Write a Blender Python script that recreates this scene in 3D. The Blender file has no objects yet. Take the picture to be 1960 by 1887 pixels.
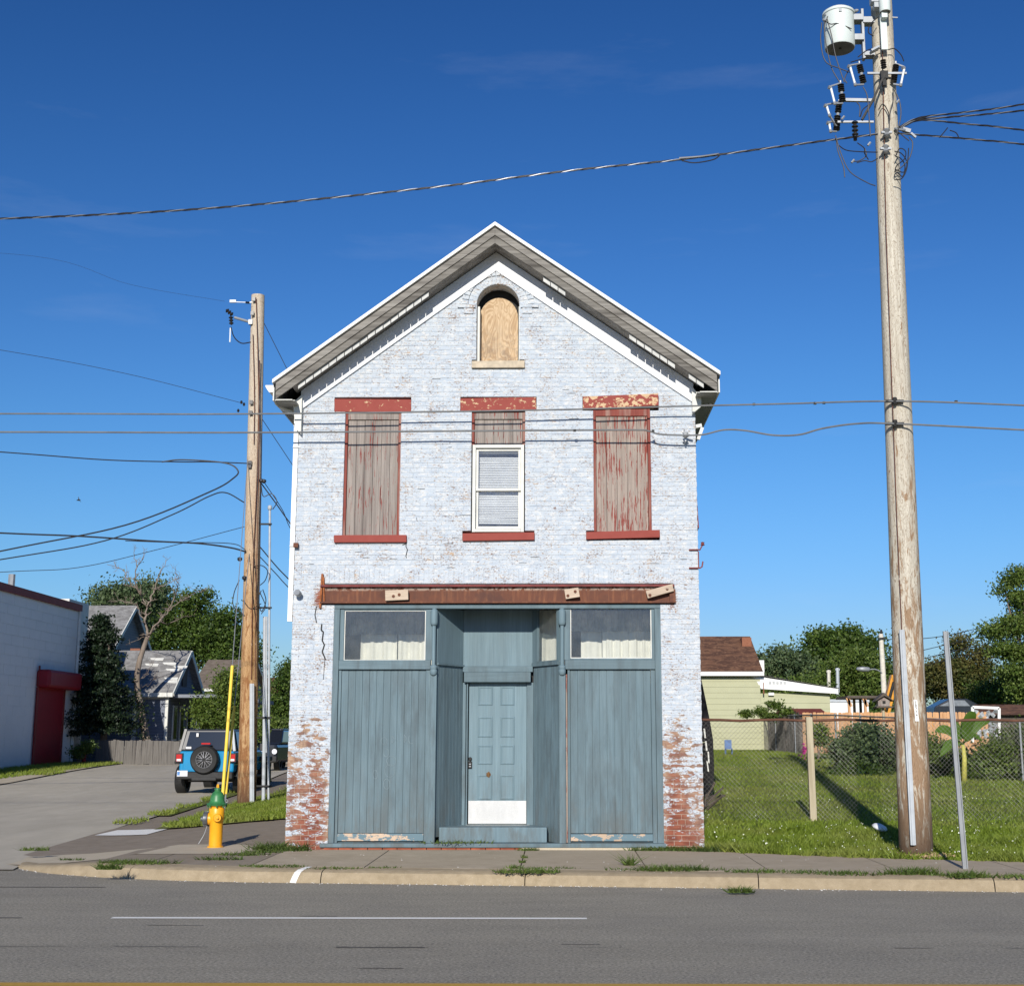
import bpy, bmesh, math, random
import numpy as np
from mathutils import Vector, Matrix, Euler
R = math.radians
random.seed(7); rng = np.random.default_rng(7)
scene = bpy.context.scene
col = scene.collection

# ------------------------------------------------------------------ camera
FPX, PPX, PPY = 2544.0, 1035.0, 943.5          # focal length and principal point on a 1960 px wide frame
PSI, TH = R(0.7), R(10.5)
CAM = (0.0, -20.0, 1.75)
cam = bpy.data.cameras.new('camera'); cam_o = bpy.data.objects.new('camera', cam); col.objects.link(cam_o)
cam_o.location = CAM; cam_o.rotation_euler = (R(90) + TH, 0, PSI)
cam.sensor_width = 36; cam.lens = FPX / 1960 * 36; cam.shift_x = -(PPX - 980) / 1960
cam.clip_start = 0.1; cam.clip_end = 3000
scene.camera = cam_o

# ------------------------------------------------------------------ world, sun, exposure
SUN_EL, SUN_AZ = R(23.5), 0.11                   # shadows run back and slightly to the right
world = bpy.data.worlds.new('World'); scene.world = world; world.use_nodes = True
wn, wl = world.node_tree.nodes, world.node_tree.links
wn.clear()
wo = wn.new('ShaderNodeOutputWorld'); bg = wn.new('ShaderNodeBackground'); sky = wn.new('ShaderNodeTexSky')
sky.sky_type = 'NISHITA'; sky.sun_disc = False; sky.sun_elevation = SUN_EL
sky.sun_rotation = math.atan2(-SUN_AZ, -1.0); sky.air_density = 1.25; sky.dust_density = 0.25; sky.ozone_density = 4.5
bg.inputs['Strength'].default_value = 0.125
hs = wn.new('ShaderNodeHueSaturation'); hs.inputs['Saturation'].default_value = 1.10; hs.inputs['Value'].default_value = .136
tc = wn.new('ShaderNodeTexCoord'); mp = wn.new('ShaderNodeMapping'); mp.inputs['Scale'].default_value = (1.6, 1.6, 9)
nz = wn.new('ShaderNodeTexNoise'); nz.inputs['Scale'].default_value = 2.6; nz.inputs['Detail'].default_value = 7; nz.inputs['Roughness'].default_value = .6
rp = wn.new('ShaderNodeValToRGB'); rp.color_ramp.elements[0].position = .60; rp.color_ramp.elements[1].position = .9
rp.color_ramp.elements[0].color = (0, 0, 0, 1); rp.color_ramp.elements[1].color = (.10, .10, .10, 1)
mx = wn.new('ShaderNodeMix'); mx.data_type = 'RGBA'; mx.inputs[7].default_value = (4.6, 5.2, 6.2, 1)
wl.new(tc.outputs['Generated'], mp.inputs[0]); wl.new(mp.outputs[0], nz.inputs['Vector']); wl.new(nz.outputs[0], rp.inputs[0])
ga = wn.new('ShaderNodeGamma'); ga.inputs[1].default_value = 1.80        # deeper blue overhead, as the phone camera gives it
mn = wn.new('ShaderNodeRGBCurve'); mn.inputs[0].default_value = 1
for ci, P_ in ((0, ((.1, .1), (.3, .21), (1, .42))), (1, ((.2, .205), (.5, .41), (1, .58))), (2, ((.5, .50), (1, .86)))):
    cv = mn.mapping.curves[ci]; cv.points[1].location = P_[-1]
    for q_ in P_[:-1]: cv.points.new(*q_)
mn.mapping.update()
sc_ = wn.new('ShaderNodeVectorMath'); sc_.operation = 'SCALE'; sc_.inputs['Scale'].default_value = 1 / .136
wl.new(sky.outputs[0], hs.inputs['Color']); wl.new(hs.outputs[0], ga.inputs[0]); wl.new(ga.outputs[0], mn.inputs[1]); wl.new(mn.outputs[0], sc_.inputs[0]); wl.new(sc_.outputs[0], mx.inputs[6]); wl.new(rp.outputs[0], mx.inputs[0])
wl.new(mx.outputs[2], bg.inputs[0]); wl.new(bg.outputs[0], wo.inputs[0])
sl = bpy.data.lights.new('sun', 'SUN'); sl.energy = 4.6; sl.angle = R(.53); sl.color = (1.0, .94, .84)
so = bpy.data.objects.new('sun', sl); col.objects.link(so); so.location = (-6, -40, 30)
sd = Vector((SUN_AZ * math.cos(SUN_EL), math.cos(SUN_EL), -math.sin(SUN_EL)))
so.rotation_euler = sd.to_track_quat('-Z', 'Y').to_euler()
scene.view_settings.view_transform = 'Standard'; scene.view_settings.look = 'None'
scene.view_settings.exposure = 0.12; scene.view_settings.gamma = 1; scene.view_settings.use_curve_mapping = False
scene.render.engine = 'CYCLES'

# ------------------------------------------------------------------ measuring helpers (survey of the place from the photograph)
_F = (-math.sin(PSI) * math.cos(TH), math.cos(PSI) * math.cos(TH), math.sin(TH))
_Rt = (math.cos(PSI), math.sin(PSI), 0)
_U = (math.sin(PSI) * math.sin(TH), -math.cos(PSI) * math.sin(TH), math.cos(TH))
def at(a, b, Y):
    u = (a - PPX) / FPX; v = (PPY - b) / FPX
    d = [_F[i] + _Rt[i] * u + _U[i] * v for i in range(3)]
    t = (Y - CAM[1]) / d[1]
    return Vector((CAM[0] + t * d[0], Y, CAM[2] + t * d[2]))
def lerp_tab(t, y):
    if y <= t[0][0]: return t[0][1]
    for (a, za), (b, zb) in zip(t, t[1:]):
        if y <= b: return za + (zb - za) * (y - a) / (b - a)
    return t[-1][1]
RT = [(-100, .15), (0, .155), (4, .3), (9, .52), (14, .72), (19, .92), (24, 1.09), (30, 1.2), (45, 1.32), (80, 1.5), (200, 1.8)]
LT = [(-100, 0), (-.6, 0), (1.5, .03), (5, .09), (12, .15), (18, .2), (24, .33), (30, .5), (36, .63), (44, .7), (60, .8), (120, 1.1), (200, 1.4)]
def gz(x, y):
    t = min(1, max(0, (x + 8.0) / 4.0)); t = t * t * (3 - 2 * t)
    return lerp_tab(LT, y) * (1 - t) + lerp_tab(RT, y) * t

# ------------------------------------------------------------------ mesh builder
class MB:
    def __init__(s): s.v = []; s.f = []
    def add(s, vs, fs):
        o = len(s.v); s.v += [tuple(p) for p in vs]; s.f += [tuple(i + o for i in f) for f in fs]; return s
    def box(s, x0, x1, y0, y1, z0, z1):
        return s.hexa([(x0, y0, z0), (x1, y0, z0), (x1, y1, z0), (x0, y1, z0), (x0, y0, z1), (x1, y0, z1), (x1, y1, z1), (x0, y1, z1)])
    def hexa(s, p):
        return s.add(p, [(0, 3, 2, 1), (4, 5, 6, 7), (0, 1, 5, 4), (1, 2, 6, 5), (2, 3, 7, 6), (3, 0, 4, 7)])
    def obox(s, c, size, rot=(0, 0, 0)):
        m = Euler(rot).to_matrix(); c = Vector(c); hx, hy, hz = [k / 2 for k in size]
        return s.hexa([c + m @ Vector(q) for q in [(-hx, -hy, -hz), (hx, -hy, -hz), (hx, hy, -hz), (-hx, hy, -hz), (-hx, -hy, hz), (hx, -hy, hz), (hx, hy, hz), (-hx, hy, hz)]])
    def beam(s, p, q, w, h, up=(0, 0, 1)):
        p, q = Vector(p), Vector(q); d = (q - p).normalized(); a = d.cross(Vector(up))
        if a.length < 1e-4: a = d.cross(Vector((0, 1, 0)))
        a.normalize(); b = a.cross(d).normalized(); a *= w / 2; b *= h / 2
        return s.hexa([p - a - b, p + a - b, q + a - b, q - a - b, p - a + b, p + a + b, q + a + b, q - a + b])
    def prism(s, poly, y0, y1):      # poly in (x,z), counter-clockwise seen from -Y
        n = len(poly); vs = [(x, y0, z) for x, z in poly] + [(x, y1, z) for x, z in poly]
        fs = [tuple(range(n)), tuple(range(2 * n - 1, n - 1, -1))] + [(i, i + n, (i + 1) % n + n, (i + 1) % n) for i in range(n)]
        return s.add(vs, fs)
    def prismz(s, poly, z0, z1):     # poly in (x,y)
        n = len(poly); vs = [(x, y, z0) for x, y in poly] + [(x, y, z1) for x, y in poly]
        fs = [tuple(range(n - 1, -1, -1)), tuple(range(n, 2 * n))] + [(i, (i + 1) % n, (i + 1) % n + n, i + n) for i in range(n)]
        return s.add(vs, fs)
    def tube(s, pts, r, n=8, cap=True):
        pts = [Vector(p) for p in pts]; m = len(pts); rs = r if isinstance(r, (list, tuple)) else [r] * m
        o = len(s.v); t0 = (pts[1] - pts[0]).normalized(); a = t0.orthogonal().normalized()
        for i, p in enumerate(pts):
            t = (pts[min(i + 1, m - 1)] - pts[max(i - 1, 0)]).normalized()
            a = (a - t * a.dot(t)); a = a.normalized() if a.length > 1e-6 else t.orthogonal().normalized(); b = t.cross(a)
            for k in range(n):
                g = 2 * math.pi * k / n; s.v.append(tuple(p + (a * math.cos(g) + b * math.sin(g)) * rs[i]))
        for i in range(m - 1):
            for k in range(n):
                k2 = (k + 1) % n; s.f.append((o + i * n + k, o + i * n + k2, o + (i + 1) * n + k2, o + (i + 1) * n + k))
        if cap: s.f.append(tuple(o + k for k in range(n - 1, -1, -1))); s.f.append(tuple(o + (m - 1) * n + k for k in range(n)))
        return s
    def lathe(s, prof, c=(0, 0, 0), n=20, axis=(0, 0, 1), cap=True):
        c = Vector(c); ax = Vector(axis).normalized(); a = ax.orthogonal().normalized(); b = ax.cross(a); o = len(s.v)
        for r, z in prof:
            for k in range(n):
                g = 2 * math.pi * k / n; s.v.append(tuple(c + ax * z + (a * math.cos(g) + b * math.sin(g)) * max(r, 1e-4)))
        for i in range(len(prof) - 1):
            for k in range(n):
                k2 = (k + 1) % n; s.f.append((o + i * n + k, o + i * n + k2, o + (i + 1) * n + k2, o + (i + 1) * n + k))
        if cap: s.f.append(tuple(o + k for k in range(n - 1, -1, -1))); s.f.append(tuple(o + (len(prof) - 1) * n + k for k in range(n)))
        return s
    def xf(s, m):
        s.v = [tuple(m @ Vector(p)) for p in s.v]; return s
    def build(s, name, mat, parent=None, smooth=False, bevel=0, kind=None):
        me = bpy.data.meshes.new(name); me.from_pydata(s.v, [], s.f); me.materials.append(mat)
        if len(s.f) < 30000:
            bm_ = bmesh.new(); bm_.from_mesh(me); bmesh.ops.recalc_face_normals(bm_, faces=bm_.faces); bm_.to_mesh(me); bm_.free()
        me.update()
        if smooth:
            me.shade_smooth()
            if smooth is not True: me.set_sharp_from_angle(angle=R(smooth))
        return put(name, me, parent, bevel, kind)
def put(name, me, parent=None, bevel=0, kind=None):
    o = bpy.data.objects.new(name, me); col.objects.link(o)
    if parent is not None:
        o.parent = parent
        if parent.type == 'EMPTY': o.matrix_parent_inverse = Matrix.LocRotScale(parent.location, parent.rotation_euler, None).inverted()
    if bevel:
        b = o.modifiers.new('bevel', 'BEVEL'); b.width = bevel; b.segments = 2; b.limit_method = 'ANGLE'
    if kind: o['kind'] = kind
    return o
def tag(o, label=None, cat=None, group=None, kind=None):
    if label: o['label'] = label
    if cat: o['category'] = cat
    if group: o['group'] = group
    if kind: o['kind'] = kind
    return o
def thing(name, label, cat, loc=(0, 0, 0), group=None):
    o = bpy.data.objects.new(name, None); col.objects.link(o); o.location = loc; o.empty_display_size = .2
    return tag(o, label, cat, group)
def curve(pts, n=8):
    P = [Vector(p) for p in pts]; P = [P[0] * 2 - P[1]] + P + [P[-1] * 2 - P[-2]]; out = []
    for i in range(1, len(P) - 2):
        a, b, c, d = P[i - 1:i + 3]
        for k in range(n):
            t = k / n; out.append(.5 * ((2 * b) + (c - a) * t + (2 * a - 5 * b + 4 * c - d) * t * t + (3 * b - a - 3 * c + d) * t ** 3))
    out.append(P[-2]); return out
def npmesh(name, V, Fc, k, mat, parent=None, tint=None, kind=None):
    me = bpy.data.meshes.new(name); nf = len(Fc)
    me.vertices.add(len(V)); me.vertices.foreach_set('co', V.astype(np.float32).ravel())
    me.loops.add(nf * k); me.loops.foreach_set('vertex_index', Fc.astype(np.int32).ravel())
    me.polygons.add(nf); me.polygons.foreach_set('loop_start', np.arange(0, nf * k, k, dtype=np.int32))
    try: me.polygons.foreach_set('loop_total', np.full(nf, k, dtype=np.int32))
    except Exception: pass
    if tint is not None:
        at_ = me.attributes.new('tint', 'FLOAT', 'POINT'); at_.data.foreach_set('value', tint.astype(np.float32))
    me.materials.append(mat); me.update(calc_edges=True); me.validate()
    return put(name, me, parent, 0, kind)

# ------------------------------------------------------------------ material helpers
class NT:
    def __init__(s, name):
        s.m = bpy.data.materials.new(name); s.m.use_nodes = True; s.t = s.m.node_tree; s.n = s.t.nodes; s.l = s.t.links
        s.b = s.n['Principled BSDF']; s.pos = s.n.new('ShaderNodeNewGeometry').outputs['Position']
        s.b.inputs['Specular IOR Level'].default_value = .3
    def set(s, inp, v):
        if isinstance(v, bpy.types.NodeSocket): s.l.new(v, inp)
        else: inp.default_value = v
    def vec(s, scale, src=None, off=(0, 0, 0)):
        n = s.n.new('ShaderNodeMapping'); s.set(n.inputs[0], src or s.pos); n.inputs['Scale'].default_value = scale; n.inputs['Location'].default_value = off; return n.outputs[0]
    def noise(s, scale=1, vec=None, detail=3, rough=.5, dist=0, w=None):
        n = s.n.new('ShaderNodeTexNoise'); s.set(n.inputs['Vector'], vec or s.pos); n.inputs['Scale'].default_value = scale
        n.inputs['Detail'].default_value = detail; n.inputs['Roughness'].default_value = rough; n.inputs['Distortion'].default_value = dist; return n.outputs[0]
    def voro(s, scale=1, vec=None, feat='F1'):
        n = s.n.new('ShaderNodeTexVoronoi'); s.set(n.inputs['Vector'], vec or s.pos); n.inputs['Scale'].default_value = scale; n.feature = feat; return n.outputs[0]
    def ramp(s, f, lo, hi, a=0, b=1):
        n = s.n.new('ShaderNodeMapRange'); s.set(n.inputs[0], f); n.inputs[1].default_value = lo; n.inputs[2].default_value = hi; n.inputs[3].default_value = a; n.inputs[4].default_value = b; return n.outputs[0]
    def mix(s, f, a, b, mode='MIX'):
        n = s.n.new('ShaderNodeMix'); n.data_type = 'RGBA'; n.blend_type = mode; s.set(n.inputs[0], f)
        s.set(n.inputs[6], a if not isinstance(a, tuple) else (*a[:3], 1)); s.set(n.inputs[7], b if not isinstance(b, tuple) else (*b[:3], 1)); return n.outputs[2]
    def math(s, op, a, b=0, c=0):
        n = s.n.new('ShaderNodeMath'); n.operation = op; s.set(n.inputs[0], a); s.set(n.inputs[1], b); s.set(n.inputs[2], c); return n.outputs[0]
    def sep(s, src=None):
        n = s.n.new('ShaderNodeSeparateXYZ'); s.set(n.inputs[0], src or s.pos); return n.outputs
    def bump(s, h, dist=.005, strength=.6):
        n = s.n.new('ShaderNodeBump'); s.set(n.inputs['Height'], h); n.inputs['Distance'].default_value = dist; n.inputs['Strength'].default_value = strength; s.l.new(n.outputs[0], s.b.inputs['Normal']); return n
    def done(s, colr, rough=.7, metal=0):
        s.set(s.b.inputs['Base Color'], colr if not isinstance(colr, tuple) else (*colr[:3], 1)); s.set(s.b.inputs['Roughness'], rough); s.set(s.b.inputs['Metallic'], metal); return s.m
def simple(name, c, rough=.6, metal=0, var=.18, scale=6, bump=0, spec=.3):
    t = NT(name); n = t.noise(scale, detail=5); f = t.ramp(n, .3, .7)
    t.b.inputs['Specular IOR Level'].default_value = spec
    if bump: t.bump(t.noise(scale * 8, detail=4), bump)
    return t.done(t.mix(f, tuple(k * (1 - var) for k in c), tuple(min(1, k * (1 + var)) for k in c)), rough, metal)

def m_painted_brick(name, mortar=False):
    t = NT(name); x, y, z = t.sep()
    big = t.noise(.9, detail=3); mid = t.noise(3.2, detail=4)
    fine = t.noise(1, t.vec((30, 30, 56)), detail=6, rough=.72)
    fine2 = t.noise(1, t.vec((11, 11, 34), off=(3, 1, 7)), detail=6, rough=.68)
    # bare zones: piers near the ground and random spots
    low = t.math('MULTIPLY', t.ramp(z, .25, 2.4, .20, .0), t.ramp(t.math('ABSOLUTE', t.math('ADD', x, .93)), 2.62, 3.05, 1.15, .45))
    xc = t.math('ABSOLUTE', t.math('ADD', x, .93)); pier = t.ramp(xc, 2.35, 2.62, 0, 1)
    patch = t.ramp(t.math('ABSOLUTE', t.math('SUBTRACT', z, 3.85)), .05, .28, .22, 0)
    beamend = t.math('MULTIPLY', patch, t.ramp(t.math('ABSOLUTE', t.math('SUBTRACT', xc, 2.66)), .02, .12, 1, 0))
    bare = t.math('ADD', t.math('ADD', t.math('MULTIPLY', low, pier), beamend), t.ramp(big, .52, .8, 0, .10))
    bare = t.math('ADD', bare, t.ramp(mid, .35, .75, -.03, .115)); unb = t.noise(1, t.vec((4.6, 1, 13.6), off=(7, 0, 3)), detail=1)
    bare = t.math('ADD', bare, t.math('MULTIPLY', t.ramp(unb, .5, .7, -.04, .20), t.math('ADD', t.math('MULTIPLY', low, 2.4), .12)))
    thr = t.math('SUBTRACT', .611, t.math('MULTIPLY', bare, .60))
    nb = t.math('MULTIPLY', t.noise(1, t.vec((5.2, 5.2, 13.4), off=(1, 8, 2)), detail=5, rough=.55), t.ramp(t.math('MULTIPLY', low, pier), 0, .04, .7, 1.06))
    flake = t.ramp(t.math('SUBTRACT', t.math('MAXIMUM', nb, t.math('MAXIMUM', fine, t.math('MULTIPLY', fine2, .96))), thr), -.012, .022)
    chalk = t.ramp(t.math('SUBTRACT', t.noise(1, t.vec((9, 9, 26)), detail=5, rough=.65), .55), -.03, .05)
    paint = t.mix(t.ramp(t.noise(1, t.vec((5, 5, 14), off=(9, 2, 4)), detail=4), .38, .62), (.43, .49, .56), (.51, .555, .60))
    paint = t.mix(t.math('MULTIPLY', chalk, .75), paint, (.65, .645, .63))
    paint = t.mix(t.ramp(mid, .3, .75, 0, .18), paint, (.40, .42, .44))
    undn = t.noise(1, t.vec((4.6, 1, 13.6)), detail=2)
    bare_c = t.mix(t.ramp(undn, .38, .62), (.16, .050, .032), (.27, .088, .052)) if not mortar else t.mix(t.ramp(undn, .4, .6), (.36, .29, .23), (.47, .40, .33))
    tan = t.mix(t.ramp(fine2, .4, .6), (.30, .185, .12), (.46, .34, .24))
    deep = t.ramp(t.math('ADD', t.math('ADD', t.math('MULTIPLY', low, pier), beamend), t.math('MULTIPLY', mid, .12)), .10, .22)
    under = t.mix(deep, t.mix(t.ramp(t.noise(7), .42, .6), tan, (.20, .125, .10)), bare_c)
    c = t.mix(flake, paint, under)
    t.bump(t.math('ADD', t.math('MULTIPLY', flake, -.5), t.math('MULTIPLY', t.noise(70, detail=4), .35)), .004, .7)
    return t.done(c, .8)
def m_red_stone(name, amt):
    t = NT(name)
    f = t.noise(1, t.vec((13, 13, 17)), detail=6, rough=.66); g = t.noise(2.2, detail=2)
    m = t.ramp(t.math('ADD', f, t.math('MULTIPLY', g, .42)), .92 - amt, .945 - amt)
    c = t.mix(m, t.mix(t.noise(8), (.235, .040, .030), (.29, .062, .047)), t.mix(t.noise(25), (.52, .34, .19), (.62, .46, .29)))
    t.bump(t.math('MULTIPLY', m, -1), .003); return t.done(c, .7)
def m_wood(name, a, b, dirt=(.1, .09, .08), sx=30, sz=1.4, axis='z', paint=None, pamt=.5, rough=.75, bump=.002, dirtamt=.5):
    t = NT(name); sc = {'z': (sx, sx, sz), 'x': (sz, sx, sx), 'y': (sx, sz, sx)}[axis]
    g = t.noise(1, t.vec(sc), detail=6, rough=.65, dist=.4)
    c = t.mix(t.ramp(g, .3, .7), a, b)
    h = t.noise(1, t.vec(tuple(k * .33 for k in sc), off=(5, 5, 5)), detail=5, rough=.6)
    c = t.mix(t.ramp(h, .48, .74, 0, dirtamt), c, dirt)
    if paint:
        p = t.noise(1, t.vec(tuple(k * (1.3 if k == sx else 2.6) for k in sc), off=(2, 7, 1)), detail=6, rough=.7); q = t.noise(1.7, detail=2)
        pm = t.ramp(t.math('ADD', p, t.math('MULTIPLY', q, .35)), 1.0 - pamt, 1.03 - pamt)
        c = t.mix(pm, c, paint)
    t.bump(g, bump); return t.done(c, rough)
def m_teal(name, axis='z', k=.90, wear=.8):
    t = NT(name); sc = {'z': (38, 38, 1.6), 'x': (1.6, 38, 38)}[axis]
    g = t.noise(1, t.vec(sc), detail=6, rough=.65)
    h = t.noise(1, t.vec((7, 7, 1.3), off=(5, 2, 5)), detail=6, rough=.62); lg = t.noise(.9, detail=3)
    c = t.mix(t.ramp(g, .3, .7), tuple(q * k for q in (.112, .172, .203)), tuple(q * k for q in (.165, .238, .272)))
    c = t.mix(t.ramp(h, .46, .70, 0, wear), c, tuple(q * k for q in (.082, .108, .120)))
    c = t.mix(t.ramp(lg, .5, .75, 0, .35), c, (.19, .26, .29))
    c = t.mix(t.ramp(t.noise(1, t.vec((22, 22, 5), off=(1, 4, 2)), detail=7, rough=.75), .70, .74), c, (.36, .40, .40))
    pb_ = t.noise(1, t.vec((8.9, .5, .25) if axis == 'z' else (.3, 1, 3)), detail=1); c = t.mix(t.ramp(pb_, .35, .65, 0, .42), c, tuple(q * k for q in (.10, .145, .165)))
    low_ = t.math('MULTIPLY', t.ramp(t.sep()[2], .3, 1.5, .6, 0), t.ramp(t.noise(1, t.vec((6, 6, 1.6), off=(3, 3, 1)), detail=6, rough=.7), .45, .62)); c = t.mix(low_, c, (.105, .108, .10))
    t.bump(g, .0022, .8); return t.done(c, .66)
def m_road(name, k=1.0):
    t = NT(name); a = t.noise(3, t.vec((.3, 1, 1)), detail=8, rough=.7); g = t.noise(38, detail=6, rough=.8); g2 = t.noise(14, detail=5, rough=.75); ln = t.noise(1, t.vec((.03, .9, 1)), detail=4); bl = t.noise(.6, detail=5, rough=.65)
    c = t.mix(t.ramp(a, .35, .65), (.232, .212, .168), (.295, .27, .217)); c = t.mix(t.ramp(ln, .38, .62, 0, .45), c, (.345, .315, .255)); c = t.mix(t.ramp(bl, .45, .7, 0, .4), c, (.165, .155, .138))
    c = t.mix(t.ramp(g2, .5, .72, 0, .45), c, (.13, .122, .11)); c = t.mix(t.ramp(g, .52, .60, 0, .8), c, (.42, .39, .335)); c = t.mix(t.ramp(g, .48, .40, 0, .8), c, (.10, .095, .088))
    t.bump(t.noise(80, detail=5, rough=.75), .006, .9); return t.done(c, .92)
def m_ground(name, cols, scale, bump=.004, rough=.9, speck=0, speckc=(.5, .48, .44), stretch=(1, 1, 1), patch=.5):
    t = NT(name); v = t.vec(stretch)
    a = t.noise(scale, v, detail=8, rough=.7); b = t.noise(.35, v, detail=4, rough=.6); s_ = t.noise(130, detail=2)
    c = t.mix(t.ramp(a, .35, .65), cols[0], cols[1]); c = t.mix(t.ramp(b, .35, .7, 0, patch), c, cols[2])
    c = t.mix(t.ramp(s_, .3, .7, 0, .35), c, tuple(k * .5 for k in cols[0]))
    if speck: c = t.mix(t.ramp(t.noise(55, detail=3, rough=.7), .74 - speck, .77 - speck), c, speckc)
    t.bump(t.noise(90, detail=5, rough=.7), bump, .8); return t.done(c, rough)
def m_leaf(name, a, b, c3=None, trans=.25):
    t = NT(name); at_ = t.n.new('ShaderNodeAttribute'); at_.attribute_name = 'tint'; f = at_.outputs['Fac']
    c = t.mix(f, a, b); n = t.noise(.7, detail=3); c = t.mix(t.ramp(n, .4, .65, 0, .6), c, c3 or tuple(k * .6 for k in a))
    t.b.inputs['Specular IOR Level'].default_value = .35
    m = t.done(c, .55)
    tr = t.n.new('ShaderNodeBsdfTranslucent'); t.l.new(c, tr.inputs[0]); ms = t.n.new('ShaderNodeMixShader'); ms.inputs[0].default_value = trans
    out = t.n['Material Output']; t.l.new(t.b.outputs[0], ms.inputs[1]); t.l.new(tr.outputs[0], ms.inputs[2]); t.l.new(ms.outputs[0], out.inputs[0]); return m
def m_glass(name, dirt=.12, tint=(.95, .96, .96), dirtc=(.35, .36, .35)):
    t = NT(name); tr = t.n.new('ShaderNodeBsdfTransparent'); tr.inputs[0].default_value = (*tint, 1)
    gl = t.n.new('ShaderNodeBsdfGlossy'); gl.inputs['Roughness'].default_value = .04; gl.inputs[0].default_value = (.9, .9, .9, 1)
    df = t.n.new('ShaderNodeBsdfDiffuse'); df.inputs[0].default_value = (*dirtc, 1)
    lw = t.n.new('ShaderNodeLayerWeight'); lw.inputs[0].default_value = .5
    m1 = t.n.new('ShaderNodeMixShader'); t.l.new(t.math('ADD', t.math('MULTIPLY', t.math('POWER', lw.outputs['Facing'], 3), .7), .05), m1.inputs[0]); t.l.new(tr.outputs[0], m1.inputs[1]); t.l.new(gl.outputs[0], m1.inputs[2])
    m2 = t.n.new('ShaderNodeMixShader'); t.l.new(t.ramp(t.noise(6, detail=6), .3, .75, dirt * .5, dirt * 1.6), m2.inputs[0]); t.l.new(m1.outputs[0], m2.inputs[1]); t.l.new(df.outputs[0], m2.inputs[2])
    t.l.new(m2.outputs[0], t.n['Material Output'].inputs[0]); return t.m
def m_pole(name, a, b, c, gz0=None, rot=(.05, .03, .02), top=None, ztop=(6, 12), pk=.20):
    t = NT(name); v = t.vec((9, 9, 1.7))
    w = t.noise(1, v, detail=3, rough=.55, dist=1.6)
    band = t.math('ABSOLUTE', t.math('SUBTRACT', t.math('FRACT', t.math('MULTIPLY', w, 11)), .5))
    c1 = t.mix(t.ramp(t.noise(1, t.vec((26, 26, 1.1)), detail=5), .35, .7), a, b)
    z = t.sep()[2]
    if top: c1 = t.mix(t.ramp(t.math('ADD', z, t.math('MULTIPLY', t.noise(3, detail=4), 3)), ztop[0], ztop[1], 0, .85), c1, top)
    peel = t.ramp(t.math('ADD', t.math('MULTIPLY', t.ramp(z, .8, 9.5, pk, -.10), 1), t.noise(1, t.vec((14, 14, 2.6), off=(4, 4, 4)), detail=5, rough=.65, dist=.8)), .62, .70)
    c2 = t.mix(t.math('MULTIPLY', peel, .85), c1, c)
    c2 = t.mix(t.ramp(band, .03, .16, .62, 0), c2, tuple(k * .55 for k in c))
    c2 = t.mix(t.ramp(z, .2 if gz0 is None else gz0, 1.15 if gz0 is None else gz0 + .9, .85, 0), c2, rot)
    t.bump(t.math('ADD', band, t.noise(1, t.vec((40, 40, 2)), detail=4)), .004, .8); return t.done(c2, .85)
def m_bands(name, c1, c2, period, axis='z', line=(.1, .1, .1), lw=.06, var=.3):
    t = NT(name); s_ = t.sep()[{'x': 0, 'y': 1, 'z': 2}[axis]]
    fr = t.math('FRACT', t.math('MULTIPLY', s_, 1 / period))
    c = t.mix(t.ramp(t.noise(1.5, detail=5), .3, .7), c1, c2)
    c = t.mix(t.math('LESS_THAN', fr, lw), c, line); t.bump(fr, .01, .6); return t.done(c, .75)
def m_shingle(name, a, b, c, sx=2.2, sz=6):
    t = NT(name); n = t.noise(1, t.vec((sx, sx, sz)), detail=2, rough=.4); n2 = t.noise(1, t.vec((sx * 3, sx * 3, sz * 2)), detail=3)
    cc = t.mix(t.ramp(n, .42, .58), a, b); cc = t.mix(t.ramp(n2, .5, .7, 0, .7), cc, c)
    fr = t.math('FRACT', t.math('MULTIPLY', t.sep()[2], 1 / .14)); cc = t.mix(t.ramp(fr, .0, .2, .45, 0), cc, tuple(k * .4 for k in a)); return t.done(cc, .9)

MT = {}
MT['brick'] = m_painted_brick('painted_brick'); MT['mortar'] = m_painted_brick('painted_mortar', True)
MT['lint_a'] = m_red_stone('lintel_paint_some_tan', .080); MT['lint_b'] = m_red_stone('lintel_paint_half_tan', .135); MT['lint_c'] = m_red_stone('lintel_paint_mostly_tan', .195)
MT['sill'] = m_red_stone('sill_red_paint', -.07)
MT['stonesill'] = simple('limestone_sill', (.52, .44, .33), .85, var=.25, scale=9, bump=.003)
MT['redframe'] = m_wood('red_frame_paint', (.16, .032, .026), (.26, .07, .05), (.4, .34, .28), 30, 2, dirtamt=.7)
MT['oldboard'] = m_wood('weathered_board', (.19, .165, .15), (.36, .315, .28), (.09, .075, .068), 34, 1.1, paint=(.20, .05, .04), pamt=.245, bump=.003, dirtamt=.6)
MT['oldboard_red'] = m_wood('weathered_board_red', (.23, .19, .165), (.40, .33, .28), (.11, .08, .065), 34, 1.1, paint=(.21, .045, .034), pamt=.285, bump=.003)
MT['teal'] = m_teal('teal_wood'); MT['teal_h'] = m_teal('teal_wood_horizontal', 'x'); MT['teal_s'] = m_teal('teal_smooth', 'z', 1.08, .25)
MT['barestrip'] = m_wood('bare_strip', (.50, .37, .26), (.62, .48, .36), (.30, .22, .15), 6, 1.5, 'x', dirtamt=.6, paint=(.13, .20, .235), pamt=.36)
MT['plate'] = m_wood('nailer_wood', (.42, .33, .25), (.58, .47, .36), (.2, .15, .11), 40, 3, 'x')
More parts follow.
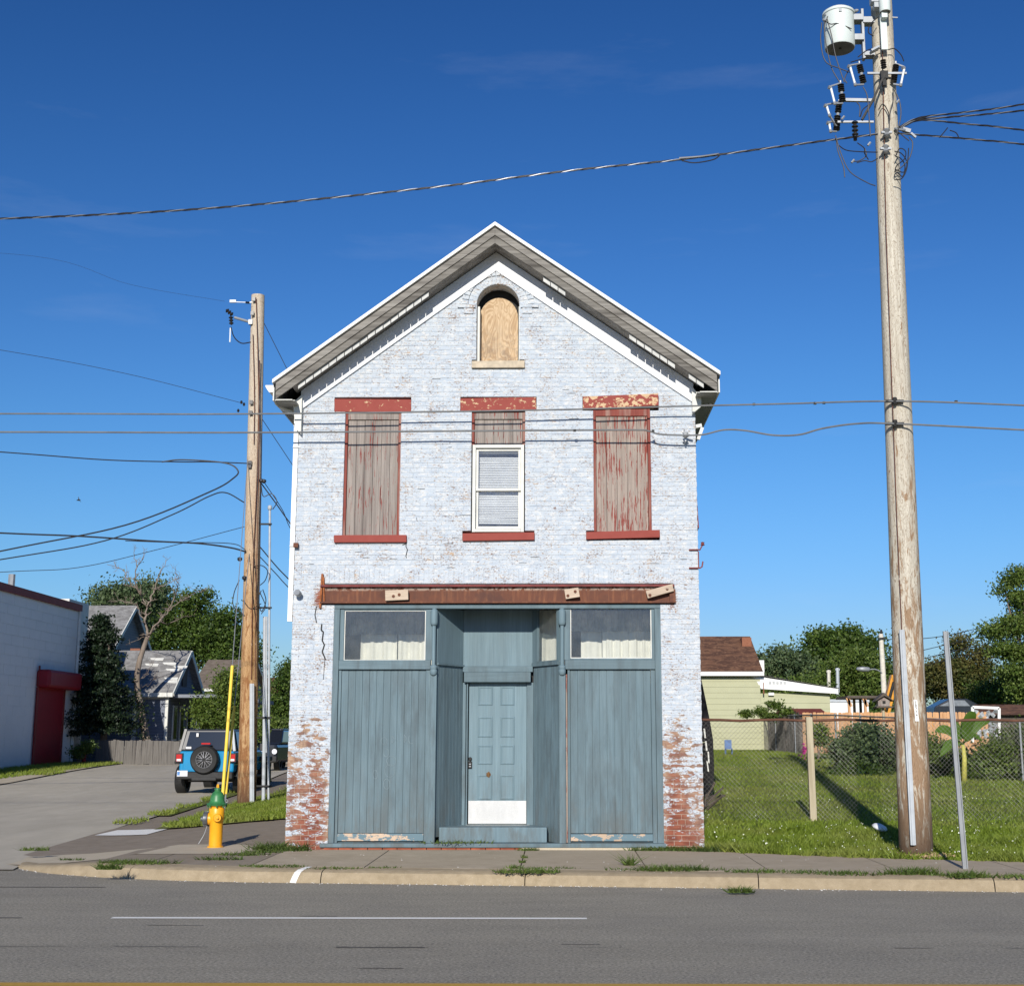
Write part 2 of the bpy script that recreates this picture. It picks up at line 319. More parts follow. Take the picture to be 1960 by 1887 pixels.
def m_ply():
    t = NT('plywood'); v = t.vec((5.5, 5.5, 1.5)); w = t.noise(1, v, detail=2, rough=.5, dist=1.2)
    b = t.math('ABSOLUTE', t.math('SUBTRACT', t.math('FRACT', t.math('MULTIPLY', w, 9)), .5))
    c = t.mix(t.ramp(b, .05, .45), (.40, .27, .155), (.56, .42, .27)); z = t.sep()[2]
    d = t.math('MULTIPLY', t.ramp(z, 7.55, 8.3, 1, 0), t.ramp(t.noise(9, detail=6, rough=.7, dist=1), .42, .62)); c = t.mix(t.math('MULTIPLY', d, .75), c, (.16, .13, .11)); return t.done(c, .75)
MT['ply'] = m_ply()
MT['white'] = simple('white_vinyl', (.78, .78, .76), .45, var=.04, scale=3); MT['offwhite'] = simple('aged_white_trim', (.62, .62, .58), .55, var=.1)
MT['frieze'] = simple('white_frieze_board', (.74, .75, .77), .5, var=.05)
MT['soffit'] = m_bands('grey_soffit_panel', (.34, .345, .33), (.42, .42, .40), .11, 'y', (.15, .15, .15), .12)
MT['slat'] = simple('vinyl_soffit_slat', (.46, .465, .45), .5, var=.14)
MT['fascia_low'] = m_wood('dark_lower_fascia', (.10, .092, .08), (.25, .235, .21), (.035, .03, .026), 26, 1.2, 'x', bump=.004, dirtamt=.9); MT['fascia'] = m_wood('weathered_fascia', (.15, .14, .125), (.34, .32, .29), (.05, .042, .036), 26, 1.2, 'x', bump=.004, dirtamt=.75)  # lower fascia board uses a darker copy of the weathered fascia wood
def m_rust():
    t = NT('rusted_steel'); n = t.noise(5, detail=6, rough=.7); st = t.noise(1, t.vec((26, 20, 2)), detail=4); z = t.sep()[2]
    c = t.mix(t.ramp(n, .3, .7), (.10, .045, .032), (.17, .062, .034)); c = t.mix(t.ramp(st, .5, .75, 0, .8), c, (.24, .10, .05))
    p = t.math('MULTIPLY', t.ramp(t.math('ABSOLUTE', t.math('SUBTRACT', z, 4.0)), .0, .05, 1, 0), t.ramp(t.noise(16, detail=5, rough=.7), .43, .50)); c = t.mix(p, c, (.55, .46, .38)); lf = t.noise(2.5, detail=5, rough=.7); c = t.mix(t.ramp(lf, .5, .62, 0, .7), c, (.075, .038, .032)); t.bump(n, .002); return t.done(c, .8)
MT['rust'] = m_rust(); MT['redsteel'] = simple('dark_red_painted_steel', (.16, .032, .030), .6, var=.3, scale=9)
MT['dark'] = simple('dark_interior', (.03, .03, .03), .9); MT['black'] = simple('black_rubber', (.018, .018, .018), .6, var=.2)
MT['glass'] = m_glass('dusty_shop_glass', .055); MT['winglass'] = m_glass('window_glass', .08)
MT['curtain'] = simple('cream_curtain', (.84, .82, .72), .9, var=.06, scale=4); MT['lace'] = simple('grey_lace_valance', (.50, .48, .42), .95, var=.25, scale=14)
MT['blind'] = simple('blind_slat_white', (.84, .84, .84), .5, var=.05)
MT['door'] = m_teal('door_paint', 'z', 1.22, .15); MT['kick'] = m_ground('white_kick_plate', [(.66, .66, .65), (.76, .76, .75), (.46, .46, .45)], 6, .001, .4, patch=.9, stretch=(3, 1, 1))
MT['rustspot'] = simple('rust_stain', (.13, .07, .03), .9, var=.5, scale=40)
MT['asphalt'] = m_road('asphalt_road'); MT['asphalt_old'] = m_ground('asphalt_road', [(.205, .194, .172), (.285, .27, .243), (.225, .208, .178)], 6, .006, .9, .05, (.40, .38, .34), (.25, 1, 1))
MT['street'] = m_ground('side_street_asphalt', [(.47, .425, .34), (.58, .53, .435), (.37, .335, .275)], 2.2, .006, .92, .07, (.50, .48, .43), (1, .35, 1), .7)
MT['kerb'] = m_ground('sandy_concrete_kerb', [(.33, .26, .165), (.46, .37, .25), (.26, .21, .14)], 7, .006, .92, .04, (.60, .55, .45))
MT['walk'] = m_ground('concrete_walk', [(.38, .315, .225), (.50, .42, .315), (.38, .305, .215)], 3, .003, .92, .01, (.4, .37, .32))
MT['walk_mid'] = m_ground('brown_concrete', [(.25, .205, .15), (.33, .275, .21), (.26, .21, .155)], 3, .003, .92, .01); MT['walk_pale'] = m_ground('pale_concrete', [(.50, .43, .32), (.60, .52, .40), (.44, .38, .28)], 3, .003, .92, .01)
MT['walk_dark'] = m_ground('dark_asphalt_walk', [(.23, .19, .145), (.31, .26, .205), (.26, .21, .16)], 4, .004, .93, .02)
MT['whitepaint'] = m_ground('worn_white_paint', [(.80, .79, .75), (.90, .89, .86), (.72, .71, .67)], 14, .002, .8, .0, patch=.3)
MT['yellowpaint'] = m_ground('worn_yellow_paint', [(.50, .29, .035), (.58, .35, .06), (.40, .25, .06)], 14, .002, .8)
MT['soil'] = m_ground('ground_soil_grass', [(.055, .085, .02), (.085, .12, .03), (.09, .085, .045)], 2, .01, .95)
MT['lawn'] = m_ground('mown_lawn', [(.095, .135, .018), (.145, .18, .028), (.19, .19, .05)], 5, .02, .95, patch=.8)
MT['grass'] = m_leaf('grass_blades', (.11, .175, .014), (.26, .34, .04), (.26, .27, .07), .3)
MT['weed'] = m_leaf('weed_leaves', (.065, .115, .02), (.15, .20, .045), None, .25)
MT['clover'] = simple('clover_flowers', (.75, .78, .66), .8)
MT['leafA'] = m_leaf('tree_leaves_deep', (.038, .078, .010), (.12, .18, .030)); MT['leafB'] = m_leaf('tree_leaves_mid', (.065, .115, .016), (.18, .24, .05))
MT['leafC'] = m_leaf('conifer_needles', (.008, .020, .008), (.020, .038, .012), None, .05); MT['leafD'] = m_leaf('tree_leaves_silver', (.065, .11, .045), (.16, .21, .09)); MT['leafE'] = m_leaf('tree_leaves_olive', (.045, .07, .015), (.12, .12, .03), (.15, .10, .03))
MT['bark'] = m_wood('bark', (.13, .10, .075), (.24, .19, .15), (.05, .04, .03), 14, 2); MT['deadbark'] = m_wood('dead_tree_bark', (.17, .135, .11), (.30, .24, .19), (.09, .07, .055), 12, 2, dirtamt=.8)
MT['poleR'] = m_pole('grey_pole_wood', (.46, .415, .335), (.62, .58, .49), (.26, .15, .075), pk=.24); MT['poleL'] = m_pole('honey_pole_wood', (.40, .235, .105), (.54, .35, .18), (.24, .10, .035), top=(.56, .50, .41), ztop=(6, 11))
MT['poletop'] = simple('bleached_pole_top', (.62, .58, .50), .85, var=.15, bump=.004)
MT['galv'] = simple('galvanised_steel', (.29, .305, .32), .45, .35, var=.12, scale=5); MT['conduit'] = simple('grey_conduit', (.42, .45, .48), .5, .0, var=.1)
MT['tank'] = simple('transformer_paint', (.62, .68, .66), .4, var=.05, scale=2); MT['tankb'] = simple('transformer_underside', (.2, .19, .18), .7)
MT['ceram'] = simple('black_insulator', (.02, .018, .018), .25, var=.2, spec=.5); MT['fuse'] = simple('white_fuse_tube', (.75, .78, .80), .4, var=.05)
MT['wire'] = simple('black_wire', (.022, .022, .025), .5, var=.2); MT['alu'] = simple('aluminium_wire', (.26, .27, .29), .4, .4, var=.1); MT['wiregrey'] = simple('grey_cable', (.16, .165, .17), .5, var=.15)
MT['yguard'] = simple('yellow_guy_guard', (.80, .58, .08), .45, var=.06); MT['chain'] = simple('chain_link_wire', (.26, .25, .23), .6, .2, var=.5, scale=3); MT['rail'] = simple('rusty_rail', (.12, .055, .035), .8, var=.35, scale=5)
MT['hyd_y'] = simple('hydrant_yellow', (.80, .37, .012), .38, var=.06, scale=9, spec=.5); MT['hyd_g'] = simple('hydrant_green', (.035, .17, .055), .42, var=.25, scale=12, spec=.5); MT['hyd_k'] = simple('hydrant_steel_cap', (.12, .13, .14), .45, .5, var=.3, scale=20)
MT['jblue'] = simple('blue_car_paint', (.012, .25, .50), .22, .1, var=.04, spec=.7); MT['jblack'] = simple('black_hardtop', (.03, .032, .036), .4, var=.1, spec=.5); MT['plastic'] = simple('black_bumper_plastic', (.035, .035, .036), .65, var=.15)
MT['cglass'] = simple('tinted_car_glass', (.012, .014, .018), .08, var=.05, spec=.8); MT['tail'] = simple('red_tail_lamp', (.45, .015, .015), .2, var=.1, spec=.6); MT['plate_w'] = simple('licence_plate_white', (.72, .74, .78), .4); MT['plate_b'] = simple('licence_plate_blue', (.1, .25, .55), .4)
MT['rim'] = simple('black_alloy', (.03, .03, .03), .3, .3); MT['rimlip'] = simple('machined_alloy', (.22, .22, .23), .35, .4)
MT['truck'] = simple('dark_truck_paint', (.02, .024, .03), .25, .1, spec=.6); MT['redcar'] = simple('red_car_paint', (.42, .01, .02), .25, .1, spec=.6)
MT['cblock'] = m_ground('white_painted_block', [(.86, .87, .87), (.92, .92, .91), (.76, .78, .79)], 1.2, .004, .8); MT['redtrim'] = simple('red_coping', (.22, .035, .03), .6, var=.2); MT['reddoor'] = simple('red_roller_door', (.27, .012, .022), .5, var=.12)
MT['siding_g'] = m_bands('grey_siding', (.20, .215, .25), (.25, .27, .30), .15, 'z', (.11, .12, .13), .1); MT['siding_b'] = m_bands('blue_grey_siding', (.155, .175, .22), (.19, .21, .26), .15, 'z', (.08, .09, .11), .1)
MT['siding_y'] = simple('pale_yellow_green_siding', (.40, .405, .26), .6, var=.04, scale=2)
MT['sh_grey'] = m_shingle('grey_shingle', (.17, .165, .16), (.24, .235, .23), (.33, .33, .32)); MT['sh_brown'] = m_shingle('brown_shingle', (.085, .042, .028), (.15, .075, .045), (.24, .13, .075)); MT['sh_brown2'] = m_shingle('taupe_shingle', (.15, .12, .095), (.19, .155, .125), (.12, .1, .08))
MT['chim'] = m_ground('chimney_brick', [(.26, .10, .055), (.34, .15, .09), (.2, .08, .05)], 12, .01)
MT['cedar'] = m_wood('orange_cedar', (.50, .27, .125), (.62, .36, .185), (.38, .20, .10), 12, 1.5, dirtamt=.5); MT['darkwood'] = m_wood('dark_fence_wood', (.07, .055, .045), (.13, .105, .085), (.03, .025, .02), 16, 1.5); MT['greywood'] = m_wood('grey_picket_wood', (.10, .093, .086), (.19, .178, .165), (.07, .06, .055), 16, 1.2); MT['postwood'] = m_wood('post_wood', (.36, .31, .21), (.50, .44, .32), (.2, .15, .1), 30, 1.5)
MT['orange'] = simple('excavator_orange', (.62, .28, .03), .4, var=.08); MT['banana'] = m_leaf('banana_leaves', (.10, .19, .02), (.22, .34, .05), None, .35); MT['stalk'] = simple('banana_stalk', (.45, .42, .10), .6)
MT['mulch'] = simple('wood_chips', (.42, .30, .17), .9, var=.5, scale=30); MT['pink'] = simple('pink_petals', (.6, .05, .30), .6); MT['bluep'] = simple('blue_plastic', (.10, .17, .33), .5); MT['bag'] = simple('pale_plastic_bag', (.7, .72, .75), .4)

# ================================================================== SETTING: ground, roads, walks, kerb
def patch(name, L, Rr, mat, off=0, n=24, m=6, parent=None, kind='structure', skirt=0, zf=None):
    """sheet between two polylines, following the terrain"""
    def res(P, n):
        d = [0]; 
        for a, b in zip(P, P[1:]): d.append(d[-1] + math.dist(a, b))
        out = []
        for i in range(n + 1):
            s = d[-1] * i / n; j = 0
            while j < len(P) - 2 and d[j + 1] < s: j += 1
            t = (s - d[j]) / max(1e-9, d[j + 1] - d[j]); out.append((P[j][0] + (P[j + 1][0] - P[j][0]) * t, P[j][1] + (P[j + 1][1] - P[j][1]) * t))
        return out
    A, B = res(L, n), res(Rr, n); b = MB(); zf = zf or gz; vs = []
    for p, q in zip(A, B):
        for j in range(m + 1):
            t = j / m; x = p[0] + (q[0] - p[0]) * t; y = p[1] + (q[1] - p[1]) * t; vs.append((x, y, zf(x, y) + off))
    fs = [(i * (m + 1) + j, i * (m + 1) + j + 1, (i + 1) * (m + 1) + j + 1, (i + 1) * (m + 1) + j) for i in range(n) for j in range(m)]
    b.add(vs, fs)
    if skirt:
        ring = [i * (m + 1) for i in range(n + 1)] + [n * (m + 1) + j for j in range(1, m + 1)] + [i * (m + 1) + m for i in range(n - 1, -1, -1)] + [j for j in range(m - 1, 0, -1)]
        o = len(b.v); b.v += [(vs[i][0], vs[i][1], vs[i][2] - skirt) for i in ring]
        for k in range(len(ring)): k2 = (k + 1) % len(ring); b.f.append((ring[k], ring[k2], o + k2, o + k))
    return b.build(name, mat, parent, kind=kind)

xs = [-500, -300, -200, -120, -80] + list(range(-60, 61, 2)) + [80, 120, 200, 300, 500]
ys = [-90, -60, -40, -30] + list(range(-20, 81, 2)) + [100, 130, 180, 250, 400, 700]
b = MB(); vs = [(x, y, gz(x, y) - .16 - (.1 if y < 0 else 0)) for y in ys for x in xs]; nx = len(xs)
b.add(vs, [(j * nx + i, j * nx + i + 1, (j + 1) * nx + i + 1, (j + 1) * nx + i) for j in range(len(ys) - 1) for i in range(nx - 1)])
b.build('ground', MT['soil'], kind='structure')
KP = [(-7.75, -.35), (-7.45, -1.15), (-6.75, -1.80), (-5.9, -2.28), (-5.0, -2.62), (-4.0, -2.84), (-2.9, -2.96), (-.4, -3.23), (2.4, -3.52), (5.1, -3.80), (8, -4.1), (12, -4.5), (40, -7.2)]
def kern(x):
    for (a, ya), (c, yc) in zip(KP, KP[1:]):
        if x <= c: return ya + (yc - ya) * (x - a) / (c - a)
    return KP[-1][1]
zero = lambda x, y: 0.0
patch('road', [(-120, -24), (60, -24)], [(-120, .8), (-14, .8), (-8.1, .8), (-7.7, -.35), (-7.4, -1.1), (-6.7, -1.75), (-5.9, -2.22), (-5, -2.55), (-4, -2.8), (-2.9, -2.92), (5.4, -3.78), (40, -7.15), (60, -9)], MT['asphalt'], 0, 700, 4, zf=zero)
def sxr(y): return -8.15 - .075 * (y - 3)
patch('side_street', [(-60, -1.6), (-30, -1.3), (-18, 6), (-17.4, 18), (-19, 34), (-21.5, 60), (-26, 110)], [(-7.4, -1.4), (-7.8, 0), (-8.15, 3), (sxr(18), 18), (sxr(34), 34), (sxr(60), 60), (sxr(110), 110)], MT['street'], .006, 44, 8)
# lane markings
def strip(name, x0, x1, y, w, mat, kind='structure'):
    b = MB(); n = max(2, int((x1 - x0) / .3)); 
    for i in range(n):
        a, c = x0 + (x1 - x0) * i / n, x0 + (x1 - x0) * (i + 1) / n
        b.add([(a, y - w / 2, .004), (c, y - w / 2, .004), (c, y + w / 2, .004), (a, y + w / 2, .004)], [(0, 1, 2, 3)])
    return b.build(name, mat, kind=kind)
strip('lane_line', -4.45, .29, -6.235, .11, MT['whitepaint']); strip('lane_line', 8.6, 13.3, -6.235, .085, MT['whitepaint']); strip('lane_line', -17.5, -12.8, -6.235, .085, MT['whitepaint'])
strip('centre_line', -40, 40, -9.90, .14, MT['yellowpaint']); strip('centre_line', -40, 40, -10.22, .12, MT['yellowpaint'])
# sealed cracks in the asphalt, thin raised tar beads
tar = simple('tar_sealer', (.11, .103, .092), .85, var=.3); b = MB(); rr = random.Random(3)
def crack(x0, x1, y, wob=.03, w=.03, gaps=.35):
    x = x0
    while x < x1:
        L = rr.uniform(.15, .7)
        if rr.random() > gaps:
            w_ = w * rr.uniform(.4, 1.2); pts = [(x + L * i / 5, y + rr.uniform(-wob, wob) * .4) for i in range(6)]
            for (a, ya), (c, yc) in zip(pts, pts[1:]):
                b.add([(a, ya - w_ / 2, .0035), (c, yc - w_ / 2, .0035), (c, yc + w_ / 2, .0035), (a, ya + w_ / 2, .0035)], [(0, 1, 2, 3)])
        x += L
crack(-9, -5.6, -3.45, .02, .05, .1); crack(-6.9, 5.5, -8.1, .02, .016, .55); crack(-1.9, -.6, -8.12, .02, .06, .2); crack(-6.0, -5.5, -6.24, .02, .05, 0)
for _ in range(16): crack(rr.uniform(-6, 6), rr.uniform(-6, 6), 0) if False else None
for _ in range(5):
    x = rr.uniform(-6.5, 6.5); y = rr.uniform(-9.6, -4.3); crack(x, x + rr.uniform(.1, .3), y, .01, .02, .1)
b.build('tar_crack_seal', tar, kind='structure')
# kerb: separate stones along the polyline
kroot = bpy.data.objects.new('kerb', None); col.objects.link(kroot); kroot['kind'] = 'structure'
def kh(x): return max(.02, min(1, (x + 8.1) / 1.9)) * .155
KX = [-7.75, -5.5, -2.94, -.4, 2.4, 5.12, 8.0, 11, 14, 17, 20]
for a, c in zip(KX, KX[1:]):
    b = MB(); pts = []; n = 10
    for i in range(n + 1):
        x = a + .006 + (c - a - .012) * i / n; y = kern(x); x2 = x + .02; d = Vector((x2 - x, kern(x2) - y)).normalized(); nrm = Vector((-d.y, d.x)); h = kh(x)
        prof = [(0, -.12), (0, .0), (.015, h * .45), (.05, h * .80), (.11, h * .95), (.20, h), (.40, h + .003), (.40, -.12)]
        pts.append([(x + nrm.x * u, y + nrm.y * u, w) for u, w in prof])
    k = len(pts[0]); vs = [p for r in pts for p in r]
    fs = [(i * k + j, (i + 1) * k + j, (i + 1) * k + j + 1, i * k + j + 1) for i in range(n) for j in range(k - 1)] + [tuple(range(k)), tuple(range((n + 1) * k - 1, n * k - 1, -1))]
    b.add(vs, fs); b.build('kerb_stone', MT['kerb'], kroot, smooth=35)
b = MB(); h_ = .155; pr_ = [(0, .0), (.015, h_ * .45), (.05, h_ * .80), (.11, h_ * .95), (.20, h_), (.40, h_ + .003)]; vs = []
for i, (u, w) in enumerate(pr_):
    for x in (-3.33 + .13 * i / 5, -3.25 + .13 * i / 5): vs.append((x, kern(x) + u - .003, w + .003))
b.add(vs, [(2 * i, 2 * i + 1, 2 * i + 3, 2 * i + 2) for i in range(5)])
b.build('white_kerb_mark', MT['whitepaint'], kind='structure')
# sidewalk slabs
wroot = bpy.data.objects.new('sidewalk', None); col.objects.link(wroot); wroot['kind'] = 'structure'
def wz(x, y):
    h = kh(x); return h + .004 + max(0, (y - kern(x) - .4)) * (.004) if x > -6 else gz(x, y) * .5 + h * .5
SX = [-7.35, -5.4, -3.95, -2.45, -.47, 1.12, 2.62, 4.2, 5.75, 7.3, 8.9, 10.5]
def backy(x): return -.012 if x < 2.2 else (-.25 - .5 * (x - 2.2) if x < 4 else -1.15 - .31 * (min(x, 9) - 4))
for a, c in zip(SX, SX[1:]):
    top = -.015; xa, xc = a + .008, c - .008
    if xc < -4.0: yb = lambda x: .55
    else: yb = backy
    P0 = [(x, kern(x) + .412) for x in (xa, (xa + xc) / 2, xc)]; sk = .12 if a > -3 else .0
    P1 = [(x + sk * 0, min(yb(x), 1.5)) for x in (xa, (xa + xc) / 2, xc)]
    patch('slab', P0, P1, MT['walk_mid' if c < -3.9 else 'walk'], 0, 4, 4, wroot, None, .08, wz)
patch('walk_bed', [(-7.6, -.6), (-6.5, -1.5), (-4, -2.5), (12, -4)], [(-7.6, 1), (-4, 1), (2.2, .3), (12, 0)], MT['walk_dark'], -.03, 20, 4, zf=lambda x, y: wz(max(x, -5.9), y) if x > -6 else gz(x, y) * .5 + kh(x) * .5)
patch('corner_walk', [(-8.1, .45), (-8.25, 3), (sxr(8) + .1, 8), (sxr(16) + .1, 16), (sxr(34) + .1, 34), (sxr(60), 60)], [(-3.99, .45), (-3.99, 4.9), (-7.5, 6.5), (-7.9, 15), (-8.6, 30), (-11.4, 60)], MT['walk_dark'], .008, 30, 6)
patch('corner_apron', [(-7.95, -.55), (-8.05, 0.5)], [(-7.1, -1.25), (-3.99, .5)], MT['walk_pale'], .006, 4, 4, zf=lambda x, y: max(gz(x, y), gz(x, y) * .5 + kh(x) * .5))
patch('pale_walk_band', [(-7.3, -.75), (-6.2, -.75), (-5, -.72), (-4.55, -.70)], [(-7.3, .35), (-6.2, .82), (-5, .92), (-4.15, .75)], MT['walk_pale'], .005, 10, 3, zf=lambda x, y: wz(x, y) if x > -5.98 else gz(x, y) * .5 + kh(x) * .5)
patch('white_walk_plate', [(-8.15, 4.0), (-7.2, 3.9)], [(-8.1, 5.1), (-7.15, 5.2)], MT['whitepaint'], .022, 3, 3)

# ================================================================== THE BRICK BUILDING
BLD = thing('brick_building', 'two storey painted brick shop with blue wooden front and peeling pale blue gable', 'building', (-.93, 0, .15))
XL, XR, ZB, AX = -3.985, 2.14, .15, -.95
YO = -.43; ZA = at(947, 428, YO).z
def zr(x, d=0): return ZA - d - (.746 if x < AX else .702) * abs(x - AX)
YB = 33.0
X = lambda px, py, Y=0.0: at(px, py, Y).x
Z = lambda py, Y=0.0, px=955: at(px, py, Y).z
# openings (x0,x1,z0,z1)
def rect(px0, px1, py0, py1): 
    m = (py0 + py1) / 2; c = (px0 + px1) / 2; return (X(px0, m), X(px1, m), at(c, py1, 0).z, at(c, py0, 0).z)
W1, W2, W3 = rect(658, 766, 789, 1024), rect(902, 1005, 788, 1019), rect(1136, 1246, 782, 1016)
L1, L2, L3 = rect(640, 787, 763, 789), rect(881, 1027, 761, 788), rect(1115, 1261, 756, 782)
S1, S2, S3 = rect(639, 778, 1024, 1038), rect(885, 1023, 1019, 1034), rect(1122, 1263, 1016, 1030)
SFX0, SFX1, BT = -3.36, 1.555, 4.065
BM = (-3.57, 1.767, 3.765, BT)
AW = (X(912, 640), X(994, 640), at(953, 691, 0).z, at(953, 583, 0).z); AC = ((AW[0] + AW[1]) / 2, AW[3]); AR = (AW[1] - AW[0]) / 2
AS = rect(903, 1004, 690, 704)
rects = [W1, W2, W3, L1, L2, L3, S1, S2, S3, (SFX0, SFX1, 0, 3.80), BM, AS, (AW[0], AW[1], AW[2], AW[3])]
def intervals(z, h=.0):
    hi = ZA - .50 - z
    iv = [(max(XL, AX - hi / .744), min(XR, AX + hi / .700))] if hi > .02 else []
    cut = [(r[0], r[1]) for r in rects if r[2] - .004 < z < r[3] + .004]
    for zz in ([z] if h == 0 else [z]):
        dz = zz - AC[1]
        if -.01 <= dz < AR + .25: 
            w = math.sqrt(max(0, (AR + .25) ** 2 - dz * dz)); cut.append((AC[0] - w, AC[0] + w))
    if -.02 < z - BT < .21: cut.append((BM[0] + .02, BM[1] - .02))
    out = []
    for a, b_ in iv:
        segs = [(a, b_)]
        for c, d in cut:
            segs = [s for (p, q) in segs for s in ((p, min(q, c)), (max(p, d), q)) if s[1] - s[0] > .025]
        out += segs
    return out
# wall backing (mortar plane, real thickness)
b = MB(); H = .075; prev = None; runs = []
nC = int((9.36 - ZB) / H)
for k in range(nC):
    z0 = ZB + k * H
    iv = [(round(a, 3), round(c, 3)) for a, c in intervals(z0 + H / 2)]
    if runs and runs[-1][1] == iv: runs[-1][2] = z0 + H
    else: runs.append([z0, iv, z0 + H])
for z0, iv, z1 in runs:
    for a, c in iv: b.box(a, c, .0035, .30, z0, z1)
# backing behind arch rings and the upright course
for i in range(24):
    a0, a1 = math.pi * i / 24, math.pi * (i + 1) / 24; r0, r1 = AR, AR + .26
    q = [(AC[0] + r * math.cos(a), AC[1] + r * math.sin(a)) for r, a in ((r0, a1), (r0, a0), (r1, a0), (r1, a1))]
    b.prism(q, .003, .299)
b.box(BM[0], BM[1], .004, .30, BT + .001, BT + .225)
wall = b.build('wall', MT['mortar'], BLD)
# bricks
bricks = []; rb = random.Random(11)
def addbrick(x0, x1, z0, z1, y=0, ang=0): bricks.append((x0, x1, z0, z1, y, ang))
for k in range(nC):
    z0 = ZB + k * H; zc = z0 + H / 2; hdr = (k % 7 == 5); mod = .1115 if hdr else .223
    off = XL + (-.1115 if k % 2 else 0) * (0.5 if hdr else 1)
    for a, c in intervals(zc):
        i = math.floor((a - off) / mod)
        while off + i * mod < c:
            p = max(a, off + i * mod) + .0026; q = min(c, off + (i + 1) * mod) - .0026; i += 1
            if q - p > .02: addbrick(p, q, z0 + .0028, z0 + H - .0028, rb.gauss(0, .0012))
x = BM[0] + .05
while x < BM[1] - .06: addbrick(x + .003, x + .072, BT + .008, BT + .012 + .205, rb.gauss(-.002, .0015)); x += .0755
BOX8 = [(-.5, -.5), (.5, -.5), (.5, .5), (-.5, .5)]
cam_v = Vector(CAM)
bricks.sort(key=lambda q: (Vector(((q[0] + q[1]) / 2, 0, (q[2] + q[3]) / 2)) - cam_v).length - .6 * ((q[1] - q[0]) > .18))
bme = bpy.data.meshes.new('brick'); ch = .02
bv = MB(); v0 = [(-.5, -.35, -.5), (.5, -.35, -.5), (.5, 1, -.5), (-.5, 1, -.5), (-.5, -.35, .5), (.5, -.35, .5), (.5, 1, .5), (-.5, 1, .5)]
# brick with a softened front face
fr = [(-.5, -.15, -.5), (.5, -.15, -.5), (.5, -.15, .5), (-.5, -.15, .5), (-.482, -.5, -.44), (.482, -.5, -.44), (.482, -.5, .44), (-.482, -.5, .44), (-.5, 1, -.5), (.5, 1, -.5), (.5, 1, .5), (-.5, 1, .5)]
BF = [(4, 5, 6, 7), (0, 1, 5, 4), (1, 2, 6, 5), (2, 3, 7, 6), (3, 0, 4, 7), (8, 9, 1, 0), (9, 10, 2, 1), (10, 11, 3, 2), (11, 8, 0, 3)]
bme.from_pydata(fr, [], BF); bme.materials.append(MT['brick']); bme.update()
D_ = .009
for q in bricks[:298]:
    o = put('brick', bme, wall); o.location = ((q[0] + q[1]) / 2, .004 + q[4], (q[2] + q[3]) / 2); o.scale = (q[1] - q[0], D_ * 1.3, q[3] - q[2]); o.rotation_euler = (0, rb.gauss(0, .004), 0)
b = MB()
for q in bricks[298:]:
    c = Vector(((q[0] + q[1]) / 2, .004 + q[4], (q[2] + q[3]) / 2)); s = Vector((q[1] - q[0], D_ * 1.3, q[3] - q[2]))
    b.add([(c.x + p[0] * s.x, c.y + p[1] * s.y, c.z + p[2] * s.z) for p in fr], BF)
for ring, (r0, r1, n, y) in enumerate(((AR + .004, AR + .125, 19, -.004), (AR + .135, AR + .235, 21, -.022))):
    for i in range(n):
        a0, a1 = math.pi * i / n + .012, math.pi * (i + 1) / n - .012
        q = [(AC[0] + r * math.cos(a), AC[1] + r * math.sin(a)) for r, a in ((r0, a1), (r0, a0), (r1, a0), (r1, a1))]
        b.prism(q, y, .01)
for s in (-1, 1):
    xa, xb = AC[0] + s * (AR + .02), AC[0] + s * (AR + .30); b.box(min(xa, xb), max(xa, xb), -.03, .006, AC[1] - .055, AC[1] - .004)
    xa, xb = AC[0] + s * (AR + .05), AC[0] + s * (AR + .20); b.box(min(xa, xb), max(xa, xb), -.02, .006, AC[1] - .15, AC[1] - .06)
b.build('brickwork', MT['brick'], wall, kind='stuff')
# side and rear walls with their own brick courses near the street
b = MB(); b.box(XL, XL + .3, .301, YB, ZB - .4, 6.98); b.box(XR - .3, XR, .301, YB, ZB - .4, 6.98); b.box(XL + .301, XR - .301, YB - .3, YB, ZB - .4, 6.98)
b.add([(XL, YB - .1, 6.98), (XR, YB - .1, 6.98), (AX, YB - .1, 9.3)], [(0, 1, 2)])
b.build('side_wall', MT['mortar'], BLD)
b = MB()
for sx, xo in ((-1, XL), (1, XR)):
    for k in range(90):
        z0 = ZB + k * H; y = .006 + (.11 if k % 2 else 0)
        while y < 7 and z0 < 6.9:
            xa, xb = sorted((xo, xo + sx * .005)); b.box(xa, xb, y + .004, y + .219, z0 + .004, z0 + H - .004); y += .223
b.build('side_brickwork', MT['brick'], BLD, kind='stuff')
b = MB(); b.box(XL + .31, XR - .31, 1.1, YB - .31, .0, .2); b.box(XL + .31, XR - .31, .31, YB - .31, 4.1, 4.2); b.box(XL + .31, XR - .31, 5, 5.05, .2, 4.1); b.box(XL + .31, XR - .31, 3, 3.05, 4.2, 8.0)
b.build('interior_partition', MT['dark'], BLD)
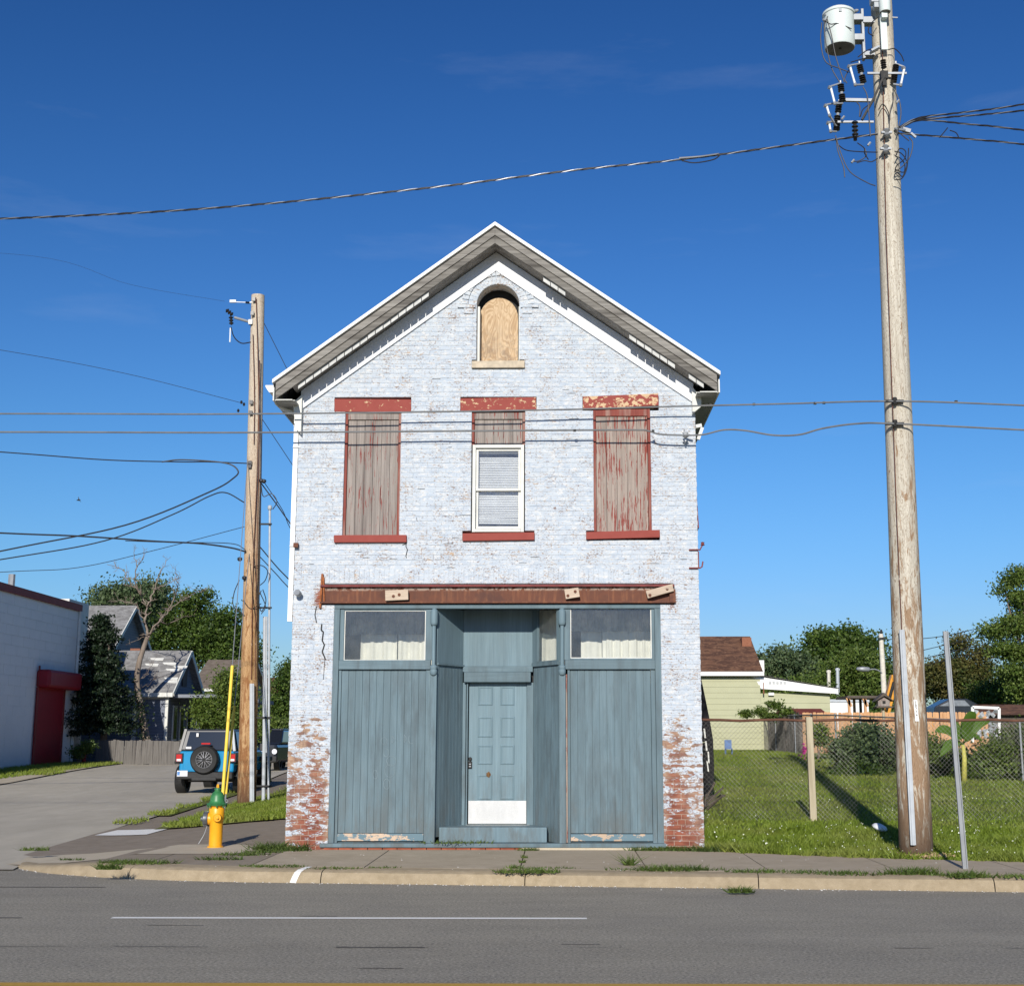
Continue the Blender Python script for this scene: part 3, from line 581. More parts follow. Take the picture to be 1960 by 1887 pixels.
# cracks in the masonry
b = MB()
def mcrack(pts, w=.012):
    P = [at(px, py, 0) for px, py in pts]
    for p, q in zip(P, P[1:]):
        d = (q - p); nn = Vector((-d.z, 0, d.x)).normalized() * w / 2
        b.add([(p.x - nn.x, -.0075, p.z - nn.z), (p.x + nn.x, -.0075, p.z + nn.z), (q.x + nn.x, -.0075, q.z + nn.z), (q.x - nn.x, -.0075, q.z - nn.z)], [(0, 1, 2, 3)])
mcrack([(616, 1194), (615, 1206), (619, 1209), (617, 1226), (621, 1234), (617, 1247), (623, 1262)], .020); mcrack([(606, 1160), (603, 1176), (606, 1192)], .014); mcrack([(622, 1262), (619, 1300)], .007)
mcrack([(778, 1035), (777, 1046), (780, 1052), (777, 1064), (778, 1068)], .012); mcrack([(777, 1041), (770, 1043)], .008); mcrack([(797, 990), (798, 996)], .006)
for _ in range(46):
    px = rb.uniform(590, 1320); py = rb.uniform(720, 1105); n = rb.randint(1, 2); L = rb.uniform(6, 22)
    if any(r[0] - .1 < X(px, py) < r[1] + .2 and r[2] - .05 < Z(py) < r[3] + .05 for r in rects): continue
    mcrack([(px, py), (px + L, py - .1)], .005)
b.build('masonry_crack', MT['dark'], BLD)
# lintels and sills
def slab4(name, quad, y0, y1, mat, parent=BLD, bevel=.006, label=None):
    P = [at(a, c, y0) for a, c in quad]; P.reverse()   # quad given TL,TR,BR,BL -> BL,BR,TR,TL
    b = MB().prism([(p.x, p.z) for p in P], y0, y1); o = b.build(name, mat, parent, bevel=bevel)
    if label: o['label'] = label
    return o
slab4('lintel', [(640, 763.5), (787, 764.5), (786.5, 789), (640, 788)], -.012, .2, MT['lint_a'], label='dark red lintel with a few tan chips')
slab4('lintel', [(881, 762.5), (1026, 760), (1027, 786), (881.5, 788)], -.012, .2, MT['lint_b'], label='red lintel half worn to tan stone')
slab4('lintel', [(1115.5, 759), (1260, 753), (1261, 776), (1115.5, 783.5)], -.012, .2, MT['lint_c'], label='tan lintel with most red paint gone')
for q, l in (([(639, 1024), (778, 1023.5), (778, 1037.5), (639, 1038)], None), ([(885, 1020.5), (1023, 1018.5), (1023, 1033), (885, 1035)], None), ([(1122, 1018), (1263, 1014), (1263, 1028), (1122, 1032)], None)):
    slab4('window_sill', q, -.055, .2, MT['sill'])
slab4('window_sill', [(903, 691), (1004, 690), (1004, 703.5), (903, 704)], -.05, .3, MT['stonesill'], label='cream stone sill under the arched opening')
# arched gable opening
g = MB(); pts = [(AW[0] + .03, AW[2] + .0), (AW[1] - .03, AW[2] + .0)] + [(AC[0] + (AR - .03) * math.cos(math.pi * i / 16), AC[1] - .13 + (AR - .0) * math.sin(math.pi * i / 16)) for i in range(17)]
win = MB().prism([(p[0], p[1]) for p in pts], .29, .31).build('plywood_board', MT['ply'], BLD)
b = MB(); b.box(AW[0], AW[0] + .045, .10, .298, AW[2], AW[3]); b.box(AW[1] - .012, AW[1], .10, .298, AW[2], AW[3])
b.build('arched_window_frame', MT['offwhite'], BLD)
b = MB(); b.prism([(AW[0] - .1, AW[2] - .1), (AW[1] + .1, AW[2] - .1), (AW[1] + .1, AC[1] + AR + .1), (AW[0] - .1, AC[1] + AR + .1)], .32, .34); b.build('arched_window_backing', MT['dark'], BLD)
# boarded windows
def boarded(W, mat, frame, n, ztop, zbot, label, headmat):
    x0, x1 = W[0], W[1]; z0, z1 = zbot, ztop; f = MB(); t = .055
    f.box(x0, x0 + t * .75, .03, .14, z0, z1); f.box(x1 - t * .75, x1, .03, .14, z0, z1); f.box(x0 + .001, x1 - .001, .10, .139, z0 + .001, z0 + .05)
    fr_ = f.build('boarded_window', frame, BLD, bevel=.004); fr_['label'] = label
    MB().box(x0 + t * .75, x1 - t * .75, .035, .14, z1 - .11, z1).build('head_board', headmat, fr_, bevel=.004)
    bx0, bx1 = x0 + t * .8, x1 - t * .8; w = (bx1 - bx0) / n
    for i in range(n):
        MB().box(bx0 + i * w + .002, bx0 + (i + 1) * w - .002, .058 + rb.uniform(0, .006), .09, z0, z1 - .112).build('board', mat, fr_, bevel=.003)
    return fr_
boarded(W1, MT['oldboard'], MT['redframe'], 6, W1[3], W1[2], 'tall grey weathered boards in a dark red frame, left window', MT['oldboard'])
boarded(W3, MT['oldboard_red'], MT['redframe'], 5, W3[3], W3[2], 'weathered boards with much red paint left, right window', MT['redframe'])
boarded(W2, MT['oldboard'], MT['redframe'], 5, W2[3], at(955, 851, 0).z, 'short weathered boards above the white sash window', MT['oldboard'])
# white sash window with blinds
wx0, wx1 = X(904, 930), X(1003, 930); wz0, wz1 = at(955, 1018, 0).z, at(955, 851, 0).z; ft = .05
b = MB(); b.box(wx0, wx0 + ft, .0, .16, wz0, wz1); b.box(wx1 - ft, wx1, .0, .16, wz0, wz1); b.box(wx0 + ft, wx1 - ft, .0, .16, wz1 - ft, wz1); b.box(wx0 + ft, wx1 - ft, -.012, .16, wz0, wz0 + ft * .9)
sw = b.build('sash_window', MT['offwhite'], BLD, bevel=.004)
zm = at(955, 937, 0).z; ix0, ix1 = wx0 + ft + .002, wx1 - ft - .002
def sash(z0, z1, y, nm):
    b = MB(); s = .038; b.box(ix0, ix0 + s, y, y + .03, z0, z1); b.box(ix1 - s, ix1, y, y + .03, z0, z1); b.box(ix0 + s, ix1 - s, y, y + .03, z1 - s, z1); b.box(ix0 + s, ix1 - s, y, y + .03, z0, z0 + s)
    b.build('sash', MT['offwhite'], sw, bevel=.003); MB().box(ix0 + s, ix1 - s, y + .012, y + .016, z0 + s, z1 - s).build('pane', MT['winglass'], sw)
sash(zm - .01, wz1 - ft - .002, .045, 'u'); sash(wz0 + ft + .012, zm + .02, .085, 'l')
sl_ = bpy.data.meshes.new('blind_slat'); s_ = MB(); hw = (ix1 - ix0) / 2 - .015
s_.add([(-hw, -.008, -.012), (hw, -.008, -.012), (hw, 0, .001), (-hw, 0, .001), (hw, .006, .011), (-hw, .006, .011)], [(0, 1, 2, 3), (3, 2, 4, 5)]); sl_.from_pydata(s_.v, [], s_.f); sl_.materials.append(MT['blind']); sl_.update()
n = 0; z = wz1 - ft - .13
while z > wz0 + .14:
    o = put('blind_slat', sl_, sw); o.location = ((ix0 + ix1) / 2, .16, z); low = max(0, 1 - (z - wz0) / .5)
    o.rotation_euler = (rb.uniform(-.08, .08), rb.uniform(-.006, .006) + low * math.sin(n * .9) * .02, 0); z -= .027 + low * rb.uniform(-.004, .012); n += 1
MB().box(wx0, wx1, .33, .35, wz0 - .1, wz1 + .1).build('window_backing', MT['dark'], sw)
MB().box(ix0 + .02, ix1 - .02, .14, .18, wz1 - ft - .06, wz1 - ft - .03).build('blind_rail', MT['blind'], sw)
# steel beam over the shopfront
b = MB(); b.box(BM[0], BM[1], -.075, -.001, BM[3] - .055, BM[3] - .02); bm = b.build('steel_beam', MT['redsteel'], BLD, bevel=.006)
b = MB(); b.box(BM[0], BM[1], -.012, .2, BM[2] + .03, BM[3] - .056); b.build('beam_web', MT['rust'], bm)
b = MB(); b.box(BM[0], BM[1], -.06, .2, BM[2], BM[2] + .029); b.build('beam_flange', MT['rust'], bm, bevel=.005)
b = MB(); b.obox((BM[0] + .01, -.03, BM[2] + .19), (.03, .03, .52), (0, .04, 0)); b.obox((BM[0] + .05, -.03, BM[2] + .2), (.02, .03, .40), (0, -.05, 0)); b.build('rusted_bracket', simple('bright_rust', (.30, .10, .035), .85, var=.4, scale=14), bm)
b = MB(); b.obox((BM[1] - .03, -.045, BM[2] + .11), (.09, .05, .20), (0, 0, 0)); b.build('rusted_bracket', MT['rust'], bm)
for q, h in (([(737, 1130), (781, 1128), (781.5, 1147.5), (737.5, 1149.5)], [(753, 1141), (764, 1138)]), ([(1080, 1128), (1107, 1124), (1110, 1142), (1083, 1146.5)], [(1087, 1140), (1101, 1132)]), ([(1236, 1131), (1287, 1117), (1290, 1131), (1240, 1145)], [(1244, 1139), (1277, 1127)])):
    o = slab4('wood_block', q, -.125, -.075, MT['plate'], bm, .005)
    for hx, hy in h:
        p = at(hx, hy, -.125); MB().lathe([(.001, -.012), (.022, -.012), (.024, 0), (.024, .01)], p, 8, (0, 1, 0)).build('bolt_head', MT['rust'], o)
# ---------------- shopfront
SF = MB(); zt = 3.745; zs = Z(1272, .05); sill0, sill1 = .20, .275
zrail = (Z(1281, .05), Z(1263, .05)); zbo = Z(1609, .05)
def bar(nm, x0, x1, z0, z1, y0=.02, y1=.10, mat='teal', par=None, bv_=.005): return MB().box(x0, x1, y0, y1, z0, z1).build(nm, MT[mat], par or BLD, bevel=bv_)
front = bar('shopfront_head', SFX0, SFX1, 3.69, 3.755, .0, .12, 'teal_h')
bar('shopfront_sill', SFX0 - .11, SFX1 + .02, .205, .262, -.05, .16, 'teal_h'); 
b = MB(); x = SFX0 - .05
while x < -.55: b.box(x, x + .205, -.02, .1, .158, .203); x += .215
b.build('sill_brick_course', simple('bare_red_brick', (.27, .085, .05), .85, var=.35, scale=6, bump=.003), BLD)
MB().box(-.52, SFX1 + .02, -.035, .1, .15, .204).build('sill_concrete', MT['walk_pale'], BLD)
# outer stiles
bar('stile', SFX0, SFX0 + .085, .262, 3.69, .01, .12); bar('stile', SFX0 + .09, X(654, 1283, .04), .262, 3.69, .035, .10)
bar('stile', X(1256, 1400, .02), SFX1, .262, 3.69, .01, .12); bar('stile', X(1247, 1400, .04), X(1255.5, 1400, .04), .262, zrail[0], .03, .10)
xpl0, xpl1 = X(811, 1596, .05), X(826, 1596, .05); xcl = X(830, 1280, .02); xcr = X(1076, 1280, .02)
bar('stile', xpl0, xpl1, .262, zrail[0], .03, .10); bar('post', xpl1 + .003, xpl1 + .05, .262, zrail[0], .05, .12); bar('post', xcl - .045, xcl + .05, .262, Z(1290, .02), .0, .10)
bar('post', xcr - .045, xcr + .05, .262, Z(1290, .02), .0, .10); MB().box(xcr + .055, xcr + .075, .02, .1, .27, Z(1290)).build('split_trim', MT['oldboard_red'], BLD); bar('stile', xcr + .08, X(1091, 1280, .04), .262, zrail[0], .03, .10)
# transom windows
def transom(px0, px1, pyt, pyb, xa, xb, nm):
    gx0, gx1 = X(px0, 1216, .06), X(px1, 1216, .06); g0, g1 = Z(pyb, .06), Z(pyt, .06)
    b = MB(); b.box(xa, gx0, .03, .11, zrail[1], 3.688); b.box(gx1, xb, .03, .11, zrail[1], 3.688); b.box(gx0, gx1, .03, .11, g1, 3.688); b.box(gx0, gx1, .03, .11, zrail[1], g0)
    f = b.build('transom_window', MT['teal'], BLD, bevel=.004)
    b = MB(); t = .014; b.box(gx0, gx0 + t, .05, .06, g0, g1); b.box(gx1 - t, gx1, .05, .06, g0, g1); b.box(gx0 + t, gx1 - t, .05, .06, g1 - t, g1); b.box(gx0 + t, gx1 - t, .05, .06, g0, g0 + t)
    b.build('putty', MT['offwhite'], f); MB().box(gx0, gx1, .065, .069, g0, g1).build('pane', MT['glass'], f)
    return f, gx0, gx1, g0, g1
xbl = X(654, 1216, .05); xbr = X(1256, 1216, .05)
T1 = transom(659, 815, 1168, 1264, SFX0 + .09, xcl - .03, 'l'); T2 = transom(1091.5, 1247, 1163, 1260, xcr + .03, X(1256, 1400, .02) - .002, 'r')
bar('transom_rail', SFX0 + .09, xcl - .045, zrail[0], zrail[1] - .002, -.005, .11, 'teal_h'); bar('transom_rail', xcr + .045, X(1256, 1400, .02) - .002, zrail[0], zrail[1] - .002, -.005, .11, 'teal_h')
def curtain(x0, x1, y, z0, z1, par, seed, fold=.09, mat='curtain'):
    r_ = random.Random(seed); n = int((x1 - x0) / .012); vs = []
    for i in range(n + 1):
        x = x0 + (x1 - x0) * i / n; d = .022 * math.sin(x / fold * 6.28) + .016 * math.sin(x / fold * 2.3 + seed) + .012 * math.sin(x / fold * 14 + 1)
        vs += [(x, y + d, z0), (x, y + d * .8, (z0 + z1) / 2), (x, y + d * .5, z1)]
    fs = [(i * 3 + k, i * 3 + 3 + k, i * 3 + 4 + k, i * 3 + 1 + k) for i in range(n) for k in (0, 1)]
    MB().add(vs, fs).build('curtain', MT[mat], par, smooth=True)
curtain(at(690, 1240, .95).x, at(760, 1240, .95).x, .97, 2.3, 3.75, T1[0], 1, .22); curtain(at(762, 1240, .95).x, at(850, 1240, .95).x, .95, 2.3, 3.75, T1[0], 2, .2)
curtain(at(1112, 1240, .97).x, at(1152, 1240, .97).x, .99, 2.3, 3.75, T2[0], 3, .3); curtain(at(1153, 1240, .95).x, 1.6, .95, 2.3, 3.75, T2[0], 4, .14)
curtain(at(655, 1200, .90).x, at(820, 1200, .9).x, .90, at(740, 1214, .9).z, 3.80, T1[0], 5, .16, 'lace'); curtain(at(1090, 1200, .90).x, at(1252, 1200, .9).x, .90, at(1170, 1208, .9).z, 3.80, T2[0], 6, .12, 'lace')
# tongue-and-groove panels
def tg(xa, xb, n, z0, z1, y, nm, frame_parent=None):
    w = (xb - xa) / n; pan = MB().box(xa, xb, y + .014, y + .03, z0, z1).build(nm, MT['teal'], BLD)
    for i in range(n): MB().box(xa + i * w + .0022, xa + (i + 1) * w - .0022, y + rb.uniform(-.001, .002), y + .0135, z0, z1).build('board', MT['teal'], pan, bevel=.002)
    return pan
xa, xb = X(654, 1283, .045) + .003, xpl0 - .003
tg(xa, xb, 12, zbo + .11, zrail[0] - .002, .05, 'board_panel'); MB().box(xa, xb, .03, .06, zbo + .0, zbo + .105).build('kick_strip', MT['barestrip'], BLD, bevel=.003)
xa2, xb2 = X(1091, 1280, .045) + .003, X(1247, 1400, .045) - .003
tg(xa2, xb2, 11, zbo + .11, zrail[0] - .002, .05, 'board_panel'); MB().box(xa2, xb2, .03, .06, zbo, zbo + .10).build('kick_strip', MT['barestrip'], BLD, bevel=.003)
MB().box(SFX0 + .09, xpl1, .085, .12, .262, zbo + .2).build('plinth_board', MT['teal_h'], BLD); MB().box(xcr + .05, SFX1 - .03, .085, .12, .262, zbo + .2).build('plinth_board', MT['teal_h'], BLD)
# slender columns with caps
for xc in (xcl, xcr):
    zc0, zc1 = Z(1284, .0), 3.69
    c = MB().lathe([(.030, zc0), (.030, zc1)], (xc, .0, 0), 14).build('column', MT['teal_s'], BLD, smooth=50)
    MB().lathe([(.034, 0), (.052, .02), (.058, .05), (.058, .20), (.050, .235), (.035, .25)], (xc, .0, zc1 - .26), 16).build('capital', MT['teal_s'], c, smooth=50)
    MB().lathe([(.035, 0), (.055, .03), (.055, .07), (.046, .085), (.052, .10), (.052, .13), (.034, .15)], (xc, .0, zc0 - .06), 16).build('base', MT['teal_s'], c, smooth=50)
# recessed entrance
YR = .70; rl0 = (xcl + .045, .07); rl1 = (X(885, 1400, YR), YR); rr0 = (xcr - .045, .07); rr1 = (X(1021, 1400, YR), YR)
def splay(p, q, n, z0, z1, nm, mat='teal', gap=.0022, th=.02, sgn=1):
    p, q = Vector(p), Vector(q); d = (q - p); L = d.length; d.normalize(); nn = Vector((d.y, -d.x)) * sgn
    pan = MB(); pan.prismz([tuple(p - nn * .014), tuple(q - nn * .014), tuple(q - nn * .04), tuple(p - nn * .04)], z0, z1) ; pan = pan.build(nm, MT[mat], BLD)
    for i in range(n):
        a = p + d * (L * i / n + gap); c = p + d * (L * (i + 1) / n - gap)
        MB().prismz([tuple(a - nn * .013), tuple(c - nn * .013), tuple(c), tuple(a)], z0, z1).build('board', MT[mat], pan, bevel=.002)
    return pan
zst = Z(1583, .1)   # step top
splay(rl0, rl1, 8, zst - .14, zs + .0, 'splayed_panel', sgn=1); splay(rl0, rl1, 1, zs + .03, 3.73, 'upper_splayed_panel', 'teal_s', sgn=1)
MB().beam((rl0[0], rl0[1], zs + .015), (rl1[0], rl1[1], zs + .015), .06, .028).build('splay_rail', MT['teal'], BLD)
splay(rr0, rr1, 8, .262, zs, 'splayed_panel', sgn=-1)
MB().beam((rr0[0], rr0[1], zs + .03), (rr1[0], rr1[1], zs + .03), .07, .055).build('splay_rail', MT['teal'], BLD)
b = MB(); P, Q = Vector(rr0), Vector(rr1); dq = Q - P
f0, f1 = .06, .80; zg0, zg1 = Z(1264, .3), Z(1163, .3)
def rp_(t, z): v = P + dq * t; return (v.x, v.y, z)
for t0, t1, za, zb_ in ((0, f0, zs + .06, 3.73), (f1, 1, zs + .06, 3.73), (f0, f1, zs + .06, zg0), (f0, f1, zg1, 3.73)):
    b.beam(rp_((t0 + t1) / 2, za), rp_((t0 + t1) / 2, zb_), .04, (t1 - t0) * dq.length, up=(dq.x, dq.y, 0))
sidew = b.build('side_transom', MT['teal'], BLD)
b = MB(); b.prismz([rp_(f0, 0)[:2], rp_(f1, 0)[:2], tuple(Vector(rp_(f1, 0)[:2]) + Vector((.004, .004))), tuple(Vector(rp_(f0, 0)[:2]) + Vector((.004, .004)))], zg0, zg1); b.build('pane', MT['glass'], sidew)
curtain(rr1[0] + .06, .12, .90, 2.3, 3.75, sidew, 8, .2)
# recess ceiling, back wall, step
b = MB(); b.prismz([(rl0[0] - .05, .13), (rr0[0] + .05, .13), (rr1[0] + .03, YR + .1), (rl1[0] - .03, YR + .1)], 3.735, 3.78); b.build('recess_ceiling', MT['dark'], BLD)  # ceiling coloured near black to deepen the shade in the recess
zh0, zh1 = Z(1306, YR), Z(1287, YR); dx0, dx1 = X(897, 1440, YR + .05), X(1008, 1440, YR + .05); dz0 = Z(1577, YR + .05); dz1 = Z(1297, YR + .05)
bar('transom_panel', rl1[0], rr1[0], Z(1275, YR), 3.74, YR, YR + .03, 'teal_s'); bar('door_cornice', rl1[0], rr1[0] - .01, Z(1286, YR), Z(1275, YR), YR - .035, YR + .03, 'teal_h')
bar('door_cornice', rl1[0] + .02, rr1[0] - .04, zh0, zh1 + .005, YR - .10, YR + .03, 'teal_h', bv_=.012)
bar('door_jamb', rl1[0], dx0 - .045, dz0 - .1, zh0, YR - .01, YR + .06); bar('door_jamb', dx0 - .035, dx0 - .012, dz0 - .1, zh0, YR - .03, YR + .05); bar('door_jamb', dx1 + .003, rr1[0], dz0 - .1, zh0, YR + .01, YR + .06)
MB().box(rl1[0] - .05, rr1[0] + .05, YR + .09, YR + .12, 0, 3.8).build('recess_backing', MT['dark'], BLD)
door = bar('door', dx0, dx1, dz0, zh0 - .002, YR + .045, YR + .085, 'door', bv_=.004)
rows = [(1308, 1345), (1362, 1405), (1418, 1452), (1471, 1500)]
yd = YR + .045
for (a, c) in [(1578.5 / 2333 * 0 + 0, 0)] if False else []: pass
for rpx in [(914, 943), (957, 985)]:
    for ry in [(1313, 1350), (1371, 1411), (1425, 1463), (1482, 1530)]:
        x0, x1 = X(rpx[0], 1440, yd), X(rpx[1], 1440, yd); z0, z1 = Z(ry[1], yd), Z(ry[0], yd); b = MB(); w = .018
        o = [(x0, yd - .002, z0), (x1, yd - .002, z0), (x1, yd - .002, z1), (x0, yd - .002, z1)]
        i1 = [(x0 + w, yd - .013, z0 + w), (x1 - w, yd - .013, z0 + w), (x1 - w, yd - .013, z1 - w), (x0 + w, yd - .013, z1 - w)]
        i2 = [(x0 + 2 * w, yd - .004, z0 + 2 * w), (x1 - 2 * w, yd - .004, z0 + 2 * w), (x1 - 2 * w, yd - .004, z1 - 2 * w), (x0 + 2 * w, yd - .004, z1 - 2 * w)]
        b.add(o + i1 + i2, [(k, (k + 1) % 4, (k + 1) % 4 + 4, k + 4) for k in range(4)] + [(k + 4, (k + 1) % 4 + 4, (k + 1) % 4 + 8, k + 8) for k in range(4)] + [(8, 9, 10, 11)]); b.build('door_panel', MT['door'], door)
MB().box(dx0 + .004, dx1 - .004, yd - .010, yd - .002, dz0 + .01, Z(1532, yd)).build('kick_plate', MT['kick'], door, bevel=.002)
p = at(935, 1482, yd); b = MB(); n = 18; vs = [(p.x + .033 * (1 + .25 * math.sin(k * 2.7)) * math.cos(k / n * 6.283), yd - .0155, p.z + .040 * (1 + .2 * math.sin(k * 1.9)) * math.sin(k / n * 6.283)) for k in range(n)]; b.add(vs, [tuple(range(n))]); b.build('rust_spot', MT['rustspot'], door)
lk = at(900, 1452, yd); k_ = MB().lathe([(.001, -.035), (.022, -.035), (.028, -.02), (.028, 0)], (lk.x, yd, lk.z), 14, (0, -1, 0)) ; k_.v = [(v[0], yd - abs(v[1] - yd), v[2]) for v in k_.v]; lock = k_.build('deadbolt', MT['black'], door, smooth=40)
MB().box(lk.x - .028, lk.x + .028, yd - .03, yd - .002, lk.z - .14, lk.z - .035).build('keypad', MT['black'], lock, bevel=.004)
MB().box(lk.x - .014, lk.x + .014, yd - .034, yd - .0305, lk.z - .12, lk.z - .105).build('key_button', MT['galv'], lock); MB().box(lk.x - .014, lk.x + .014, yd - .034, yd - .0305, lk.z - .085, lk.z - .07).build('key_button', MT['galv'], lock)
sy = .12; sx0, sx1 = X(840, 1600, sy), X(1047, 1600, sy); sz0, sz1 = .262, Z(1583, sy)
bar('entrance_step', sx0, sx1, sz0, sz1, sy, YR + .03, 'teal_s', bv_=.012); MB().box(dx0 - .03, dx1 + .05, YR - .08, YR + .04, sz1 + .002, dz0 - .004).build('door_threshold', MT['offwhite'], BLD)
MB().box(sx0 - .25, sx1 + .25, .05, sy + .05, .24, .2625).build('step_tread', MT['teal_h'], BLD)
# chalk scribbles on the left panel
b = MB(); ch_ = simple('chalk', (.19, .245, .27), .9)
def scrib(cx, cy, rx, ry, n=14, a0=0, a1=6.3):
    P = [at(cx + rx * math.cos(a0 + (a1 - a0) * i / n), cy + ry * math.sin(a0 + (a1 - a0) * i / n), .0455) for i in range(n + 1)]
    for p, q in zip(P, P[1:]):
        d = (q - p); nn = Vector((-d.z, 0, d.x)).normalized() * .0025; b.add([(p.x - nn.x, .0475, p.z - nn.z), (p.x + nn.x, .0475, p.z + nn.z), (q.x + nn.x, .0475, q.z + nn.z), (q.x - nn.x, .0475, q.z - nn.z)], [(0, 1, 2, 3)])
for a in [(735, 1418, 6, 7), (752, 1415, 4, 8, 3), (739, 1440, 5, 8), (749, 1456, 9, 10), (746, 1475, 10, 12), (718, 1482, 5, 9, 6), (775, 1413, 3, 9, 3), (787, 1414, 5, 9, 6, 1, 4), (740, 1500, 6, 10)]: scrib(*a)
b.build('chalk_scribble', ch_, BLD)

# ---------------- roof, gable trim, eaves
for s, nm in ((-1, 'l'), (1, 'r')):
    sl_k = .744 if s < 0 else .700; xe = -4.33 if s < 0 else 2.49
    
    def band(d0, d1, y0, y1, xa=AX, xb=None):
        xb = xe if xb is None else xb; q = [(xa, zr(xa, d0)), (xb, zr(xb, d0)), (xb, zr(xb, d1)), (xa, zr(xa, d1))]
        if s < 0: q = q[::-1]; return MB().prism(q, y0, y1)
        return MB().prism(q[::-1] if False else [q[3], q[2], q[1], q[0]], y0, y1)
    band(-.015, .055, YO + .05, YB + .3).build('roof_slope', MT['sh_grey'], BLD)
    band(-.02, .040, YO - .035, YO + .048).build('drip_edge', MT['white'], BLD, bevel=.004)
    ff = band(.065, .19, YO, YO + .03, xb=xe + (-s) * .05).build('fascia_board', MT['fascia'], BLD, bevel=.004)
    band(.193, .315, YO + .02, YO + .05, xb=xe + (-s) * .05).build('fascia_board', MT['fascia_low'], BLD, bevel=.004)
    band(.285, .31, YO + .053, -.20, xb=xe + (-s) * .3).build('soffit_plank', MT['fascia'], BLD); band(.282, .307, -.195, -.002, xb=xe + (-s) * .3).build('soffit_plank', MT['fascia'], BLD)
    xw = XL + .02 if s < 0 else XR - .02
    band(.318, .625, -.035, .003, xb=xw).build('frieze_board', MT['frieze'], BLD, bevel=.003)
    b = MB(); q0, q1 = .44, .47
    # remnants of the vinyl soffit, each strip on its own
    spans = [(-3.95, -2.05)] if s < 0 else [(-.20, .06), (1.12, 1.82), (2.02, 2.14)] 
    for a, c in spans:
        x = a
        while x < c:
            w = .105; mx_ = x + w / 2
            zz = zr(mx_, .31); sl_o = MB()
            tilt = s * -math.atan(sl_k)
            zz = zr(mx_, .345); yy = YO + .075 + rb.uniform(-.008, .008); sl_o.obox((mx_, yy, zz), (w * 1.02, .014, .095), (0, 0, 0))
            for i, v in enumerate(sl_o.v):
                vx, vy, vz = v; sl_o.v[i] = (vx, vy, vz - (vx - mx_) * s * sl_k)
            sl_o.build('soffit_strip', MT['slat'], BLD, bevel=.003); x += w + .012
# eave ends, side soffits, gutter, downspout
for s in (-1, 1):
    xo = -4.30 if s < 0 else 2.46; xw = XL if s < 0 else XR; zs0 = zr(xo, .16)
    a, c = sorted((xo, xw)); MB().box(a, c - .001 if s > 0 else c, YO + .05, YB, zs0 - .16, zs0 - .145).build('side_soffit', MT['soffit'], BLD)
    a, c = sorted((xo, xo + s * .02)); MB().box(a, c, YO + .01, YB, zs0 - .165, zs0 + .04).build('eave_fascia', MT['offwhite'], BLD)
    a, c = sorted((xw - s * .05, xw + s * .09)); b = MB(); b.prism([(a, zs0 - .42), (c, zs0 - .30), (c, zs0 - .16), (a, zs0 + .02)] if s > 0 else [(a + .05, zs0 - .52), (c, zs0 - .62), (c, zs0 + .02), (a, zs0 - .12)], -.10, -.01); b.build('eave_return', MT['offwhite'], BLD, bevel=.004)
    a, c = sorted((xo - s * .02, xw + s * .04)); MB().box(a, c, YO + .03, YO + .05, zs0 - .155, zs0 - .14).build('soffit_edge', MT['offwhite'], BLD)
gx = -4.31; b = MB(); zg = zr(gx, .10)
prof = [(gx - .002, zg - .09), (gx - .065, zg - .09), (gx - .095, zg - .05), (gx - .125, zg + .0), (gx - .125, zg + .02), (gx - .002, zg + .02)]
b.prism(prof[::-1], YO, YB); gut = b.build('gutter', MT['white'], BLD)
P = [at(528, 750, -.1), at(530, 772, 0), at(542, 783, .05), at(566, 792, .10), at(569, 800, .12)]
b = MB().tube([(p.x, p.y, p.z) for p in P], .037, 8); b.beam((-4.03, .03, at(560, 1189, 0).z), (-4.03, .03, at(569, 798, 0).z), .072, .055, up=(0, 1, 0)); b.build('downspout', MT['white'], BLD)
b = MB()
for py in (815, 856, 1045): p = at(565, py, 0); b.box(-4.07, -3.95, -.012, .0, p.z - .01, p.z + .01)
b.build('downspout_strap', MT['galv'], BLD)
p = at(571, 1136, -.1); b = MB().lathe([(.02, -.04), (.045, -.03), (.05, .05), (.045, .055)], p, 12, (-.3, -1, .35)); b.tube([p, (p.x + .02, 0, p.z)], .012, 6); b.build('floodlight', MT['galv'], BLD, smooth=40)
p = at(567, 1043, -.06); MB().box(p.x - .04, p.x + .03, -.09, -.02, p.z - .035, p.z + .03).build('cable_bracket', MT['rust'], BLD)
# iron brackets and side shutter at the right corner
for py in (1052, 1087):
    p0, p1 = at(1320, py, -.03), at(1340, py, -.03); b = MB(); b.tube([p0, p1, (p1.x + .03, -.03, p1.z + (.06 if py < 1060 else .02)), (p1.x + .045, -.03, p1.z + .1)], .011, 6)
    b.tube([(p0.x, .02, p0.z), p0], .012, 6)
    if py > 1060: q = at(1337, 1055, -.03); b.tube([(p1.x - .02, -.03, p1.z), (p1.x - .02, -.03, q.z)], .008, 6)
    else: b.lathe([(.01, 0), (.035, .012), (.02, .03), (.03, .05), (.005, .06)], (p1.x + .04, -.03, p1.z + .06), 10)
    b.build('iron_bracket', simple('red_iron', (.20, .05, .045), .7, var=.2), BLD)
b = MB(); b.add([(XR + .02, .8, at(1332, 862, .8).z), (XR + .03, 1.9, at(1332, 862, .8).z), (XR + .13, 1.9, at(1340, 1010, .8).z), (XR + .08, .8, at(1340, 1010, .8).z)], [(0, 1, 2, 3)]); o = b.build('side_shutter', MT['redframe'], BLD); m_ = o.modifiers.new('solid', 'SOLIDIFY'); m_.thickness = .03
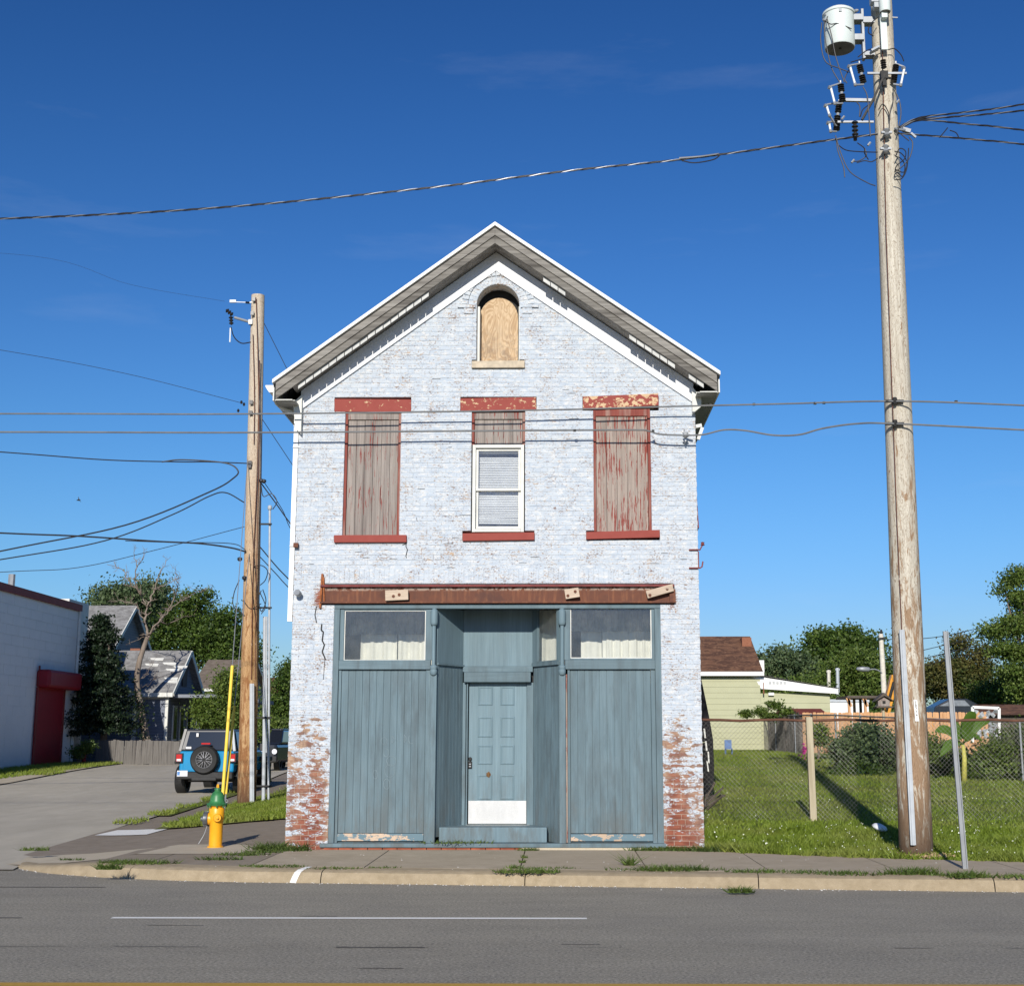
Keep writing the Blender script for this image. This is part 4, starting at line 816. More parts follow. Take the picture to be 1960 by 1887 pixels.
p = at(1312, 832, -.16); b = MB(); b.lathe([(.02, 0), (.05, .02), (.03, .05), (.05, .08), (.02, .10)], (p.x, -.16, p.z - .05), 12); b.tube([(p.x, 0, p.z - .1), (p.x, -.16, p.z - .1), (p.x, -.16, p.z + .1), (p.x, 0, p.z + .1)], .012, 6)
b.obox((p.x + .06, -.16, p.z + .02), (.1, .03, .03), (0, .3, 0)); b.build('wire_anchor', simple('pale_iron', (.5, .52, .54), .6), BLD, smooth=40)
p = at(1334, 830, -.05); b = MB(); b.obox((p.x + .05, -.05, p.z), (.05, .05, .2), (0, .35, 0)); b.obox((p.x + .03, -.05, p.z + .12), (.09, .06, .05), (0, -.2, 0)); b.build('service_bracket', MT['offwhite'], BLD)

# ================================================================== FIRE HYDRANT
hx, hy = -5.10, .38; hz = .155
HY = thing('fire_hydrant', 'yellow fire hydrant with green bonnet and dark steel side cap on the corner pavement', 'fire hydrant', (hx, hy, hz))
c = (hx, hy, hz)
body = MB().lathe([(.118, .0), (.118, .035), (.098, .04), (.098, .40), (.104, .41), (.112, .44), (.112, .58), (.098, .60), (.115, .605), (.115, .625)], c, 28).build('barrel', MT['hyd_y'], HY, smooth=35)
MB().lathe([(.118, -.03), (.135, -.028), (.135, .006), (.1, .012)], c, 20).build('base_flange', MT['black'], HY, smooth=35)
bon = MB().lathe([(.150, .627), (.155, .645), (.118, .665), (.108, .70), (.100, .76), (.075, .81), (.045, .835), (.045, .855), (.055, .86), (.050, .875), (.02, .885)], c, 28).build('bonnet', MT['hyd_g'], HY, smooth=50)
MB().lathe([(.022, .88), (.02, .92), (.014, .935), (.001, .937)], c, 5).build('operating_nut', MT['hyd_y'], bon)
for i in range(8):
    a = i * math.pi / 4 + .2; MB().lathe([(.014, .60), (.014, .657), (.002, .66)], (hx + .135 * math.cos(a), hy + .135 * math.sin(a), hz), 6).build('flange_bolt', MT['hyd_g'], bon)
o = (hx - .07, hy, hz + .43); MB().lathe([(.085, 0), (.088, .05), (.080, .055)], o, 24, (-1, -.1, 0)).build('pumper_nozzle', MT['hyd_y'], HY, smooth=40)
b = MB().lathe([(.098, .055), (.102, .065), (.102, .115), (.09, .125), (.04, .13), (.035, .16), (.001, .16)], o, 20, (-1, -.1, 0))
for i in range(10): a = i * .628; b.obox((o[0] - .09, o[1] + .100 * math.cos(a), o[2] + .100 * math.sin(a)), (.05, .02, .02), (a, 0, 0))
b.build('pumper_cap', MT['hyd_k'], HY, smooth=40)
o = (hx + .03, hy - .075, hz + .45); k = MB().lathe([(.062, 0), (.062, .05), (.055, .06), (.052, .075)], o, 20, (.25, -1, 0)).build('hose_nozzle', MT['hyd_y'], HY, smooth=40)
MB().lathe([(.024, .07), (.02, .105), (.001, .107)], o, 5, (.25, -1, 0)).build('nozzle_nut', MT['hyd_y'], k)
MB().tube(curve([(hx - .13, hy - .02, hz + .33), (hx - .17, hy - .03, hz + .2), (hx - .24, hy - .05, hz + .07)]), .006, 5).build('chain', MT['galv'], HY)
MB().tube(curve([(hx + .13, hy, hz + .66), (hx + .16, hy, hz + .69), (hx + .11, hy - .02, hz + .74)]), .006, 5).build('flag_wire', MT['galv'], HY)

# ================================================================== UTILITY POLES
def shaft(base, top, r0, r1, mat, par, name='shaft', n=26, seed=0):
    r_ = random.Random(seed); b = MB(); base, top = Vector(base), Vector(top); m = 40
    pts = [base.lerp(top, i / m) for i in range(m + 1)]; o = len(b.v)
    for i, p in enumerate(pts):
        rr_ = r0 + (r1 - r0) * i / m
        for k in range(n):
            g = 2 * math.pi * k / n; q = rr_ * (1 + .02 * math.sin(3 * g + i * .07) + .012 * math.sin(7 * g + 2)); b.v.append((p.x + q * math.cos(g), p.y + q * math.sin(g), p.z))
    for i in range(m):
        for k in range(n): k2 = (k + 1) % n; b.f.append((o + i * n + k, o + i * n + k2, o + (i + 1) * n + k2, o + (i + 1) * n + k))
    b.f.append(tuple(o + m * n + k for k in range(n))); return b.build(name, mat, par, smooth=60)
PY1 = -.95; pb = at(1763, 1640, PY1 - .2); pb = Vector((pb.x - .01, PY1, .05)); t50 = at(1690, 40, PY1); ptop = Vector((t50.x - .006, PY1, 14.2))
PR = thing('utility_pole', 'tall grey wooden power pole with transformer and fuse gear at the right, by the pavement', 'utility pole', tuple(pb))
shaft(pb, ptop, .232, .155, MT['poleR'], PR, seed=1)
def onR(px, py, dy=-.24): return at(px, py, PY1 + dy)
# ground wire moulding and riser guard
b = MB(); q = [onR(px, py) for px, py in ((1748, 1617), (1741, 1480), (1733, 1330), (1726, 1205))]
for p, r_ in zip(q, q[1:]): b.beam(p, r_, .075, .03, up=(0, 1, 0))
gd = b.build('riser_guard', MT['conduit'], PR, bevel=.004)
b = MB()
for p, r_ in zip(q, q[1:]): b.beam(p + Vector((0, -.02, 0)), r_ + Vector((0, -.02, 0)), .035, .02, up=(0, 1, 0))
b.build('guard_rib', MT['conduit'], gd, bevel=.003)
MB().tube([onR(px, py, -.205) for px, py in ((1726, 1205), (1717, 1000), (1708, 760), (1696, 440), (1694, 340), (1690, 150), (1688, 40))], .007, 5).build('ground_wire', MT['rust'], PR)
# number tag
tb = slab4('pole_tag', [(1748.5, 1339), (1755.5, 1339), (1759, 1380), (1752, 1380)], PY1 - .232, PY1 - .226, MT['white'], PR, .0)
for i, ch1 in enumerate('E87741'):
    cu = bpy.data.curves.new('tag_character', 'FONT'); cu.body = ch1; cu.size = .055; cu.align_x = 'CENTER'; cu.align_y = 'CENTER'; cu.extrude = .0006
    to = bpy.data.objects.new('tag_character', cu); col.objects.link(to); bpy.context.view_layer.update()
    me = bpy.data.meshes.new_from_object(to); bpy.data.objects.remove(to); me.materials.clear(); me.materials.append(MT['black'])
    p = at(1752.4 + i * .55, 1344.5 + i * 6, PY1 - .234); o = put('tag_character', me, tb); o.location = p; o.rotation_euler = (R(90), 0, 0)
# clamps
for py, px in ((768, 1712), (811, 1712.5)):
    p = onR(px, py, -.23); b = MB(); b.obox(p, (.26, .05, .035)); b.lathe([(.03, -.05), (.04, 0), (.03, .05)], p + Vector((0, -.02, 0)), 10); b.build('cable_clamp', MT['black'], PR)
# bands near the secondary wires
for py in (1408,): pass
# transformer
tc_ = at(1606, 60, PY1 - .05); r_t = (at(1634.5, 60, PY1).x - at(1577, 60, PY1).x) / 2
zb_ = at(1606, 94, PY1 - .05).z; zt_ = at(1606, 14, PY1 - .05 - .27).z
TR = MB().lathe([(r_t * .96, zb_), (r_t, zb_ + .02), (r_t * 1.0, zt_), (r_t * 1.06, zt_ + .01), (r_t * 1.06, zt_ + .045), (r_t * .8, zt_ + .09), (r_t * .3, zt_ + .12), (.01, zt_ + .12)], (tc_.x, tc_.y, 0), 40).build('transformer_tank', MT['tank'], PR, smooth=40)
MB().lathe([(.01, zb_ + .012), (r_t * .93, zb_ + .012), (r_t * .93, zb_ - .001), (.01, zb_ - .001)], (tc_.x, tc_.y, 0), 40).build('tank_underside', MT['tankb'], TR)
MB().lathe([(.02, zb_ - .01), (.02, zb_)], (tc_.x, tc_.y - .02, 0), 8).build('drain_plug', MT['black'], TR)
b = MB(); p = at(1608, 20, PY1 - .05 - r_t); b.obox(p, (.045, .03, .05)); b.build('tank_lug', MT['galv'], TR)
b = MB()
for px, py in ((1583, 30), (1580, 40), (1637, 22)): p = at(px, py, PY1 - .12); b = MB(); b.lathe([(.02, -.06), (.028, -.02), (.028, .02), (.015, .05)], p, 10, (-.9 if px < 1600 else .9, -.5, .1)); b.build('tank_bushing', MT['galv'], TR)
b = MB(); xr = at(1650, 60, PY1).x; zz1, zz0 = at(1650, 22, PY1).z, at(1650, 117, PY1).z
b.box(xr - .02, xr + .02, PY1 - .08, PY1 + .02, zz0, zz1)
for py in (40, 78): z = at(1645, py, PY1).z; b.box(tc_.x + r_t * .9, xr + .0, PY1 - .12, PY1 + .04, z - .05, z + .05)
for py in (44,): z = at(1660, py, PY1).z; b.box(xr, PR.location.x - .05 if False else at(1672, py, PY1).x, PY1 - .10, PY1 + .04, z - .05, z + .05)
z = at(1660, 108, PY1).z; b.box(xr, at(1672, 108, PY1).x, PY1 - .1, PY1 + .04, z - .035, z + .035)
b.build('transformer_bracket', MT['galv'], PR, bevel=.004)
# small tank in front of the pole
p = at(1694, 20, PY1 - .36); rr_ = .085; zb2 = at(1694, 24, PY1 - .36).z
s2 = MB().lathe([(rr_ * .95, zb2), (rr_, zb2 + .015), (rr_, zb2 + .5), (rr_ * .5, zb2 + .56)], (p.x, p.y, 0), 26).build('capacitor_tank', MT['tank'], PR, smooth=40)
MB().lathe([(.005, zb2 + .004), (rr_ * .9, zb2 + .004), (rr_ * .9, zb2 - .002), (.005, zb2 - .002)], (p.x, p.y, 0), 26).build('tank_underside', MT['tankb'], s2)
b = MB(); z0, z1 = at(1692, 97, PY1 - .26).z, at(1692, 30, PY1 - .26).z; x = at(1691.5, 70, PY1 - .26).x; b.box(x - .05, x + .05, PY1 - .29, PY1 - .26, z0, z1); b.box(x - .045, x + .045, PY1 - .38, PY1 - .27, z1 - .1, z1 + .1); b.build('mounting_plate', MT['tank'], PR, bevel=.006)
b = MB(); b.obox(at(1676, 2, PY1 - .25), (.16, .14, .10)); b.obox(at(1678, 12, PY1 - .25), (.10, .12, .10)); b.obox(at(1674, 96, PY1 - .25), (.14, .12, .03), (0, -.5, 0)); b.tube([at(1707, 34, PY1 - .1), at(1718, 34.5, PY1 - .1)], .012, 6); b.build('pole_hardware', MT['conduit'], PR, kind='stuff')
# fuse cut-outs and arresters
def ribbed(b, p, q, r, n):
    p, q = Vector(p), Vector(q); L = (q - p).length; prof = [(r * .4, 0)]
    for i in range(n): a = L * i / n; prof += [(r * .5, a + L * .05 / n), (r, a + L * .35 / n), (r * .95, a + L * .55 / n), (r * .45, a + L * .75 / n)]
    prof.append((r * .4, L)); b.lathe(prof, p, 14, q - p)
def cutout(top, bot, ftop, fbot, Y, nm='fuse_cutout'):
    """insulator from top to bot, fuse tube from ftop to fbot (pixels)"""
    T_, B_ = at(*top, Y), at(*bot, Y); FT, FB = at(*ftop, Y - .05), at(*fbot, Y - .05)
    b = MB(); mid = T_.lerp(B_, .5); ribbed(b, T_, T_.lerp(B_, .44), .052, 4); ribbed(b, T_.lerp(B_, .56), B_, .052, 4)
    o = b.build(nm, MT['ceram'], PR, smooth=50)
    MB().tube([FT, FT.lerp(FB, .5), FB], [.020, .017, .018], 8).build('fuse_tube', MT['fuse'], o, smooth=60)
    b = MB(); up = Vector((0, 0, .02)); b.beam(T_ + up, FT + up, .025, .02); b.beam(B_ - up, FB, .025, .02); b.lathe([(.012, -.03), (.03, -.02), (.03, .02)], FT + Vector((-.015, 0, .0)), 8, (-1, -.3, .2)); b.lathe([(.02, -.02), (.028, 0), (.02, .03)], FB, 8); b.tube([T_ + up, T_ + up * 3], .014, 6); b.lathe([(.026, -.02), (.026, .02)], mid, 10, B_ - T_); b.build('cutout_fitting', MT['galv'], o, kind='stuff')
    return o
cutout((1645, 125), (1653, 160), (1627, 128), (1637, 163), PY1 - .30)
cutout((1715, 125), (1710, 159), (1731, 131), (1724, 164), PY1 - .22)
cutout((1609, 162), (1613, 196), (1590, 168), (1598, 199), PY1 - .30)
cutout((1606, 199), (1601, 240), (1582, 203), (1588, 222), PY1 - .18)
cutout((1602, 236), (1601, 250), (1587, 236), (1590, 252), PY1 - .15)
b = MB(); 
for t_, b__, r_ in (((1690, 115), (1692, 132), .045), ((1636, 232), (1637, 262), .05), ((1637, 262), (1637, 270), .03)): ribbed(b, at(*t_, PY1 - .34), at(*b__, PY1 - .34), r_, 4)
b.build('surge_arrester', MT['ceram'], PR, smooth=50, kind='stuff')
b = MB()
for p0, p1, w in (((1660, 141), (1735, 141), .03), ((1612, 192), (1672, 193), .045), ((1603, 234), (1672, 234), .03)):
    b.beam(at(*p0, PY1 - .24), at(*p1, PY1 - .24), w, w)
b.build('cross_arm_tube', MT['galv'], PR); b = MB()
b.beam(at(1693, 143, PY1 - .32), at(1672, 190, PY1 - .30), .045, .03); b.beam(at(1672, 190, PY1 - .30), at(1650, 230, PY1 - .26), .045, .03); b.obox(at(1692, 145, PY1 - .3), (.11, .08, .12)); b.obox(at(1692, 158, PY1 - .3), (.05, .06, .12)); b.build('support_strut', MT['black'], PR)
# leads and drip loops
b = MB()
LEADS = [[(1584, 32), (1578, 60), (1590, 125), (1607, 158)], [(1583, 36), (1592, 70), (1600, 110), (1616, 158)], [(1573, 44), (1571, 80), (1580, 118), (1606, 131), (1627, 139)], [(1627, 130), (1617, 150), (1621, 160)],
 [(1628, 120), (1645, 115), (1662, 110), (1672, 105)], [(1642, 110), (1658, 98), (1675, 93), (1690, 95)], [(1700, 96), (1712, 94), (1724, 105), (1730, 118)], [(1680, 34), (1667, 46), (1662, 62), (1672, 70)], [(1652, 167), (1660, 185), (1664, 230), (1666, 262)],
 [(1640, 196), (1646, 205), (1645, 224)], [(1667, 199), (1652, 210), (1647, 224)], [(1709, 170), (1710, 190), (1704, 215), (1702, 250)], [(1716, 180), (1723, 200), (1724, 225), (1716, 258)], [(1600, 262), (1604, 290), (1614, 318), (1617, 340)], [(1599, 260), (1612, 300), (1628, 330), (1660, 350), (1676, 356)],
 [(1604, 278), (1620, 288), (1648, 291), (1680, 292)], [(1641, 274), (1654, 284), (1655, 294), (1662, 306)], [(1655, 284), (1658, 298), (1645, 308), (1630, 310)], [(1713, 247), (1730, 262), (1740, 270)], [(1740, 262), (1747, 275), (1742, 300), (1728, 318), (1712, 330)],
 [(1712, 345), (1726, 342), (1735, 325), (1738, 300), (1739, 284)], [(1714, 300), (1722, 285), (1733, 290), (1731, 305), (1716, 318), (1713, 330)], [(1714, 300), (1724, 304), (1732, 318), (1728, 338), (1716, 330)], [(1712, 290), (1726, 295), (1736, 312), (1730, 330), (1714, 325)], [(1682, 210), (1690, 200), (1700, 215), (1702, 232)], [(1680, 304), (1668, 310), (1655, 308), (1640, 312)], [(1798, 264), (1806, 255), (1814, 245)], [(1818, 250), (1830, 255), (1836, 266)], [(1578, 40), (1590, 47), (1605, 46), (1630, 56)]]
for i, L in enumerate(LEADS):
    d = -.26 - .04 * math.sin(i); MB().tube(curve([at(a, c, PY1 + d) for a, c in L], 6), .0085, 5, True).build('lead_wire', MT['wire'], PR)
b = MB()
for px, py in ((1697, 254), (1695, 285)):
    p = onR(px, py, -.26); b.lathe([(.03, -.07), (.055, -.05), (.03, -.01), (.055, .03), (.03, .06)], p, 12); b.obox(p, (.16, .04, .03))
p = at(1735, 250, PY1 - .1); b.obox(p, (.12, .05, .06), (0, .3, 0)); b.obox(p + Vector((.1, 0, -.08)), (.10, .03, .03), (0, .8, 0)); b.beam(at(1712, 247, PY1 - .2), p, .03, .03)
for px, py in ((1663, 276), (1632, 309), (1718, 195), (1613, 226)): b.tube([at(px - 2, py + 3, PY1 - .3), at(px + 3, py - 3, PY1 - .3)], .018, 6)
b.build('dead_end_hardware', MT['galv'], PR, kind='stuff')
mulch = MB(); rm = random.Random(5)
for i in range(420):
    a = rm.uniform(0, 6.28); q = rm.gauss(.27, .09); x, y = pb.x + .10 + q * math.cos(a), PY1 - .1 + q * .9 * math.sin(a); s = rm.uniform(.01, .03); mulch.obox((x, y, max(gz(x, y), .16) + .02 + rm.uniform(0, .05) * max(0, 1 - q * 1.5)), (s * 1.6, s, s * .5), (rm.uniform(-.5, .5), rm.uniform(-.5, .5), rm.uniform(0, 3)))
tag(mulch.build('wood_chips', MT['mulch']), 'pale chips heaped round the foot of the grey power pole', 'wood chips', kind='stuff')

# left pole
LY = 12.5; lb = at(472, 1541, LY); lt = at(494, 566, LY); lbz = gz(lb.x, LY)
PL = thing('utility_pole', 'honey brown wooden power pole with yellow guy guards beside the side street', 'utility pole', (lb.x, LY, lbz))
shaft((lb.x, LY, lbz - .2), (lt.x, LY, lt.z), .225, .165, MT['poleL'], PL, seed=2)
def onL(px, py, dy=-.24): return at(px, py, LY + dy)
b = MB().beam(onL(481, 1542, -.25), onL(481, 1308, -.25), .075, .03, up=(0, 1, 0)); b.beam(onL(485.5, 1542, -.24), onL(485.5, 1308, -.24), .025, .03, up=(0, 1, 0)); b.build('riser_guard', MT['conduit'], PL, bevel=.004)
b = MB()
for L in ([(490, 570), (494, 700), (496, 860), (493, 1000), (490, 1150), (489, 1300)], [(484, 640), (487, 760), (486, 850)], [(497, 690), (492, 900), (484, 1100), (481, 1300)]): b.tube(curve([onL(a, c, -.215) for a, c in L], 4), .011, 5)
b.build('ground_wire', MT['rust'], PL)
b = MB()
for x0, y0, x1, y1, r_ in ((497, 1000 + 10, 512, 975, 0),): pass
b.tube([onL(504, 1539, 0), onL(506, 1400, 0), onL(507, 1180, 0)], .045, 10); b.tube([onL(514, 1539, 0), onL(515.5, 1180, 0), onL(516.5, 990, 0), onL(516.5, 970, 0)], .028, 10); b.lathe([(.03, -.06), (.055, -.03), (.05, .05), (.01, .07)], onL(516.5, 972, 0), 10); b.tube([onL(509.5, 1440, 0), onL(511, 1180, 0)], .02, 8)
b.build('riser_conduit', MT['conduit'], PL, smooth=60)
for py in (1003, 1163, 1373, 1504): MB().beam(onL(491, py, -.05), onL(520, py, -.05), .05, .04).build('standoff_bracket', MT['black'], PL)
b = MB(); p = onL(460, 578, -.1)
ribbed(b, onL(470, 579, -.1), onL(478, 580, -.1), .035, 5); o = b.build('dead_end_insulator', MT['ceram'], PL)
MB().beam(onL(478, 579, -.1), onL(484, 579, -.1), .03, .03).beam(onL(444, 578, -.1), onL(470, 579, -.1), .02, .02).obox(onL(446, 577, -.1), (.16, .05, .07)).build('strain_clamp', MT['galv'], o)
b = MB().tube([onL(449, 608, -.1), onL(480, 617, -.1)], .035, 8); b.obox(onL(480, 617, -.15), (.1, .1, .12)); ar = b.build('side_arm', MT['galv'], PL)
b = MB(); ribbed(b, onL(445, 603, -.1), onL(433, 593, -.1), .06, 3); ribbed(b, onL(442, 606, -.1), onL(443, 622, -.1), .06, 3); b.tube(curve([onL(442, 626, -.1), onL(448, 645, -.1), onL(462, 657, -.1), onL(481, 655, -.1)]), .014, 6); b.build('arrester', MT['ceram'], ar, smooth=50)
MB().tube([onL(441, 628, -.1), onL(440, 655, -.1)], .018, 6).build('fuse_tube', MT['fuse'], ar)
b = MB()
for px, py in ((462, 770), (467, 774), (456, 786)): b.lathe([(.02, -.04), (.035, 0), (.02, .04)], onL(px, py, -.1), 8)
for px, py in ((486, 573), (483, 600), (481, 770), (480, 790), (479, 886), (478, 892)): b.obox(onL(px, py, -.23), (.08, .06, .10)); 
for px, py in ((459, 1070), (500, 920), (468, 1106), (505, 921)): b.lathe([(.03, -.05), (.06, -.02), (.06, .03), (.02, .05)], onL(px, py, -.2), 10)
b.build('pole_hardware', MT['ceram'], PL, kind='stuff')
b = MB()
for L in ([(458, 1110), (448, 1135), (447, 1160), (468, 1178)], [(500, 1130), (495, 1145), (500, 1170), (509, 1150), (503, 1128)], [(498, 1135), (508, 1160), (500, 1175)], [(485, 1085), (500, 1082), (512, 1092), (508, 1110), (498, 1120)], [(500, 930), (504, 950), (520, 945), (530, 960), (522, 975)], [(466, 1150), (480, 1165), (500, 1155)]): b.tube(curve([onL(a, c, -.2) for a, c in L], 6), .012, 5, False)
b.build('cable_loop', MT['wire'], PL)
# guy wires with yellow guards
for (tx, ty), (bx, by), gtop, w, lab in (((474, 880), (424, 1552), 1275, .075, 'guy wire in a thick yellow guard beside the honey brown pole'), ((477, 1060), (429, 1552), 1350, .06, 'thinner guy wire in a shorter yellow guard beside the honey brown pole')):
    GYb = 8.6; A_ = at(bx, 1545, GYb); A_.z = gz(A_.x, GYb); B_ = at(tx, ty, LY - .2)
    g = thing('guy_wire', lab, 'guy wire', tuple(A_)); MB().tube([A_, B_], .010, 6).build('wire', MT['alu'], g)
    # guard runs up the wire until the height seen in the photograph
    best = min((abs(1 - 0), 0) for _ in [0]); 
    def proj(p):
        q = [p[i] - CAM[i] for i in range(3)]; d_ = sum(q[i] * _F[i] for i in range(3)); return PPY - FPX * sum(q[i] * _U[i] for i in range(3)) / d_
    t = min(range(5, 95), key=lambda k: abs(proj(A_.lerp(B_, k / 100)) - gtop)) / 100; t0 = min(range(0, 60), key=lambda k: abs(proj(A_.lerp(B_, k / 100)) - 1518)) / 100
    MB().tube([A_.lerp(B_, t0), A_.lerp(B_, t)], w * .5, 8).build('guy_guard', MT['yguard'], g, smooth=60)
    MB().tube([A_, A_.lerp(B_, t0 + .01)], .016, 6).build('anchor_rod', MT['galv'], g)

# ================================================================== OVERHEAD CABLES
def cable(name, pts, r, mat, label, cat='cable', n=8, group=None): return tag(MB().tube(curve(pts, n), r, 6).build(name, mat), label, cat, group)
def twisted(name, pts, r, label, pitch=.55, n=40):
    P = curve(pts, n); t = thing(name, label, 'cable', tuple(P[0])); L = 0; ph = []
    for a, b_ in zip(P, P[1:]): ph.append(L); L += (b_ - a).length
    ph.append(L); m = max(len(P), int(L / pitch * 8)); 
    pts2 = []; j = 0
    for i in range(m + 1):
        s = L * i / m
        while j < len(P) - 2 and ph[j + 1] < s: j += 1
        k = (s - ph[j]) / max(1e-6, ph[j + 1] - ph[j]); pts2.append((P[j].lerp(P[j + 1], k), s, (P[j + 1] - P[j]).normalized()))
    for off, mt, rr2 in ((0, 'wire', 1.0), (2.1, 'wire', 1.0), (4.2, 'alu', .8)):
        q = []
        for p, s, d in pts2: a = d.cross(Vector((0, 0, 1))).normalized(); b_ = a.cross(d); g = 2 * math.pi * s / pitch + off; q.append(p + (a * math.cos(g) + b_ * math.sin(g)) * r)
        MB().tube(q, r * rr2, 5).build('strand' if mt == 'wire' else 'bare_neutral', MT[mt], t)
    return t
yA = PY1 - .25
twisted('service_cable', [at(-700, 440, yA), at(0, 419, yA), at(400, 399, yA), at(800, 362, yA), at(1100, 326, yA), at(1300, 306, yA), at(1500, 280, yA), at(1680, 257, yA)], .009, 'twisted cable crossing the sky above the gable, left edge to the grey pole', .50)
MB().tube(curve([at(1300, 303, yA), at(1340, 300, yA - .03), at(1376, 295, yA)]), .014, 6).build('cable_splice', MT['alu'], bpy.data.objects['service_cable'])
MB().tube(curve([at(1305, 308, yA), at(1330, 312, yA - .03), at(1365, 306, yA), at(1380, 296, yA)]), .009, 6).build('splice_loop', MT['wire'], bpy.data.objects['service_cable'])
for i, (q, lab) in enumerate(([([(1716, 247), (1760, 226), (1850, 215), (1960, 200), (2300, 140)]), 'uppermost twisted cable running right from the grey pole'], [([(1716, 249), (1760, 229), (1800, 226), (1960, 212), (2300, 170)]), 'second twisted cable from the top leaving the grey pole to the right'], [([(1716, 250), (1760, 231), (1850, 238), (1960, 250), (2300, 300)]), 'third twisted cable down, sloping right from the grey pole'], [([(1720, 256), (1800, 262), (1880, 269), (1960, 277), (2300, 320)]), 'lowest twisted cable sloping right from the grey pole'])):
    twisted('service_cable', [at(a, c, PY1 - .1 - (0 if k < 3 else 0)) for k, (a, c) in enumerate(q)], .008, lab, .5)
yc = -.25
def bc(L, y=yc): return [at(a, c, y if a < 1450 else (y + (PY1 - .27 - y) * min(1, (a - 1450) / 262))) for a, c in L]
cable('overhead_cable', bc([(-900, 795), (0, 792), (450, 792.5), (980, 786), (1330, 777), (1500, 773), (1712, 768), (1960, 776), (2500, 800)]), .0125, MT['wiregrey'], 'upper of the two straight cables crossing the facade above the windows')
cable('overhead_cable', bc([(-900, 828), (0, 827), (450, 828), (900, 825), (1200, 823), (1240, 825), (1262, 831), (1300, 833), (1345, 832), (1385, 823), (1425, 824), (1480, 833), (1530, 832), (1575, 820), (1640, 811), (1712, 811), (1960, 823), (2500, 850)]), .0135, MT['wiregrey'], 'lower of the two facade cables, dipping at the right corner of the building')
b = MB()
for px, py in ((1100, 824), (1352, 776), (1360, 775), (1443, 774), (1560, 772), (1577, 771), (1250, 825), (1830, 769)): b.obox(bc([(px, py)])[0], (.04, .03, .035))
tag(b.build('cable_tie', MT['black']), 'small dark clips strung along the two facade cables', 'cable ties', kind='stuff')
LC = [([(-400, 470), (60, 490), (250, 545), (430, 577)], .003, 'faint thin wire reaching the top of the honey brown pole'), ([(-400, 610), (0, 670), (240, 715), (465, 772)], .006, 'thin wire sloping down to the honey brown pole below its top'),
 ([(-500, 830), (0, 865), (200, 880), (345, 884), (400, 884), (475, 887)], .014, 'thick black cable level with the bottom of the facade cables, left of the brown pole'), ([(-500, 1160), (0, 1055), (240, 1005), (400, 942), (447, 915), (455, 900), (430, 886), (350, 880), (310, 884)], .018, 'looping black drip cable at the left of the brown pole'),
 ([(-500, 1150), (0, 1071), (200, 1035), (330, 985), (400, 950), (432, 943), (468, 962)], .015, 'black cable curling up to the brown pole under the drip loop'), ([(-400, 1000), (0, 1020), (150, 1026), (300, 1036), (380, 1040), (440, 1048), (471, 1056)], .020, 'thick bundled black cable passing over the dead tree'),
 ([(-400, 1120), (0, 1095), (150, 1086), (300, 1052), (468, 1008)], .008, 'thin wire rising above the white block building to the brown pole'), ([(240, 1035), (330, 1038), (440, 1040), (470, 1052)], .010, 'short slack wire just above the dead tree')]
for L, r_, lab in LC: cable('overhead_cable', [at(a, c, LY - .2) for a, c in L], r_, MT['wire'], lab)
for L, r_, lab in [([(500, 608), (567, 742), (760, 1130)], .009, 'taut thin wire from the brown pole top down behind the roof'), ([(497, 795), (568, 902), (760, 1190)], .009, 'taut thin wire from the middle of the brown pole to the building'), ([(500, 925), (530, 966), (567, 1017), (700, 1190)], .016, 'upper black service drop from brown pole to building'), ([(498, 1047), (530, 1085), (562, 1118), (700, 1260)], .016, 'middle black service drop from brown pole to building'), ([(498, 1066), (530, 1100), (560, 1132), (700, 1270)], .013, 'lowest black service drop from brown pole to building'), ([(505, 922), (540, 975), (567, 1030), (680, 1190)], .010, 'thin service drop hanging just under the upper one, by the brown pole')]:
    cable('service_drop', [at(a, c, LY) for a, c in L], r_, MT['wire'], lab, 'cable')
bird = MB(); p = at(150, 957, 20); bird.tube([p + Vector((-.06, 0, -.01)), p, p + Vector((.07, 0, .005))], [.005, .025, .006], 6); bird.add([p, p + Vector((-.025, .02, .13)), p + Vector((.04, .0, .01)), p + Vector((.01, -.01, -.005))], [(0, 1, 2), (0, 2, 3)]); bird.add([p, p + Vector((.09, .02, -.07)), p + Vector((.04, 0, 0))], [(0, 1, 2)])
tag(bird.build('bird', MT['black']), 'small dark bird flying in the sky left of the brown pole', 'bird')

# ================================================================== SIGN POST, FENCE POSTS, CHAIN LINK
sb = at(1847.5, 1667, -2.75); st = at(1809, 1208, -2.75)
SP = thing('sign_post', 'bare galvanised channel post leaning left at the pavement edge, right of the grey pole', 'sign post', tuple(sb))
b = MB(); d = (st - sb); 
b.beam(sb - d * .03, st, .012, .05, up=(1, 0, 0)); b.build('channel_web', MT['galv'], SP)
for dx in (-.026, .026): MB().beam(sb - d * .03 + Vector((dx, -.014, 0)), st + Vector((dx, -.014, 0)), .012, .034, up=(0, 1, 0)).build('channel_flange', MT['galv'], SP)
wp0 = at(1557, 1573, 4.5); wp1 = at(1548, 1372, 4.5); wp0.z = gz(wp0.x, 4.5) - .05
tag(MB().beam(wp0, wp1, .115, .10, up=(0, 1, 0)).build('fence_post', MT['postwood'], bevel=.006), 'weathered square wooden post standing in the lawn at the chain link fence', 'fence post')
